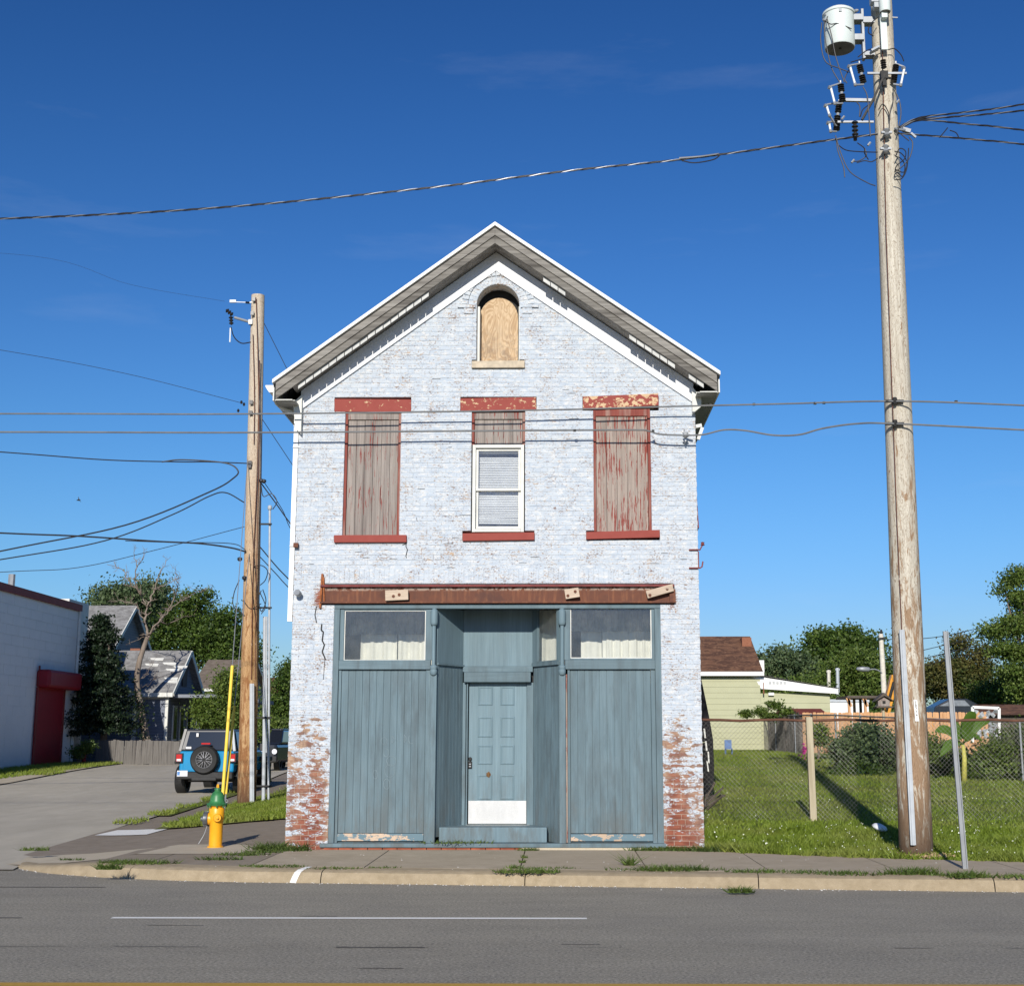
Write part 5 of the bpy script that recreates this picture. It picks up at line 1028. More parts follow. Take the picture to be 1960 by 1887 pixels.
def chainlink(name, P, h, label, d=.062, r=.0022, rail=True, post_r=.025, posts=None, railmat='rail', zoff=0):
    root = thing(name, label, 'fence', (P[0][0], P[0][1], gz(*P[0])))
    mesh_ = MB(); S = [0]
    for a, c in zip(P, P[1:]): S.append(S[-1] + math.dist(a, c))
    def pt(s, hh):
        j = 0
        while j < len(P) - 2 and S[j + 1] < s: j += 1
        t = (s - S[j]) / (S[j + 1] - S[j]); x, y = P[j][0] + (P[j + 1][0] - P[j][0]) * t, P[j][1] + (P[j + 1][1] - P[j][1]) * t
        z0 = gz(x, y) + zoff; return Vector((x, y, z0 + hh + .012 * math.sin(s * 5 + hh * 3)))
    L = S[-1]; w = d * 1.414 / 1.0
    V = []; 
    for sg in (1, -1):
        s = -h if sg > 0 else 0
        while s < (L if sg > 0 else L + h):
            a, ha = (s, 0.0); c_, hc = (s + sg * h, h)
            # clip
            if sg > 0:
                if a < 0: ha = -a; a = 0
                if c_ > L: hc = h - (c_ - L); c_ = L
            else:
                if c_ < 0: hc = h + c_; c_ = 0
                if a > L: ha = a - L; a = L
            if hc - ha > .05:
                k = max(1, int((hc - ha) / .6)); mesh_.tube([pt(a + (c_ - a) * i / k, ha + (hc - ha) * i / k) + Vector((0, sg * .002, 0)) for i in range(k + 1)], r, 3, False)
            s += w
    tag(mesh_.build('wire_mesh', MT['chain'], root), kind='stuff')
    if rail: MB().tube([pt(L * i / 30, h) for i in range(31)], .024, 8).build('top_rail', MT[railmat], root, smooth=60)
    for s in (posts or []): p = pt(min(s, L), 0); MB().tube([p - Vector((0, 0, .1)), (p.x, p.y, p.z + h + .05)], post_r, 8).build('post', MT['galv'], root, smooth=60)
    return root
FH = at(1500, 1378, 4.5).z - gz(5, 4.5)
chainlink('chain_link_fence', [(XR + .05, 4.5), (4.55, 4.5), (8, 4.45), (13.5, 4.2)], FH, 'near chain link fence with rusty top rail crossing the lawn from the brick building', .058, .0019, posts=[8.6])
side = [(9.2, 48), (9.2, 34), (8.9, 24), (9.4, 19), (11.6, 14), (14.5, 9)]
SL = [0]
for a, c in zip(side, side[1:]): SL.append(SL[-1] + math.dist(a, c))
chainlink('chain_link_fence', side, 1.45, 'long chain link fence with grey posts running back along the garden', .10, .003, railmat='chain', posts=[0.05, 6, 11, 16, 20, 24.5, 27, 30.5, 34.5, 38], post_r=.03)

# ================================================================== FAR OBJECTS ON THE RIGHT
def picket_fence(name, P, h, w, label, mat, dog=True, zoff=0, jitter=.02, gap=.006, cat='fence'):
    root = thing(name, label, cat, (P[0][0], P[0][1], gz(*P[0]))); (x0, y0), (x1, y1) = P; L = math.dist(*P); n = int(L / w); dx, dy = (x1 - x0) / L, (y1 - y0) / L; rz = math.atan2(dy, dx)
    b = MB(); ww = w - gap; e = ww * .2; poly = [(-ww / 2, 0), (ww / 2, 0), (ww / 2, h - e), (ww / 2 - e, h), (-ww / 2 + e, h), (-ww / 2, h - e)] if dog else [(-ww / 2, 0), (ww / 2, 0), (ww / 2, h), (-ww / 2, h)]
    b.prism(poly, -.01, .01); me = bpy.data.meshes.new('picket'); me.from_pydata(b.v, [], b.f); me.materials.append(MT[mat]); me.update(); rj = random.Random(len(label))
    for i in range(n):
        s = (i + .5) * w; o = put('picket', me, root); x, y = x0 + dx * s, y0 + dy * s; o.location = (x, y, gz(x, y) + zoff + rj.uniform(-jitter, jitter)); o.rotation_euler = (rj.uniform(-.03, .03), rj.uniform(-.015, .015), rz)
    b = MB(); o_ = Vector((-dy, dx)) * .03
    for hh in (.3, h * .55, h - .3): b.beam((x0 + o_.x, y0 + o_.y, gz(x0, y0) + zoff + hh), (x1 + o_.x, y1 + o_.y, gz(x1, y1) + zoff + hh), .04, .08)
    b.build('fence_rail', MT[mat], root); return root
picket_fence('picket_fence', [(9.42, 32), (16.3, 31)], 1.56, .135, 'orange cedar picket fence with dog-eared tops behind the garden', 'cedar')
picket_fence('board_fence', [(9.2, 47), (9.6, 33.5)], 1.6, .30, 'dark weathered board fence covered with vines beside the yellow-green house', 'darkwood', False, jitter=.06)
# pale green house
HY_ = 40.0; gzh = 1.3
def wz_(px, py, Y=HY_): return at(px, py, Y)
GH = thing('pale_green_house', 'pale yellow-green clapboard house with brown shingle roof behind the brick building', 'house', (6, HY_, gzh))
hx0, hx1 = 1.0, at(1456, 1350, HY_).x; ez = at(1400, 1292, HY_).z
MB().box(hx0, hx1, HY_, HY_ + 7, gzh - .5, ez).build('wall', MT['siding_y'], GH)
z = gzh; i = 0
me = bpy.data.meshes.new('clapboard'); b = MB(); b.add([(0, -.025, 0), (hx1 - hx0, -.025, 0), (hx1 - hx0, -.008, .245), (0, -.008, .245), (0, 0, 0), (hx1 - hx0, 0, 0)], [(0, 1, 2, 3), (4, 5, 1, 0)]); me.from_pydata(b.v, [], b.f); me.materials.append(MT['siding_y']); me.update()
while z < ez - .2: o = put('clapboard', me, GH.children[0]); o.location = (hx0, HY_ - .001, z); z += .25
rz_ = at(1420, 1221, HY_ + 3.5).z
b = MB(); b.add([(hx0 - .2, HY_ - .3, ez + .02), (hx1 + .12, HY_ - .3, ez + .02), (hx1 + .12, HY_ + 3.5, rz_), (hx0 - .2, HY_ + 3.5, rz_), (hx0 - .2, HY_ - .3, ez + .1), (hx1 + .12, HY_ - .3, ez + .1), (hx1 + .12, HY_ + 3.5, rz_ + .08), (hx0 - .2, HY_ + 3.5, rz_ + .08)], [(0, 1, 2, 3), (4, 5, 6, 7), (0, 1, 5, 4), (1, 2, 6, 5), (3, 0, 4, 7)])
b.add([(hx1 + .12, HY_ + 7.3, ez + .05), (hx0 - .2, HY_ + 7.3, ez + .05), (hx0 - .2, HY_ + 3.5, rz_ + .07), (hx1 + .12, HY_ + 3.5, rz_ + .07)], [(0, 1, 2, 3)]); rf = b.build('roof', MT['sh_brown'], GH)
MB().box(hx0 - .2, hx1 + .14, HY_ - .36, HY_ - .3, ez - .04, ez + .14).build('gutter', MT['white'], GH); MB().add([(hx1 + .02, HY_, ez), (hx1 + .02, HY_ + 7, ez), (hx1 + .02, HY_ + 3.5, rz_ - .05)], [(0, 1, 2)]).build('gable_wall', MT['siding_y'], GH)
c0, c1 = at(1421, 1250, HY_ + 2.4), at(1439, 1250, HY_ + 2.4); cz0, cz1 = at(1430, 1244, HY_ + 2.4).z, at(1430, 1220, HY_ + 2.4).z
chn = MB().box(c0.x, c1.x, HY_ + 2.4, HY_ + 3.1, cz0 + .0, cz1).build('chimney', MT['chim'], rf); MB().box(c0.x - .02, c1.x + .05, HY_ + 2.36, HY_ + 3.1, cz0 - .42, cz0 - .002).build('chimney_flashing', simple('cream_render', (.66, .6, .46), .8), rf)
MB().tube([at(1461, 1306, HY_), at(1462, 1328, HY_)], .03, 6).build('downspout', MT['chim'], GH)
b = MB(); p = at(1457, 1272, HY_ + 1.5); b.box(p.x - .1, p.x + .12, HY_ + 1.4, HY_ + 1.6, p.z - .35, p.z + .2); b.build('vent_pipe', MT['white'], GH)
# lean-to
lx0, lx1 = hx1 + .15, at(1588, 1330, HY_ + .3).x; la, lb_, lc = at(1457, 1294, HY_).z, at(1604, 1321, HY_).z, at(1588, 1337, HY_).z
b = MB(); b.box(lx0 - .1, lx1, HY_ + .3, HY_ + 5, gzh - .4, lb_ - .12); b.build('lean_to_wall', MT['siding_y'], GH)
z = gzh + .8
while z < lb_ - .35: o = put('clapboard', me, GH.children[0]); o.location = (lx0 - .1, HY_ + .298, z); o.scale = ((lx1 - lx0 + .1) / (hx1 - hx0), 1, 1); z += .25
b = MB(); b.prism([(hx1 + .03, at(1500, 1318, HY_).z), (at(1604, 1320, HY_).x, lb_ - .15), (at(1604, 1320, HY_).x, lb_ + .06), (hx1 - .5, la + .05), (hx1 - .2, la - .12)], HY_ - .02, HY_ + .28); b.build('lean_to_gable', MT['white'], GH)
b = MB()
for i in range(5): p = at(1474 + i * 7, 1306.5, HY_ - .03); b.box(p.x - .055, p.x + .055, HY_ - .035, HY_ - .021, p.z - .06, p.z + .06)
b.build('vent_block', simple('vent_grey', (.45, .46, .46), .7), GH)
MB().add([(hx1, HY_, la + .07), (at(1604, 1320, HY_).x + .1, HY_ - .1, lb_ + .08), (at(1604, 1320, HY_).x + .1, HY_ + 5, lb_ + .08), (hx1, HY_ + 5, la + .07)], [(0, 1, 2, 3)]).build('lean_to_roof', MT['offwhite'], GH)
MB().obox(at(1476, 1328, HY_ + .2), (.25, .1, .12)).build('light_fixture', MT['white'], GH)
# trailer
q0, q1 = at(1505, 1340, 50), at(1664, 1375, 50)
TRL = thing('box_trailer', 'long white box trailer behind the orange picket fence', 'trailer', ((q0.x + q1.x) / 2, 51, 1.3))
MB().box(q0.x, q1.x, 50, 52.4, 1.7, at(1600, 1344, 50).z).build('body', MT['white'], TRL, bevel=.03); MB().box(q0.x - .05, q1.x + .03, 49.95, 52.45, at(1600, 1344, 50).z + .005, at(1600, 1338, 50).z).build('top_rail', MT['conduit'], TRL)
for dx in (-2.4, -1.5): MB().lathe([(.45, 0), (.45, .25)], ((q0.x + q1.x) / 2 + 2 + dx, 50.1, 1.75), 18, (0, 1, 0)).build('wheel', MT['black'], TRL)
# maroon shed roof
a, c = at(1500, 1362, 36), at(1575, 1366, 36)
SH = thing('shed', 'low shed with dark maroon roof left of the white trailer', 'shed', ((a.x + c.x) / 2, 37, 1.3)); MB().box(a.x, c.x - .2, 36.1, 38, 1.2, at(1530, 1366, 36).z).build('wall', MT['darkwood'], SH)
MB().prism([(a.x - .2, at(1530, 1367, 36).z), (c.x + .25, at(1530, 1368, 36).z), (c.x - .1, at(1530, 1356, 36).z), (a.x + .2, at(1530, 1356, 36).z)], 35.9, 38.1).build('roof', simple('maroon_roof', (.10, .022, .02), .8), SH)
# pergola
PG = thing('pergola', 'pergola with pale orange posts and dark slatted roof in front of the trailer', 'pergola', (12.5, 36, 1.3)); Yp = 36
for px in (1626, 1636, 1648, 1657): 
    p = at(px, 1370, Yp + (0 if px in (1626, 1657) else 1.5)); MB().box(p.x - .05, p.x + .05, p.y - .05, p.y + .05, 1.2, at(px, 1337, p.y).z).build('post', MT['cedar'] if px != 1648 else MT['darkwood'], PG)
for px in (1626, 1657): p, q = at(px - 5, 1335, Yp), at(px + 3, 1352, Yp); MB().beam(p, q, .1, .12).build('brace', MT['cedar'], PG)
p, q = at(1621, 1335, Yp), at(1692, 1337, Yp); MB().box(p.x, q.x, Yp - .1, Yp + 2.2, p.z - .02, p.z + .08).build('roof', MT['darkwood'], PG)
# birdhouse
p = at(1690, 1344, 27); BH = thing('birdhouse', 'brown wooden birdhouse on a post above the picket fence', 'birdhouse', (p.x, 27, gz(p.x, 27)))
w_ = .20; MB().box(p.x - w_, p.x + w_, 26.85, 27.15, p.z - .13, p.z + .05).build('box', MT['oldboard'], BH); MB().prism([(p.x - .34, p.z + .03), (p.x, p.z + .33), (p.x + .34, p.z + .03), (p.x, p.z + .22)], 26.75, 27.25).build('roof', MT['darkwood'], BH)
MB().prism([(p.x - .2, p.z + .052), (p.x + .2, p.z + .052), (p.x, p.z + .2)], 26.88, 27.12).build('gable', MT['oldboard'], BH); MB().box(p.x - .05, p.x + .05, 26.82, 26.849, p.z - .04, p.z + .05).build('entrance_hole', MT['dark'], BH); MB().box(p.x - .28, p.x + .28, 26.75, 27.25, p.z - .19, p.z - .135).build('tray', MT['darkwood'], BH); MB().tube([(p.x, 27, gz(p.x, 27)), (p.x, 27, p.z - .19)], .05, 8).build('post', MT['postwood'], BH)
# excavator arm and body
EX = thing('excavator', 'orange excavator with raised arm half hidden by the grey power pole', 'excavator', (at(1720, 1400, 42).x, 42, 1.3)); Ye = 42
a, b1, c = at(1686, 1400, Ye), at(1712, 1293, Ye), at(1735, 1380, Ye)
MB().beam(a, b1, .35, .42, up=(0, 1, 0)).build('stick', MT['orange'], EX, bevel=.03); MB().beam(b1, c, .4, .5, up=(0, 1, 0)).build('boom', MT['orange'], EX, bevel=.03)
MB().tube([at(1697, 1358, Ye - .4), at(1711, 1305, Ye - .4)], .07, 8).build('hydraulic_ram', MT['black'], EX); MB().tube(curve([at(1690, 1375, Ye - .3), at(1700, 1368, Ye - .4), at(1706, 1380, Ye - .3), at(1698, 1398, Ye - .3)]), .03, 6).build('hydraulic_hose', MT['black'], EX)
MB().box(at(1725, 1380, Ye).x, at(1790, 1380, Ye).x, Ye, Ye + 2.4, 2.2, at(1750, 1372, Ye).z).build('house_body', MT['orange'], EX, bevel=.05); MB().box(at(1722, 1380, Ye).x, at(1795, 1380, Ye).x, Ye - .2, Ye + 2.6, 1.2, 2.0).build('track', MT['black'], EX, bevel=.1)
# far car roof and dark roofed shed, white framed shed
a, c = at(1775, 1340, 45), at(1880, 1340, 45); CR = thing('parked_car', 'dark parked car roof with grey windscreen just above the picket fence', 'car', ((a.x + c.x) / 2, 46, 1.35))
MB().prism([(a.x, 1.5), (c.x, 1.5), (c.x, at(1800, 1352, 45).z), (c.x - .7, at(1800, 1337, 45).z), (a.x + 1.1, at(1800, 1337, 45).z), (a.x + .35, at(1800, 1352, 45).z)], 45, 46.7).build('body', MT['truck'], CR, bevel=.05)
MB().prism([(a.x + .55, at(1800, 1351, 45).z), (c.x - .6, at(1800, 1351, 45).z), (c.x - .85, at(1800, 1340, 45).z), (a.x + 1.15, at(1800, 1340, 45).z)], 44.97, 44.995).build('side_window', simple('pale_screen', (.2, .22, .24), .2), CR)
for dx in (.6, -.7): MB().lathe([(.33, 0), (.33, .2)], ((a.x if dx > 0 else c.x) + dx, 44.95, 1.65), 16, (0, 1, 0)).build('wheel', MT['black'], CR)
a, c = at(1870, 1350, 38), at(2010, 1350, 38); DR = thing('garden_shed', 'low building with dark shingled roof at the right edge behind the garden', 'shed', ((a.x + c.x) / 2, 40, 1.2)); MB().box(a.x + .2, c.x, 38.2, 41, 1, at(1900, 1368, 38).z).build('wall', MT['darkwood'], DR)
MB().add([(a.x - .1, 37.9, at(1900, 1368, 38).z), (c.x, 37.9, at(1900, 1368, 38).z), (c.x, 40, at(1900, 1348, 40).z), (a.x + .5, 40, at(1900, 1348, 40).z)], [(0, 1, 2, 3)]).build('roof', MT['sh_brown'], DR)
WS = thing('metal_stand', 'white metal frame stand beside the right end of the picket fence', 'frame', (at(1887, 1400, 27).x, 27, 1.1)); b = MB(); a0, a1, a2, a3 = at(1861, 1353, 27), at(1912, 1355, 27), at(1912, 1420, 27), at(1861, 1420, 27)
for p, q in ((a0, a1), (a0, a3), (a1, a2)): b.beam(p, q, .09, .09)
b.build('frame', MT['white'], WS); b = MB(); rj = random.Random(2)
for i in range(26): p = at(rj.uniform(1866, 1908), rj.uniform(1360, 1412), 27); b.obox(p, (.16, .05, .12), (rj.random(), rj.random(), rj.random()))
b.build('stored_clutter', simple('grey_white_clutter', (.38, .40, .42), .7, var=.6, scale=6), WS)
# blue plastic chair, pink flower, bag
p = at(1395, 1445, 30); CH = thing('plastic_chair', 'small blue plastic chair standing on the far lawn near the house', 'chair', (p.x, 30, gz(p.x, 30))); z = gz(p.x, 30) - .06
MB().box(p.x - .13, p.x + .13, 29.86, 30.14, z + .26, z + .29).build('seat', MT['bluep'], CH); MB().box(p.x - .13, p.x + .13, 30.14, 30.16, z + .26, z + .60).build('backrest', MT['bluep'], CH)
for dx in (-.12, .12):
    for dy in (-.12, .12): MB().tube([(p.x + dx, 30 + dy, z), (p.x + dx, 30 + dy, z + .27)], .014, 6).build('leg', MT['bluep'], CH)
p = at(1988 * .84, 1876 * .84, 1.2); p = Vector((at(1681, 1578, 1.6).x, 1.6, gz(4, 1.6) + .12)); b = MB(); rj = random.Random(9)
b.lathe([(.02, 0), (.10, .03), (.13, .06), (.09, .10), (.02, .12)], p, 9, (.3, -.2, 1)); tag(b.build('plastic_bag', MT['bag'], smooth=True), 'crumpled pale plastic bag lying in the grass left of the grey pole', 'plastic bag')
# distant pole with street lamp
p = at(1697, 1400, 62); DPo = thing('street_lamp_pole', 'distant leaning grey pole with a cobra head street lamp in front of the trees', 'street lamp', (p.x, 62, 1.4)); tp = at(1686, 1213, 62)
MB().tube([(p.x, 62, 1.3), tp], [.20, .14], 10).build('pole', MT['poletop'], DPo, smooth=60)
MB().tube(curve([at(1693, 1303, 62), at(1688, 1288, 61.9), at(1676, 1281, 61.8), at(1664, 1281, 61.8)]), .04, 6).build('lamp_arm', MT['galv'], DPo); MB().lathe([(.02, 0), (.14, .1), (.16, .5), (.1, .8), (.02, .85)], at(1666, 1281, 61.8), 12, (-1, 0, .05)).build('lamp_head', MT['galv'], DPo, smooth=60)
b = MB(); b.beam(at(1681, 1222, 61.8), at(1694, 1221, 61.8), .1, .1); b.lathe([(.05, 0), (.1, .1), (.05, .3)], at(1687, 1214, 62), 8); b.build('insulator', MT['black'], DPo)
for k, (L, lab) in enumerate([([(1687, 1224), (1800, 1218), (1960, 1180), (2200, 1120)], 'highest of the thin wires at the far right, behind the sign post'), ([(1693, 1262), (1850, 1225), (1960, 1205), (2200, 1160)], 'second of the thin wires at the far right behind the sign post'), ([(1760, 1262), (1860, 1238), (1960, 1222), (2200, 1190)], 'third of the thin wires at the far right behind the sign post'), ([(1760, 1276), (1860, 1252), (1960, 1232), (2200, 1200)], 'lowest of the thin wires at the far right behind the sign post')]):
    cable('distant_wire', [at(a, c, 64) for a, c in L], .022, MT['wire'], lab, 'wire')
for px, py, py2 in ((1586, 1282, 1300), (1603, 1278, 1302)):
    p = at(px, py2 + 60, 75); tag(MB().tube([(p.x, 75, 1.4), at(px, py, 75)], .12, 6).beam(at(px - 4, py + 3, 75), at(px + 4, py + 3, 75), .12, .12).build('distant_pole', MT['poletop'] if px < 1600 else MT['conduit']), 'far small pole above the lean-to roof, ' + ('the wider left one with a pale cap' if px < 1600 else 'the thin right one'), 'pole')

# ================================================================== LEFT SIDE: buildings, vehicles
WB = thing('white_block_building', 'low white painted block building with red roller door at the left edge', 'building', (-30, 20, .3))
xw = at(135, 1415, 40).x; zt0 = at(160, 1170, 40).z
wl_ = MB().box(-45, xw, 8, 40, -.5, zt0).build('wall', MT['cblock'], WB); b = MB(); z = .7; k = 0
bl = bpy.data.meshes.new('painted_block'); q = MB().box(0, .022, .008, 1.18, .006, .385); bl.from_pydata(q.v, [], q.f); bl.materials.append(MT['cblock']); bl.update(); cnt = 0
jb = MB()
while z < zt0 - .3:
    y = 39.9 - (.6 if k % 2 else 0)
    while y > 20:
        if cnt < 290 and y > 31: o = put('painted_block', bl, wl_); o.location = (xw - .004, y - 1.19, z); cnt += 1
        else: jb.box(xw + .001, xw + .018, y - 1.182, y - .01, z + .006, z + .385)
        y -= 1.19
    z += .395; k += 1
jb.build('block_courses', MT['cblock'], wl_, kind='stuff')
MB().box(-45, xw + .12, 7.8, 40.15, zt0 + .001, zt0 + .3).build('red_coping', MT['redtrim'], WB); b = MB(); b.box(-45, xw - .6, 40.4, 43, 1, zt0 + .62); b.build('rear_parapet', MT['offwhite'], WB)
MB().tube([(xw + .08, 40.0, .3), (xw + .08, 40.0, zt0)], .07, 8).build('downspout', MT['offwhite'], WB); p = at(67, 1140, 34); MB().tube([(xw - 1.5, 36, zt0), (xw - 1.5, 36, zt0 + 1.2)], .15, 8).build('roof_vent', MT['galv'], WB)
def ywall(px): # depth along the wall plane x=xw for pixel column at horizon level
    lo, hi = 0, 60
    for _ in range(40):
        m = (lo + hi) / 2; q = [xw - CAM[0], m - CAM[1], 0]; d_ = q[0] * _F[0] + q[1] * _F[1]; x_ = PPX + FPX * (q[0] * _Rt[0] + q[1] * _Rt[1]) / d_
        if x_ < px: lo = m
        else: hi = m
    return lo
ya, yb_ = ywall(62), ywall(112); zd = at(90, 1318, (ya + yb_) / 2).z
dr = MB().box(xw + .01, xw + .10, ya, yb_, .3, zd).build('roller_door', MT['reddoor'], WB); MB().box(xw + .0, xw + .6, ya - .1, ywall(125), zd, zd + .75).build('roller_housing', MT['reddoor'], dr, bevel=.12)
MB().box(xw + .101, xw + .14, ya - .12, ya, .3, zd + .9).build('door_frame', MT['redtrim'], dr); MB().box(xw + .101, xw + .14, yb_, yb_ + .12, .3, zd).build('door_frame', MT['redtrim'], dr)
p = at(127, 1465, 38); tag(MB().tube([(xw + 1.0, 39, .5), (xw + 1.0, 39, 1.6)], .09, 8).build('bollard', MT['reddoor']), 'short red bollard at the far corner of the white block building', 'bollard')

def gable_house(name, x0, x1, y0, y1, zg, ze, zrg, label, wall, roof, over=.35, extras=None):
    root = thing(name, label, 'house', ((x0 + x1) / 2, y0, zg)); MB().box(x0, x1, y0, y1, zg - .5, ze).build('wall', MT[wall], root); ym = (y0 + y1) / 2
    MB().prism([(0, 0), (1, 0), (1, 1)], 0, 1) if False else None
    for xg_ in (x1 - .02, x0 + .02): MB().add([(xg_, y0, ze), (xg_, y1, ze), (xg_, ym, zrg - .1)], [(0, 1, 2)]).build('gable_wall', MT[wall], root)
    k = (zrg - ze) / (ym - y0); b = MB()
    for s, ye in ((1, y0 - over), (-1, y1 + over)):
        ze2 = ze - k * over; b.hexa([(x0 - .2, ye, ze2), (x1 + over, ye, ze2), (x1 + over, ym, zrg), (x0 - .2, ym, zrg), (x0 - .2, ye, ze2 + .14), (x1 + over, ye, ze2 + .14), (x1 + over, ym, zrg + .14), (x0 - .2, ym, zrg + .14)])
    rf = b.build('roof', MT[roof], root); b = MB()
    for s, ye in ((1, y0 - over), (-1, y1 + over)): b.beam((x1 + over + .03, ye, ze - k * over + .03), (x1 + over + .03, ym, zrg + .03), .05, .22)
    b.build('barge_board', MT['offwhite'], root); MB().box(x0, x1 + over, y0 - over - .06, y0 - over, ze - k * over - .1, ze - k * over + .1).build('gutter', MT['offwhite'], root)
    return root, rf
g1 = .68; Y0 = 45.0; xg = at(319, 1400, Y0).x; ze1 = at(300, 1321, Y0).z; 
H1, r1 = gable_house('small_grey_house', -27, xg, Y0, Y0 + 5.2, g1, ze1, at(352, 1250, Y0 + 2.6).z, 'small blue-grey house with grey shingle roof, patched shingles and a white posted porch', 'siding_b', 'sh_grey', .3)
rr_ = random.Random(4); kk = (at(352, 1250, Y0 + 2.6).z - ze1) / 2.6
for px, py in ((324, 1270), (330, 1281), (345, 1276), (327, 1296), (326, 1301), (290, 1272), (300, 1262)):
    t = (1318 - py) / 72; y = Y0 - .3 + 2.9 * t; p = at(px, py, y); z = ze1 - kk * .3 + (y - Y0 + .3) * kk + .15; MB().hexa([(p.x - .22, y - .05, z - .1 * kk), (p.x + .35, y - .1, z - .1 * kk), (p.x + .35, y + .06, z + .06 * kk), (p.x - .35, y + .06, z + .06 * kk), (p.x - .22, y - .05, z + .02 - .1 * kk), (p.x + .35, y - .1, z + .02 - .1 * kk), (p.x + .35, y + .06, z + .02 + .06 * kk), (p.x - .35, y + .06, z + .02 + .06 * kk)]).build('patched_shingle', MT['offwhite'], r1)
MB().box(xg + .01, xg + 2.6, Y0 + .2, Y0 + 5, ze1 - .35, ze1 - .18).build('porch_roof', MT['siding_g'], H1)
MB().box(xg + .01, xg + 2.5, Y0 + .2, Y0 + 5, g1 - .3, g1 + .35).build('porch_floor', MT['darkwood'], H1)
for y in (Y0 + .3, Y0 + 4.9): MB().box(xg + 2.35, xg + 2.5, y - .08, y + .08, g1 + .35, ze1 - .35).build('porch_post', MT['offwhite'], H1)
for y in (Y0 + 1.2, Y0 + 2.4, Y0 + 3.7): w = MB().box(xg + .0, xg + .05, y - .35, y + .35, g1 + 1.0, ze1 - .7).build('window', MT['offwhite'], H1); MB().box(xg + .051, xg + .07, y - .24, y + .24, g1 + 1.1, ze1 - .8).build('pane', MT['cglass'], w)
w = MB().box(xg + .0, xg + .05, Y0 + 2.2, Y0 + 3.0, ze1 + .3, ze1 + 1.3).build('gable_window', MT['darkwood'], H1)
for xq in (-3.1, -1.6, -4.4): w = MB().box(xg + xq - .1, xg + xq + .1, Y0 - .05, Y0, g1 + .4, ze1 - .5).build('white_trim', MT['offwhite'], H1)
MB().box(xg - .12, xg + .02, Y0 - .04, Y0 + .1, g1, ze1).build('corner_board', MT['offwhite'], H1); MB().box(-27, xg, Y0 - .03, Y0 - .001, ze1 - .42, ze1 - .02).build('frieze_board', MT['offwhite'], H1)
cp = at(405, 1340, Y0 + 9); MB().box(xg + 2.6, cp.x + .3, Y0 + 8, Y0 + 12, at(400, 1345, Y0 + 8).z, at(400, 1338, Y0 + 8).z).build('carport_roof', MT['siding_g'], H1); MB().tube([(cp.x, Y0 + 8.2, .7), (cp.x, Y0 + 8.2, cp.z)], .08, 8).build('carport_post', MT['offwhite'], H1)
Yh = 56.0; xg2 = at(205, 1300, Yh).x; H2, r2 = gable_house('tall_grey_house', -36, xg2, Yh, Yh + 7, .75, at(200, 1240, Yh).z, at(213, 1163, Yh + 3.5).z, 'tall pale grey gabled house behind the white block building', 'siding_g', 'sh_grey', .35)
Y3 = 78.0; H3, r3 = gable_house('brown_roof_house', at(372, 1290, Y3).x, at(455, 1290, Y3).x, Y3, Y3 + 9, .9, at(400, 1316, Y3).z, at(400, 1266, Y3 + 4.5).z, 'house with taupe brown roof seen past the small grey house', 'siding_g', 'sh_brown2'); q = at(356, 1240, Y3 + 2); MB().box(at(352, 1250, Y0 + 2.6).x - 3, at(352, 1250, Y0 + 2.6).x - 2.5, Y0 + 3.4, Y0 + 4, 5.0, at(338, 1241, Y0 + 3.5).z).build('chimney', MT['chim'], r1)
Y4 = 90.0; H4, r4 = gable_house('cream_house', at(455, 1400, Y4).x, at(530, 1400, Y4).x, Y4, Y4 + 9, 1, at(480, 1342, Y4).z, at(480, 1300, Y4 + 4.5).z, 'cream house with reddish brown roof glimpsed between brown pole and brick building', 'siding_y', 'sh_brown')
picket_fence('low_board_fence', [(at(168, 1450, 39.5).x, 40.5), (at(362, 1450, 39.5).x, 38.8)], 1.05, .155, 'low grey weathered board fence in front of the small grey house', 'greywood', False, jitter=.035)

# ---------------- vehicles
def wheel(root, c, r, w, side, matr='rim'):
    c = Vector(c); t = MB().lathe([(r * .62, -w / 2), (r * .92, -w / 2), (r, -w * .36), (r, w * .36), (r * .92, w / 2), (r * .62, w / 2), (r * .62, -w / 2)], c, 26, (1, 0, 0), False).build('tyre', MT['black'], root, smooth=40)
    MB().lathe([(.01, -w * .3), (r * .61, -w * .3), (r * .63, w * .2 * side), (r * .3, w * .3 * side), (.01, w * .32 * side)], c, 18, (1, 0, 0)).build('rim', MT[matr], t, smooth=40); return t
jy = 18.4; jx = -9.98; jz = gz(jx, jy)
J = thing('off_road_suv', 'bright blue boxy off-road car with black hardtop and spare wheel on its tailgate', 'car', (jx, jy, jz))
def jb(nm, x0, x1, y0, y1, z0, z1, mat, bv_=.03, par=None): return MB().box(jx + x0, jx + x1, jy + y0, jy + y1, jz + z0, jz + z1).build(nm, MT[mat], par or J, bevel=bv_)
def jq(nm, pts, y0, y1, mat, bv_=.02, par=None): return MB().prism([(jx + a, jz + c) for a, c in pts], jy + y0, jy + y1).build(nm, MT[mat], par or J, bevel=bv_)
body = jb('body', -.78, .78, .05, 3.7, .62, 1.22, 'jblue', .05)
tg_ = jb('tailgate', -.66, .66, .0, .05, .64, 1.20, 'jblue', .02); jb('tailgate_seam', -.005, .005, -.004, 0, .66, 1.18, 'black', 0, tg_)
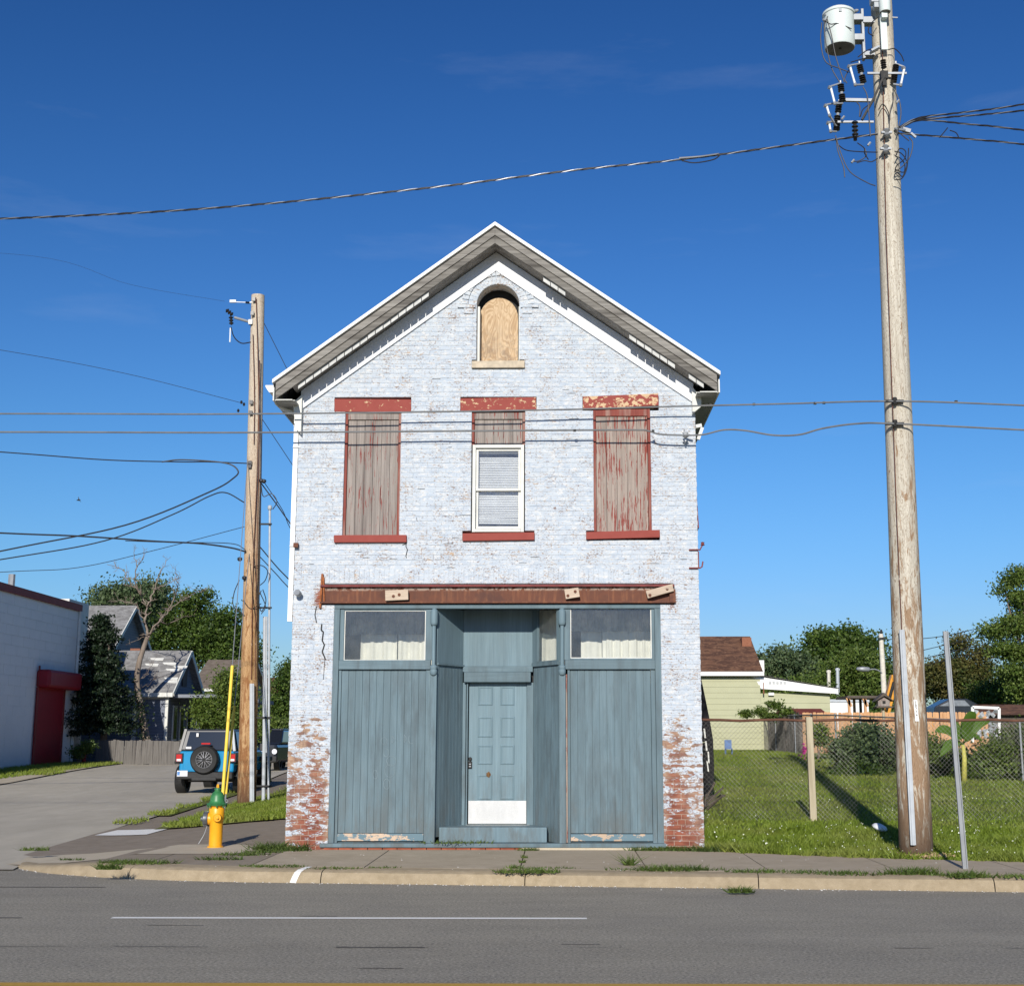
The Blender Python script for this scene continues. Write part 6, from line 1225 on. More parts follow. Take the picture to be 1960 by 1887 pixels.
b = MB(); b.hexa([(jx - .78, jy + .06, jz + 1.22), (jx + .78, jy + .06, jz + 1.22), (jx + .78, jy + 3.2, jz + 1.22), (jx - .78, jy + 3.2, jz + 1.22), (jx - .66, jy + .20, jz + 1.83), (jx + .66, jy + .20, jz + 1.83), (jx + .66, jy + 2.75, jz + 1.83), (jx - .66, jy + 2.75, jz + 1.83)]); top = b.build('hardtop', MT['jblack'], J, bevel=.05)
b = MB(); b.add([(jx - .62, jy + .045, jz + 1.26), (jx + .62, jy + .045, jz + 1.26), (jx + .54, jy + .168, jz + 1.76), (jx - .54, jy + .168, jz + 1.76)], [(0, 1, 2, 3)]); o = b.build('rear_window', MT['cglass'], top); m_ = o.modifiers.new('solid', 'SOLIDIFY'); m_.thickness = .02
b = MB(); b.hexa([(jx - .80, jy + 1.3, jz + 1.22), (jx - .785, jy + 1.3, jz + 1.22), (jx - .785, jy + 2.4, jz + 1.22), (jx - .80, jy + 2.4, jz + 1.22), (jx - .69, jy + 1.3, jz + 1.78), (jx - .675, jy + 1.3, jz + 1.78), (jx - .675, jy + 2.2, jz + 1.78), (jx - .69, jy + 2.2, jz + 1.78)]); b.build('side_window', MT['cglass'], top)
for s in (-1, 1): jb('tail_lamp_surround', s * .76 - .11, s * .76 + .11, -.05, .06, .90, 1.16, 'plastic', .02); l = jb('tail_lamp', s * .76 - .08, s * .76 + .08, -.065, -.051, .93, 1.13, 'tail', .01); jb('reversing_lens', s * .76 - .06, s * .76 + .06, -.072, -.066, .94, 1.0, 'plate_w', .003, l)
for s in (-1, 1): b = MB(); x = jx + s * .80; b.beam((x - s * .02, jy + .1, jz + 1.215), (x - s * .13, jy + .22, jz + 1.83), .07, .07, up=(0, 1, 0)); b.build('rear_pillar', MT['conduit'] if s > 0 else MT['jblack'], top)
jb('rear_bumper', -.80, .80, -.16, .06, .44, .64, 'plastic', .04); jb('bumper_step', -.35, .35, -.18, -.10, .40, .50, 'plastic', .02); pl = jb('licence_plate', -.76, -.46, -.185, -.165, .52, .68, 'plate_w', .004); jb('plate_motif', -.75, -.68, -.19, -.186, .55, .65, 'plate_b', 0, pl)
sp = Vector((jx + .0, jy - .14, jz + .98)); t = MB().lathe([(.23, -.10), (.36, -.12), (.40, -.07), (.40, .07), (.36, .12), (.23, .10), (.23, -.10)], sp, 34, (0, 1, 0), False).build('spare_tyre', MT['black'], J, smooth=40)
MB().lathe([(.01, .05), (.235, .05), (.235, -.03), (.01, -.03)], sp, 24, (0, 1, 0)).build('spare_rim', MT['rim'], t, smooth=30); b = MB()
for i in range(8):
    a = i * math.pi / 4 + .3; p1 = sp + Vector((.05 * math.cos(a), -.085, .05 * math.sin(a)))
    for da in (-.17, .17): p2 = sp + Vector((.22 * math.cos(a + da), -.075, .22 * math.sin(a + da))); b.beam(p1, p2, .014, .014, up=(0, 1, 0))
b.build('rim_spoke', MT['rimlip'], t); MB().lathe([(.222, 0), (.236, 0), (.236, .02), (.222, .02), (.222, 0)], sp + Vector((0, -.1, 0)), 30, (0, 1, 0), False).build('rim_lip', MT['rimlip'], t)
jb('brake_light', -.13, .13, -.12, -.06, 1.40, 1.45, 'tail', .01); jb('wiper_sticker', -.33, -.27, .08, .13, 1.62, 1.72, 'white', 0, top); jb('window_sticker', -.60, -.45, .035, .05, 1.28, 1.34, 'white', 0, top)
for s in (-1, 1):
    jb('fender_flare', s * .87 - .11, s * .87 + .11, .25, 1.15, .86, .95, 'plastic', .03); jb('fender_flare', s * .87 - .11, s * .87 + .11, 3.35, 4.35, .88, 1.02, 'plastic', .03)
    wheel(J, (jx + s * .83, jy + .72, jz + .41), .41, .28, s); wheel(J, (jx + s * .83, jy + 3.85, jz + .43), .43, .28, s)
jb('bonnet', -.68, .68, 3.6, 4.75, .9, 1.16, 'jblue', .05); jb('axle', -.75, .75, .65, .78, .34, .46, 'black', .02); jb('exhaust', .25, .75, .15, .3, .42, .55, 'black', .03); jb('side_step', .80, .92, 1.15, 3.35, .42, .5, 'plastic', .02); jb('mirror', .86, 1.02, 2.95, 3.1, 1.2, 1.42, 'jblack', .02); jb('mirror', -1.02, -.86, 2.35, 2.5, 1.2, 1.42, 'jblack', .02)
# dark pickup beyond and red car beyond that
def far_car(name, px0, px1, Y, pyr, pyh, pyb, mat, label, cat, L=4.6):
    a, c = at(px0, pyb, Y), at(px1, pyb, Y); z0 = gz(c.x, Y); zr_ = at(px0, pyr, Y).z; zh = at(px0, pyh, Y).z; xm = (a.x + c.x) / 2; w = (c.x - a.x) / 2
    rt = thing(name, label, cat, (xm, Y, z0)); H_ = zr_ - z0
    bd = MB().box(xm - w, xm + w, Y, Y + L, z0 + .32, zh).build('body', MT[mat], rt, bevel=.12); MB().hexa([(xm - w * .92, Y + .9, zh), (xm + w * .92, Y + .9, zh), (xm + w * .92, Y + 3.4, zh), (xm - w * .92, Y + 3.4, zh), (xm - w * .74, Y + 1.5, zr_), (xm + w * .74, Y + 1.5, zr_), (xm + w * .74, Y + 2.9, zr_), (xm - w * .74, Y + 2.9, zr_)]).build('cabin', MT['cglass'], rt, bevel=.08)
    MB().box(xm - w * .75, xm + w * .75, Y + 1.5, Y + 2.9, zr_ - .03, zr_ + .03).build('roof', MT[mat], rt, bevel=.02)
    MB().box(xm - w, xm + w, Y - .1, Y, z0 + .36, z0 + .58).build('bumper', MT['offwhite'] if mat == 'redcar' else MT['plastic'], rt, bevel=.03)
    for s in (-1, 1): MB().lathe([(.01, 0), (.10, .01), (.10, .04), (.01, .05)], (xm + s * w * .7, Y - .04, z0 + .75), 12, (0, 1, 0)).build('headlight', MT['plate_w'], rt); wheel(rt, (xm + s * (w - .12), Y + .8, z0 + .34), .34, .22, s); wheel(rt, (xm + s * (w - .12), Y + 3.6, z0 + .34), .34, .22, s)
    return rt
for s_x in (.815,):
    for y0_, y1_ in ((.45, 1.2), (1.35, 2.1), (2.2, 2.95)): MB().hexa([(jx + .782, jy + y0_, jz + 1.25), (jx + .80, jy + y0_, jz + 1.25), (jx + .80, jy + y1_, jz + 1.25), (jx + .782, jy + y1_, jz + 1.25), (jx + .668, jy + y0_ + .05, jz + 1.76), (jx + .69, jy + y0_ + .05, jz + 1.76), (jx + .69, jy + y1_ - .05, jz + 1.76), (jx + .668, jy + y1_ - .05, jz + 1.76)]).build('side_window', MT['cglass'], top)
far_car('pickup_truck', 496, 529, 32, 1395, 1424, 1478, 'truck', 'dark grey pickup truck facing the camera beyond the blue off-road car', 'truck', 5)
far_car('parked_car', 526, 580, 38, 1412, 1425, 1452, 'redcar', 'red car parked far down the side street beside the brick building', 'car')

# ================================================================== TREES AND PLANTS
def leaves(centers, size, flat=.35, seed=0, squash=(1, 1, 1)):
    r_ = np.random.default_rng(seed); n = len(centers); a = r_.normal(size=(n, 3)); a /= np.linalg.norm(a, axis=1)[:, None]; b_ = r_.normal(size=(n, 3)); b_ -= a * (a * b_).sum(1)[:, None]; b_ /= np.linalg.norm(b_, axis=1)[:, None]
    c = np.cross(a, b_); s = size * r_.uniform(.6, 1.35, n)[:, None]; w = s * r_.uniform(.45, .75, n)[:, None]
    V = np.empty((n, 4, 3)); V[:, 0] = centers - a * s * .5; V[:, 1] = centers + b_ * w * .5 + c * w * .12; V[:, 2] = centers + a * s * .5; V[:, 3] = centers - b_ * w * .5 + c * w * .12
    return V.reshape(-1, 3), np.arange(n * 4).reshape(n, 4), np.repeat(r_.uniform(0, 1, n) ** 1.3, 4)
def crown(lobes, nclump, per, csize, lsize, seed, name, mat, par, inner=.55):
    per = int(per * 2.1)
    r_ = np.random.default_rng(seed); L = np.array(lobes, float); vol = (L[:, 3] * L[:, 4] * L[:, 5]) ** .67; p = vol / vol.sum(); idx = r_.choice(len(L), nclump, p=p)
    d = r_.normal(size=(nclump, 3)); d /= np.linalg.norm(d, axis=1)[:, None]; rad = r_.uniform(inner, 1.0, nclump)[:, None] ** .5
    # lumpy crown: each lobe carries smaller sub-lobes and the leaf clumps sit on those
    nsub = 16; sd2 = r_.normal(size=(len(L), nsub, 3)); sd2[:, :, 2] = sd2[:, :, 2] * .8 + .25; sd2 /= np.linalg.norm(sd2, axis=2)[:, :, None]; srad = r_.uniform(.30, .46, (len(L), nsub)); k_ = r_.integers(0, nsub, nclump)
    subc = L[idx, :3] + sd2[idx, k_] * L[idx, 3:6] * .62; C = subc + d * rad * L[idx, 3:6] * srad[idx, k_][:, None]; core = r_.uniform(0, 1, nclump) < .16; C[core] = L[idx[core], :3] + d[core] * L[idx[core], 3:6] * .5; cs = r_.uniform(.6, 1.4, nclump)
    Cn = np.repeat(C, per, 0) + r_.normal(size=(nclump * per, 3)) * np.repeat(cs, per)[:, None] * np.array([csize, csize, csize * .6])
    V, F, T = leaves(Cn, lsize * .62, seed=seed + 1); ct = np.repeat(r_.uniform(-.45, .45, nclump), per * 4); T = np.clip(T + ct, 0, 1); return npmesh(name, V, F, 4, mat, par, T)
def limb(b, p, q, r0, r1, seed, wob=.12, n=5):
    r_ = random.Random(seed); p, q = Vector(p), Vector(q); L = (q - p).length; pts = [p.lerp(q, i / n) + (Vector([r_.uniform(-1, 1) for _ in range(3)]) * wob * L / n if 0 < i < n else Vector((0, 0, 0))) for i in range(n + 1)]
    b.tube(pts, [r0 + (r1 - r0) * i / n for i in range(n + 1)], 7); return pts
def tree(name, label, Y, base_px, lobes_px, lsize=.34, csize=.45, nclump=420, per=26, mat='leafA', seed=1, tr=.28, inner=.5, group=None, bark='bark'):
    """lobes_px: (px, py, rx_px, rz_px, dy, depth radius)"""
    s = (Y - CAM[1]) / FPX; bp = at(base_px, 1430, Y); g = gz(bp.x, Y); root = thing(name, label, 'tree', (bp.x, Y, g), group); lobes = []; b = MB(); r_ = random.Random(seed)
    for px, py, rx, rz_, dy, ry in lobes_px: p = at(px, py, Y + dy); lobes.append((p.x, p.y, p.z, rx * s, ry, rz_ * s))
    cz = sum(l[2] for l in lobes) / len(lobes); fork = Vector((bp.x, Y, g + (cz - g) * .45)); limb(b, (bp.x, Y, g - .2), fork, tr, tr * .7, seed, .05)
    for i, l in enumerate(lobes): q = Vector((l[0], l[1], l[2] + l[5] * .1)); limb(b, fork, q, tr * .5, tr * .12, seed + i, .14)
    b.build('trunk', MT[bark], root, smooth=True); crown(lobes, nclump, per, csize, lsize, seed, 'crown', MT[mat], root, inner); return root
tree('broadleaf_tree', 'large dark green tree filling the skyline between the dead tree and the brown pole', 100, 330, [(280, 1200, 60, 60, 0, 4), (350, 1190, 62, 62, 2, 4), (405, 1225, 60, 58, 0, 4), (440, 1200, 34, 40, 0, 3), (330, 1260, 90, 60, 0, 4), (445, 1262, 46, 60, 0, 4), (240, 1240, 52, 55, 2, 4), (475, 1270, 18, 36, 0, 3), (380, 1150, 30, 22, 0, 2), (300, 1145, 28, 20, 0, 2)], .42, .60, 1000, 26, 'leafA', 21, .4)
tree('broadleaf_tree', 'lighter green tree top rising behind the tall grey house', 78, 235, [(215, 1150, 36, 34, 0, 3), (250, 1150, 38, 36, 0, 3), (230, 1190, 50, 45, 0, 3), (285, 1135, 28, 28, 0, 3)], .36, .55, 420, 24, 'leafD', 22)
tree('young_tree', 'bright green bushy tree behind the porch, left of the brown pole', 46, 432, [(420, 1350, 45, 42, 0, 1.8), (450, 1330, 32, 34, 0, 1.6), (405, 1380, 36, 34, 0, 1.6), (450, 1390, 36, 38, 0, 1.6), (440, 1300, 16, 16, 0, .8)], .22, .30, 520, 24, 'leafB', 23, .12)
tree('broadleaf_tree', 'small tree with ragged top just left of the brick building, beyond the red car', 60, 545, [(552, 1310, 14, 30, 0, 1.6), (535, 1355, 22, 34, 0, 1.8), (560, 1280, 10, 18, 0, 1), (528, 1400, 30, 28, 0, 2), (558, 1390, 22, 50, 0, 2)], .26, .4, 460, 24, 'leafA', 24, .15)
tree('shrub', 'round green shrub beside the parked red car', 44, 530, [(530, 1400, 30, 22, 0, 1.3), (512, 1390, 18, 20, 0, 1)], .2, .25, 200, 22, 'leafB', 25, .06)
# conifer
Yc = 41.0; cb = at(196, 1450, Yc); CT = thing('conifer_tree', 'dark dense conifer at the corner of the white block building', 'tree', (cb.x, Yc, .68)); s = (Yc + 20) / FPX
MB().tube([(cb.x, Yc, .4), (cb.x, Yc, 6.5)], [.2, .05], 8).build('trunk', MT['bark'], CT); r_ = np.random.default_rng(31); cc = []
for k in range(340):
    t = r_.uniform(0.02, 1) ** .75; z0 = at(190, 1168 + 232 * t, Yc).z; a = r_.uniform(0, 6.283); L_ = (.25 + 1.55 * min(1, t * 1.15)) * r_.uniform(.45, 1.2) * (1 + .25 * math.sin(a * 3 + t * 9)); cx = at(188 + 8 * t, 1300, Yc).x
    for j in range(95):
        u = r_.uniform(.12, 1) ** .7; sp_ = .05 + .13 * (1 - abs(u - .6)); cc.append((cx + math.cos(a) * L_ * u + r_.normal() * sp_, Yc + math.sin(a) * L_ * u + r_.normal() * sp_, z0 + .12 * u - .32 * u * u * L_ * .6 + r_.normal() * sp_ * .45))
V, F, T = leaves(np.array(cc), .13, seed=5); npmesh('crown', V, F, 4, MT['leafC'], CT, T)
# dead tree
Yd = 42.5; DT = thing('dead_tree', 'bare dead tree with broken branches rising in front of the small grey house', 'tree', (at(285, 1440, Yd).x, Yd, .66)); b = MB(); rd = random.Random(12)
D = lambda px, py, dy=0: at(px, py, Yd + dy)
trunk = [D(288, 1462), D(283, 1430), D(276, 1390), D(267, 1340), D(262, 1305), D(266, 1270), D(275, 1240), D(284, 1215)]; b.tube(curve(trunk, 4), [.20 - .10 * i / (4 * (len(trunk) - 1)) for i in range(4 * (len(trunk) - 1) + 1)], 9)
def twig(p, q, r0, depth, seed):
    rr2 = random.Random(seed); pts = limb(b, p, q, r0 * .72, r0 * .36, seed, .35, 5); L = (Vector(q) - Vector(p)).length
    if depth == 0: return
    for k in range(rr2.randint(3, 5)):
        i = rr2.randint(1, 5); d = (Vector(q) - Vector(p)).normalized(); dv = Vector((rr2.uniform(-1, 1), rr2.uniform(-.6, .6), rr2.uniform(-.35, 1))).normalized(); e = pts[i] + (d * .45 + dv * .75).normalized() * L * rr2.uniform(.25, .5); twig(pts[i], e, r0 * .45, depth - 1, seed * 7 + k)
for i, (pth, r0) in enumerate([([(284, 1215), (277, 1190), (282, 1160), (270, 1140)], .10), ([(270, 1140), (258, 1110), (262, 1085), (256, 1058)], .06), ([(270, 1140), (245, 1108), (230, 1088), (205, 1080)], .055), ([(282, 1160), (296, 1130), (305, 1100), (318, 1070)], .06), ([(284, 1215), (305, 1190), (322, 1170), (345, 1150)], .09), ([(345, 1150), (365, 1140), (395, 1128)], .045), ([(322, 1170), (335, 1140), (340, 1115), (336, 1090)], .055), ([(277, 1190), (262, 1160), (235, 1150), (205, 1152)], .05), ([(296, 1130), (320, 1118), (345, 1105)], .04), ([(305, 1190), (320, 1196), (350, 1180)], .04), ([(270, 1300), (285, 1290), (290, 1265)], .03), ([(264, 1318), (280, 1312), (296, 1300)], .025), ([(284, 1215), (262, 1225), (240, 1235)], .03), ([(262, 1085), (272, 1070), (276, 1052)], .035)]):
    P = [D(a, c, rd.uniform(-.6, .6) if k else 0) for k, (a, c) in enumerate(pth)]
    for j, (p, q) in enumerate(zip(P, P[1:])): twig(p, q, r0 * (1 - .25 * j), 2, 100 + i * 10 + j)
b.build('trunk_and_branches', MT['deadbark'], DT, smooth=True)
# right background trees
tree('broadleaf_tree', 'blue-green rounded tree just right of the pale green house', 92, 1500, [(1490, 1265, 36, 30, 0, 3), (1470, 1290, 30, 36, 0, 3), (1520, 1285, 38, 34, 0, 3), (1500, 1320, 52, 36, 0, 3)], .40, .55, 420, 24, 'leafD', 41)
tree('broadleaf_tree', 'tall dark tree, the highest crown behind the trailer', 96, 1590, [(1585, 1240, 40, 34, 0, 4), (1625, 1240, 42, 36, 0, 4), (1655, 1262, 34, 38, 0, 4), (1560, 1262, 26, 34, 0, 3), (1600, 1290, 60, 50, 0, 4), (1690, 1310, 34, 50, 0, 4), (1570, 1220, 16, 14, 0, 1.5), (1660, 1232, 20, 16, 0, 2)], .44, .6, 760, 26, 'leafA', 42, .4)
tree('broadleaf_tree', 'brighter green spreading tree behind the pergola and white trailer', 80, 1625, [(1620, 1290, 46, 36, 0, 3), (1585, 1320, 46, 30, 0, 3), (1655, 1310, 40, 40, 0, 3), (1545, 1330, 40, 24, 0, 3), (1640, 1262, 26, 22, 0, 2)], .34, .5, 640, 24, 'leafB', 43)
tree('broadleaf_tree', 'ragged brownish green tree right of the grey pole behind the sign post', 70, 1830, [(1830, 1290, 44, 44, 0, 3), (1790, 1310, 36, 42, 0, 3), (1870, 1300, 40, 40, 0, 3), (1835, 1232, 16, 18, 0, 1.4), (1880, 1252, 18, 20, 0, 1.4), (1855, 1330, 70, 30, 0, 3)], .30, .40, 640, 22, 'leafE', 44)
tree('broadleaf_tree', 'large open-crowned tree leaning in from the right edge', 52, 1985, [(1948, 1105, 22, 22, 0, 1.2), (1925, 1130, 14, 10, 0, .8), (1960, 1150, 20, 22, 0, 1.4), (1905, 1210, 24, 18, 0, 1.4), (1945, 1200, 30, 26, 0, 1.8), (1925, 1245, 30, 16, 0, 1.4), (1960, 1260, 26, 30, 0, 1.6), (1940, 1290, 26, 24, 0, 1.6), (2000, 1170, 40, 70, 0, 2.5), (1960, 1320, 34, 30, 0, 2)], .24, .30, 760, 22, 'leafB', 45, .25, .2)
tree('broadleaf_tree', 'dark low tree mass at the right edge under the open-crowned tree', 60, 1930, [(1900, 1335, 46, 28, 0, 2), (1950, 1320, 44, 34, 0, 2), (1990, 1310, 40, 40, 0, 2)], .26, .38, 360, 22, 'leafA', 46)
tree('broadleaf_tree', 'low green tree between lean-to roof and dark tall tree', 70, 1545, [(1525, 1325, 36, 22, 0, 2.4), (1560, 1335, 34, 18, 0, 2.4), (1480, 1330, 30, 22, 0, 2)], .3, .4, 300, 22, 'leafB', 47)
# far wooded horizon strips (countless, reads as one mass)
r_ = np.random.default_rng(77); cc = []
for k in range(1500):
    px = r_.uniform(-60, 2060); Yq = 118 + r_.uniform(-6, 6); h = 22 + 12 * math.sin(px * .02) + 8 * math.sin(px * .053 + 1); p = at(px, 1415 - r_.uniform(-5, 1) * 1 - h * r_.uniform(0, 1.3), Yq); cc.append(p)
C = np.repeat(np.array(cc), 9, 0) + r_.normal(size=(13500, 3)) * .9; V, F, T = leaves(C, 1.1, seed=9); tag(npmesh('far_woodland', V, F, 4, MT['leafA'], None, T, 'stuff'), 'distant band of trees along the horizon', 'woodland')

# garden plants behind the side fence
def bush(name, label, Y, lobes_px, mat, lsize, csize, nclump, per, seed, cat='shrub', stem=True):
    s = (Y - CAM[1]) / FPX; L = []; px0 = lobes_px[0][0]; bp = at(px0, 1440, Y); g = gz(bp.x, Y); root = thing(name, label, cat, (bp.x, Y, g)); b = MB()
    for px, py, rx, rz_, ry in lobes_px:
        p = at(px, py, Y); L.append((p.x, p.y, p.z, rx * s, ry, rz_ * s)); limb(b, (bp.x, Y, g) if stem else (p.x - rx * s, Y, p.z - rz_ * s), p, .03 if stem else .012, .01, seed)
    b.build('stem', MT['bark'], root); crown(L, nclump, per, csize, lsize, seed, 'foliage', MT[mat], root, .1); return root
bush('garden_shrub', 'big silvery leafed shrub left of the grey pole behind the side fence', 17.5, [(1660, 1415, 38, 34, .9), (1625, 1440, 26, 26, .7), (1690, 1440, 26, 42, .7), (1645, 1470, 40, 26, .8)], 'leafD', .16, .18, 300, 20, 51)
bush('garden_shrub', 'small leafy plant beside the wooden post and pink flower', 24, [(1565, 1400, 14, 14, .4), (1572, 1420, 14, 12, .4)], 'leafB', .16, .12, 40, 16, 52)
bush('garden_shrub', 'dark low shrub at the foot of the big silvery shrub', 16.5, [(1650, 1480, 24, 22, .5), (1690, 1490, 22, 20, .5), (1610, 1488, 26, 14, .4)], 'leafA', .13, .14, 130, 18, 53)
bush('garden_bed', 'tangled green garden bed between grey pole and sign post', 17, [(1800, 1450, 40, 40, 1.0), (1765, 1440, 34, 44, 1.0), (1850, 1475, 50, 36, 1.0), (1790, 1490, 60, 22, 1)], 'leafB', .13, .17, 520, 20, 54, 'garden plants')
bush('garden_bed', 'tangled green garden bed right of the banana plant', 15, [(1920, 1450, 46, 46, 1.0), (1880, 1480, 40, 34, .9), (1960, 1430, 40, 56, 1.0), (2010, 1440, 40, 56, 1)], 'leafB', .13, .17, 420, 20, 55, 'garden plants')
bush('vine', 'climbing vine spilling over the dark board fence', 34, [(1484, 1350, 16, 10, .4), (1430, 1366, 14, 6, .3), (1455, 1362, 14, 6, .3), (1505, 1362, 14, 6, .3), (1470, 1372, 16, 6, .3)], 'leafB', .15, .10, 110, 16, 56, 'vine', False)
bush('yard_weeds', 'dark weeds growing at the far corner of the white block building', 38, [(150, 1440, 14, 14, .5), (165, 1430, 8, 14, .4)], 'leafA', .14, .14, 60, 16, 57, 'weeds')
p = at(1540, 1434, 24); b = MB(); rj = random.Random(3)
for i in range(26): b.obox((p.x + rj.gauss(0, .07), 24 + rj.gauss(0, .07), p.z + rj.gauss(0, .09)), (.07, .02, .06), (rj.random() * 3, rj.random() * 3, 0))
b.tube([(p.x, 24, gz(p.x, 24)), (p.x, 24, p.z)], .01, 5); tag(b.build('flower', MT['pink']), 'pink flower cluster beside the orange fence, left of the wooden post', 'flower')
# banana plant: each big leaf its own part
Yb = 14.0; bp = at(1846, 1505, Yb); BN = thing('banana_plant', 'banana plant with broad bright leaves and yellow stalk, right of the sign post', 'banana plant', (bp.x, Yb, gz(bp.x, Yb)))
tb_ = at(1843, 1425, Yb); MB().tube([(bp.x, Yb, gz(bp.x, Yb)), at(1846, 1450, Yb), tb_], [.075, .06, .045], 9).build('stalk', MT['stalk'], BN, smooth=True)
for tip, wd, dy in (((1868, 1366), .30, -.3), ((1822, 1385), .20, .1), ((1790, 1402), .26, -.2), ((1800, 1450), .22, -.3), ((1895, 1382), .26, .2), ((1880, 1420), .16, -.3), ((1850, 1380), .2, .3)):
    T_ = at(*tip, Yb + dy); mid = tb_.lerp(T_, .55) + Vector((0, 0, .16)); C = curve([tb_, mid, T_], 6); b = MB(); vs = []
    for i, q in enumerate(C):
        t = i / (len(C) - 1); w = wd * math.sin(math.pi * min(1, t * .93 + .06)) ** .7 * .5 * (0 if t < .1 else 1); d = (C[min(i + 1, len(C) - 1)] - C[max(i - 1, 0)]).normalized(); sd_ = d.cross(Vector((.2, -.8, .4))).normalized(); vs += [q - sd_ * w + Vector((0, 0, .04)), q, q + sd_ * w + Vector((0, 0, .04))]
    b.add(vs, [(i * 3 + k, i * 3 + 3 + k, i * 3 + 4 + k, i * 3 + 1 + k) for i in range(len(C) - 1) for k in (0, 1)]); b.build('leaf', MT['banana'], BN, smooth=True)

# ================================================================== GRASS
def sheet(name, L, Rr, mat, off, n, m, kind='structure', parent=None): return patch(name, L, Rr, mat, off, n, m, parent, kind)
def lawn_back(x): return backy(x) if x > 2.2 else 0
sheet('lawn', [(XR - .02, -.05), (XR - .02, 60)], [(XR + .5, -.15), (XR + .5, 60)], MT['lawn'], .0, 60, 1)
b = MB(); gx_ = [2.6 + .6 * i for i in range(40)]; rows_ = [0, .6, 1.2, 2, 3, 4, 5, 6, 8, 10, 12, 14, 16, 19, 22, 26, 30, 36, 42, 50, 62]
vs = [(x, lawn_back(x) - .02 + (y if y == 0 else y - lawn_back(x)), gz(x, y)) for y in rows_ for x in gx_]; nx = len(gx_)
b.add(vs, [(j * nx + i, j * nx + i + 1, (j + 1) * nx + i + 1, (j + 1) * nx + i) for j in range(len(rows_) - 1) for i in range(nx - 1)]); b.build('lawn', MT['lawn'], kind='structure')
sheet('verge', [(-7.4, 5.0), (-7.9, 12.5), (-8.3, 24), (-9.4, 46)], [(-3.99, 4.95), (-3.99, 12.5), (-4.0, 24), (-4, 46)], MT['lawn'], .03, 20, 5)
sheet('far_verge', [(-24, 8), (-24, 40)], [(-17.9, 17.5), (-20.4, 40)], MT['lawn'], .03, 16, 6)
sheet('far_walk', [(-18.6, 14), (-19.0, 24), (-21.0, 36), (-22, 44)], [(-17.3, 14), (-17.8, 24), (-19.0, 36), (-20, 46)], MT['walk_pale'], .045, 16, 3)
sheet('kerb_grass_strip', [(-8.15 - .075 * 6, 9), (sxr(24) - .05, 24)], [(-8.05 - .075 * 6 + .25, 9), (sxr(24) + .25, 24)], MT['lawn'], .035, 12, 1)
def blades(name, pts, h, w, mat, label, seed=0, lean=.5, cat='grass'):
    r_ = np.random.default_rng(seed); P = np.array(pts); n = len(P); hh = (h if np.ndim(h) else np.full(n, h)) * r_.uniform(.55, 1.3, n); a = r_.uniform(0, 6.283, n); ww = w * r_.uniform(.6, 1.4, n)
    dx, dy = np.cos(a) * ww * .5, np.sin(a) * ww * .5; le = r_.normal(size=(n, 2)) * lean * hh[:, None]
    V = np.empty((n, 3, 3)); V[:, 0] = P - np.stack([dx, dy, np.zeros(n)], 1); V[:, 1] = P + np.stack([dx, dy, np.zeros(n)], 1); V[:, 2] = P + np.stack([le[:, 0], le[:, 1], hh], 1)
    T = np.repeat(r_.uniform(0, 1, n), 3); return tag(npmesh(name, V.reshape(-1, 3), np.arange(n * 3).reshape(n, 3), 3, mat, None, T, 'stuff'), label, cat)
r_ = np.random.default_rng(5)
def region(n, x0, x1, y0, y1, test=None, dz=0, power=1.0):
    out = []; X_ = r_.uniform(x0, x1, n); Y_ = y0 + (y1 - y0) * r_.uniform(0, 1, n) ** power
    for x, y in zip(X_, Y_):
        if test is None or test(x, y): out.append((x, y, gz(x, y) + dz))
    return out
# mown lawn
P = region(150000, 2.1, 15, -.2, 40, lambda x, y: y > lawn_back(x) and abs(x) < (y + 21) * .43 and y < 4.6 + 40, 0, 1.9)
blades('lawn_grass', P, .055, .022, MT['grass'], 'short mown grass of the vacant lot beside the brick building', 1, .6)
# taller clover strip along the pavement
ed = lambda x, y: y > lawn_back(x) - .05 + .05 * math.sin(x * 9) + .07 * math.sin(x * 23 + 1) and y < 2.6 + .4 * math.sin(x * 1.7)
P = region(75000, 2.12, 9.5, -2.9, 3.0, ed); hh = np.array([.10 + .05 * math.sin(p[0] * 2.1) * math.sin(p[1] * 3) for p in P]) * (.7 + .6 * r_.random(len(P)))
blades('verge_grass', P, hh, .026, MT['grass'], 'taller grass and clover strip along the back of the pavement', 2, .75)
b = MB(); C = []
for x, y, z in region(800, 2.3, 9.5, -2.3, 3.2, ed, .10): C.append((x, y, z + r_.uniform(-.03, .05)))
for x, y, z in region(1000, 2.3, 12, 3, 24, lambda x, y: math.sin(x * 1.3 + y) > -.2, .05): C.append((x, y, z))
C = np.array(C); V, F, T = leaves(C, .024, seed=3); tag(npmesh('clover_flowers', V, F, 4, MT['clover'], None, T, 'stuff'), 'white clover blossoms scattered over the lawn', 'flowers')
P = region(30000, -8, -3.98, 4.9, 16, lambda x, y: x > -7.3 - (y - 5) * .07 + .15 * math.sin(y * 4) and y > 5.0 + .12 * math.sin(x * 5), .03); blades('verge_grass', P, .085, .03, MT['grass'], 'green grass patch around the honey brown pole', 4, .7)
P = region(16000, -9.6, -4, 16, 42, lambda x, y: x > sxr(y) + 1.2 and r_.random() < .6, .03) + [(x, y, z) for x, y, z in region(9000, -10.2, -8.2, 6.5, 26, lambda x, y: abs(x - sxr(y) - .05) < .16 * (1 + math.sin(y * 2.1)) and math.sin(y * 1.3) > -.75, .03)]; blades('kerb_grass', P, .09, .03, MT['grass'], 'ragged grass growing along the edge of the side street', 6, .7)
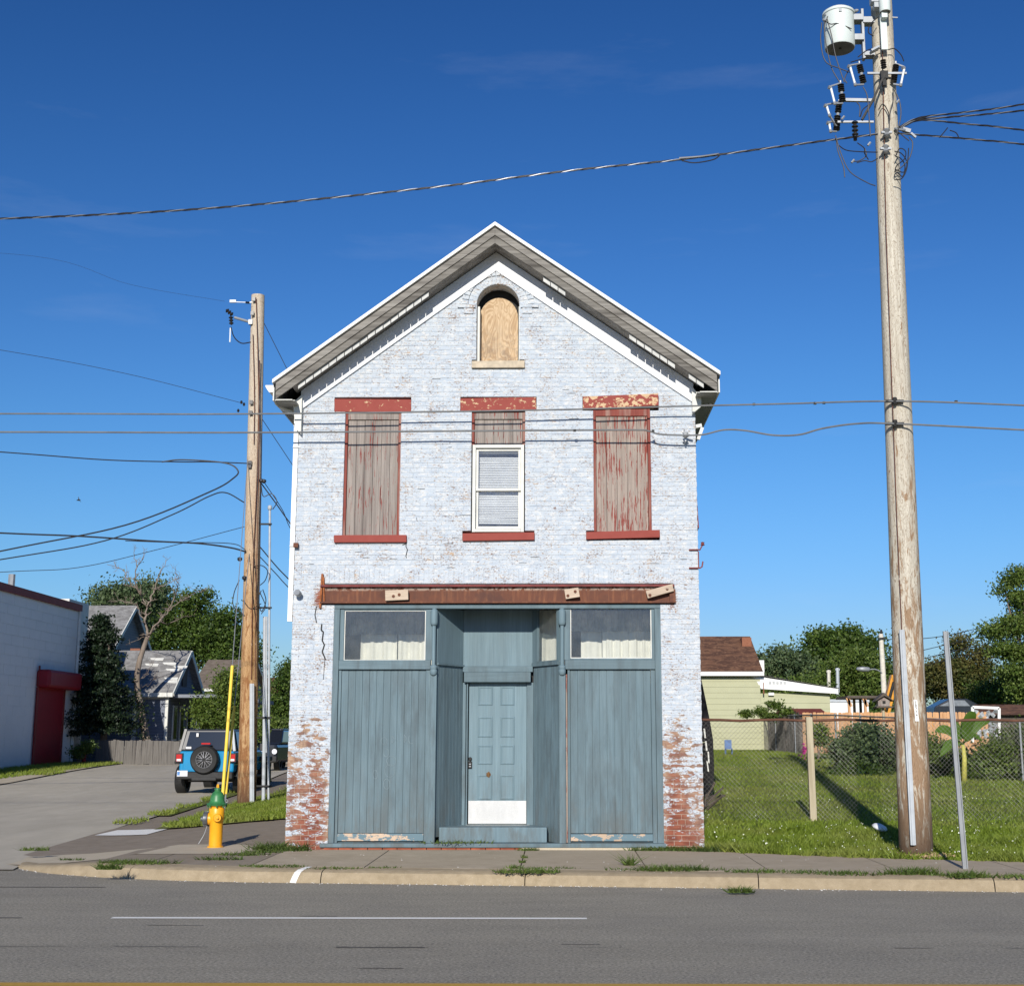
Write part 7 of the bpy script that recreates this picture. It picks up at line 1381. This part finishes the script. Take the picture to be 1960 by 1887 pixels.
P = region(26000, -22, -15.8, 14, 40, lambda x, y: x < (-17.7 if y < 24 else -17.7 - (y - 24) * .1) and not (-18.9 < x < -17.5 and math.sin(y * .8) > -.6), .04); blades('far_verge_grass', P, .12, .04, MT['grass'], 'long grass strip before the white block building', 7, .7)
# weeds in pavement joints
W = []
def clump(x, y, z, r, n, h): 
    for _ in range(n): a = r_.uniform(0, 6.283); q = r * r_.random() ** .6; W.append((x + q * math.cos(a) * 1.6, y + q * math.sin(a) * .5, z, h))
for px, py, r, n, h in [(1007, 1668, .26, 240, .06), (985, 1661, .06, 60, .05), (1060, 1661, .22, 110, .03), (1235, 1664, .35, 160, .04), (1285, 1665, .30, 360, .08), (1330, 1664, .25, 140, .04), (1418, 1684, .10, 150, .07), (1205, 1656, .04, 60, .14), (1440, 1668, .22, 130, .05), (1500, 1668, .35, 150, .04), (1640, 1672, .3, 160, .05), (1745, 1672, .22, 240, .09), (1820, 1674, .2, 120, .05), (1850, 1677, .15, 160, .08), (1950, 1677, .3, 160, .05), (1575, 1670, .3, 130, .04), (735, 1660, .14, 70, .03), (640, 1661, .22, 120, .03), (530, 1658, .25, 160, .035), (490, 1657, .14, 80, .03), (560, 1657, .1, 60, .03), (275, 1652, .30, 240, .06), (232, 1650, .2, 180, .05), (208, 1662, .10, 140, .08), (140, 1644, .12, 60, .03), (65, 1626, .14, 120, .06)]:
    for z in (.16,):
        d = [_F[i] + _Rt[i] * (px - PPX) / FPX + _U[i] * (PPY - py) / FPX for i in range(3)]; t = (z - CAM[2]) / d[2]; clump(CAM[0] + t * d[0], CAM[1] + t * d[1], z - .01 if py < 1680 else .02, r, n, h)
for x, y, r, n, h in [(-4.05, -.06, .28, 320, .12), (-3.9, -.22, .22, 160, .06), (-4.2, .2, .25, 200, .05), (-4.4, -.9, .25, 160, .05), (-4.2, -.5, .2, 130, .05), (-4.55, -1.6, .2, 120, .05), (1.35, -.10, .22, 260, .06), (1.75, -.12, .26, 300, .07), (-.42, -.12, .1, 110, .05), (-.45, -1.3, .03, 30, .04), (-.46, -2.0, .03, 30, .04), (-1.45, .0, .34, 150, .045), (2.25, -.25, .2, 200, .08)]: clump(x, y, .165 if not (-1.5 < x < -1.4 and y == 0) else .262, r, n, h)
W = np.array(W); blades('joint_weeds', W[:, :3], W[:, 3], .022, MT['weed'], 'small weeds growing in pavement joints and along the kerb', 8, 1.0, 'weeds')
# leaf litter and grit
b = MB(); rj = random.Random(8)
for _ in range(260):
    x = rj.uniform(-7.5, 8); y = kern(x) - abs(rj.gauss(.04, .08)); s = rj.uniform(.004, .010); b.obox((x, y, .008), (s * 1.5, s, s * .5), (0, 0, rj.uniform(0, 3)))
for _ in range(45):
    x = rj.uniform(-7.5, 8); y = kern(x) + rj.uniform(.1, 2.6); s = rj.uniform(.004, .009)
    if y < -.1 and x > -5.5: b.obox((x, y, wz(x, y) + .004), (s * 1.5, s, s * .5), (0, 0, rj.uniform(0, 3)))
tag(b.build('grit', MT['whitepaint'], kind='stuff'), 'pale grit and scraps gathered along the kerb', 'grit')
# black panel stands in for shade beside the right wall, with a brush pile
LP = thing('shade_panel', 'tall black added panel standing in for the shade along the side wall of the brick building', 'panel', (2.4, 9, .5)); YL = 9.0
def bd(poly, nm='board', mt='shade_mat', dy=0): P = [at(px, py, YL) for px, py in poly]; return MB().prism([(p.x, p.z) for p in P][::-1], YL + dy, YL + dy + .05).build(nm, mt, LP)
shade_mat = simple('shade_black', (.012, .012, .014), .9, var=.4)
bd([(1335, 1285), (1342, 1297), (1352, 1345), (1352, 1420), (1335, 1420)], mt=shade_mat); bd([(1352.4, 1347), (1360, 1385), (1360, 1500), (1352.4, 1500)], mt=shade_mat); bd([(1360.4, 1388), (1365, 1416), (1367, 1470), (1366, 1510), (1360.4, 1520)], mt=shade_mat)
bd([(1335, 1421), (1352, 1421), (1352, 1545), (1335, 1545)], mt=shade_mat); bd([(1352.4, 1501), (1360, 1501), (1357, 1545), (1352.4, 1545)], mt=shade_mat)
for q in ([(1346, 1394), (1349, 1394), (1351, 1412), (1348, 1412)], [(1349, 1418), (1352, 1418), (1354, 1436), (1351, 1436)], [(1354, 1438), (1356.5, 1438), (1358, 1460), (1355.5, 1460)], [(1352, 1456), (1354, 1456), (1357, 1476), (1354.5, 1476)]): bd(q, 'pale_slit', MT['offwhite'], -.03)
b = MB(); rj = random.Random(6)
for i in range(16): x = 2.5 + rj.uniform(0, .5); y = 6 + rj.uniform(0, 1.6); b.beam((x, y, gz(x, y) + .05), (x + rj.uniform(-.5, .5), y + rj.uniform(-.3, .3), gz(x, y) + rj.uniform(.2, .6)), .03, .03)
tag(b.build('brush_pile', MT['darkwood']), 'heap of dark sticks at the foot of the side wall beyond the chain link fence', 'brush pile')
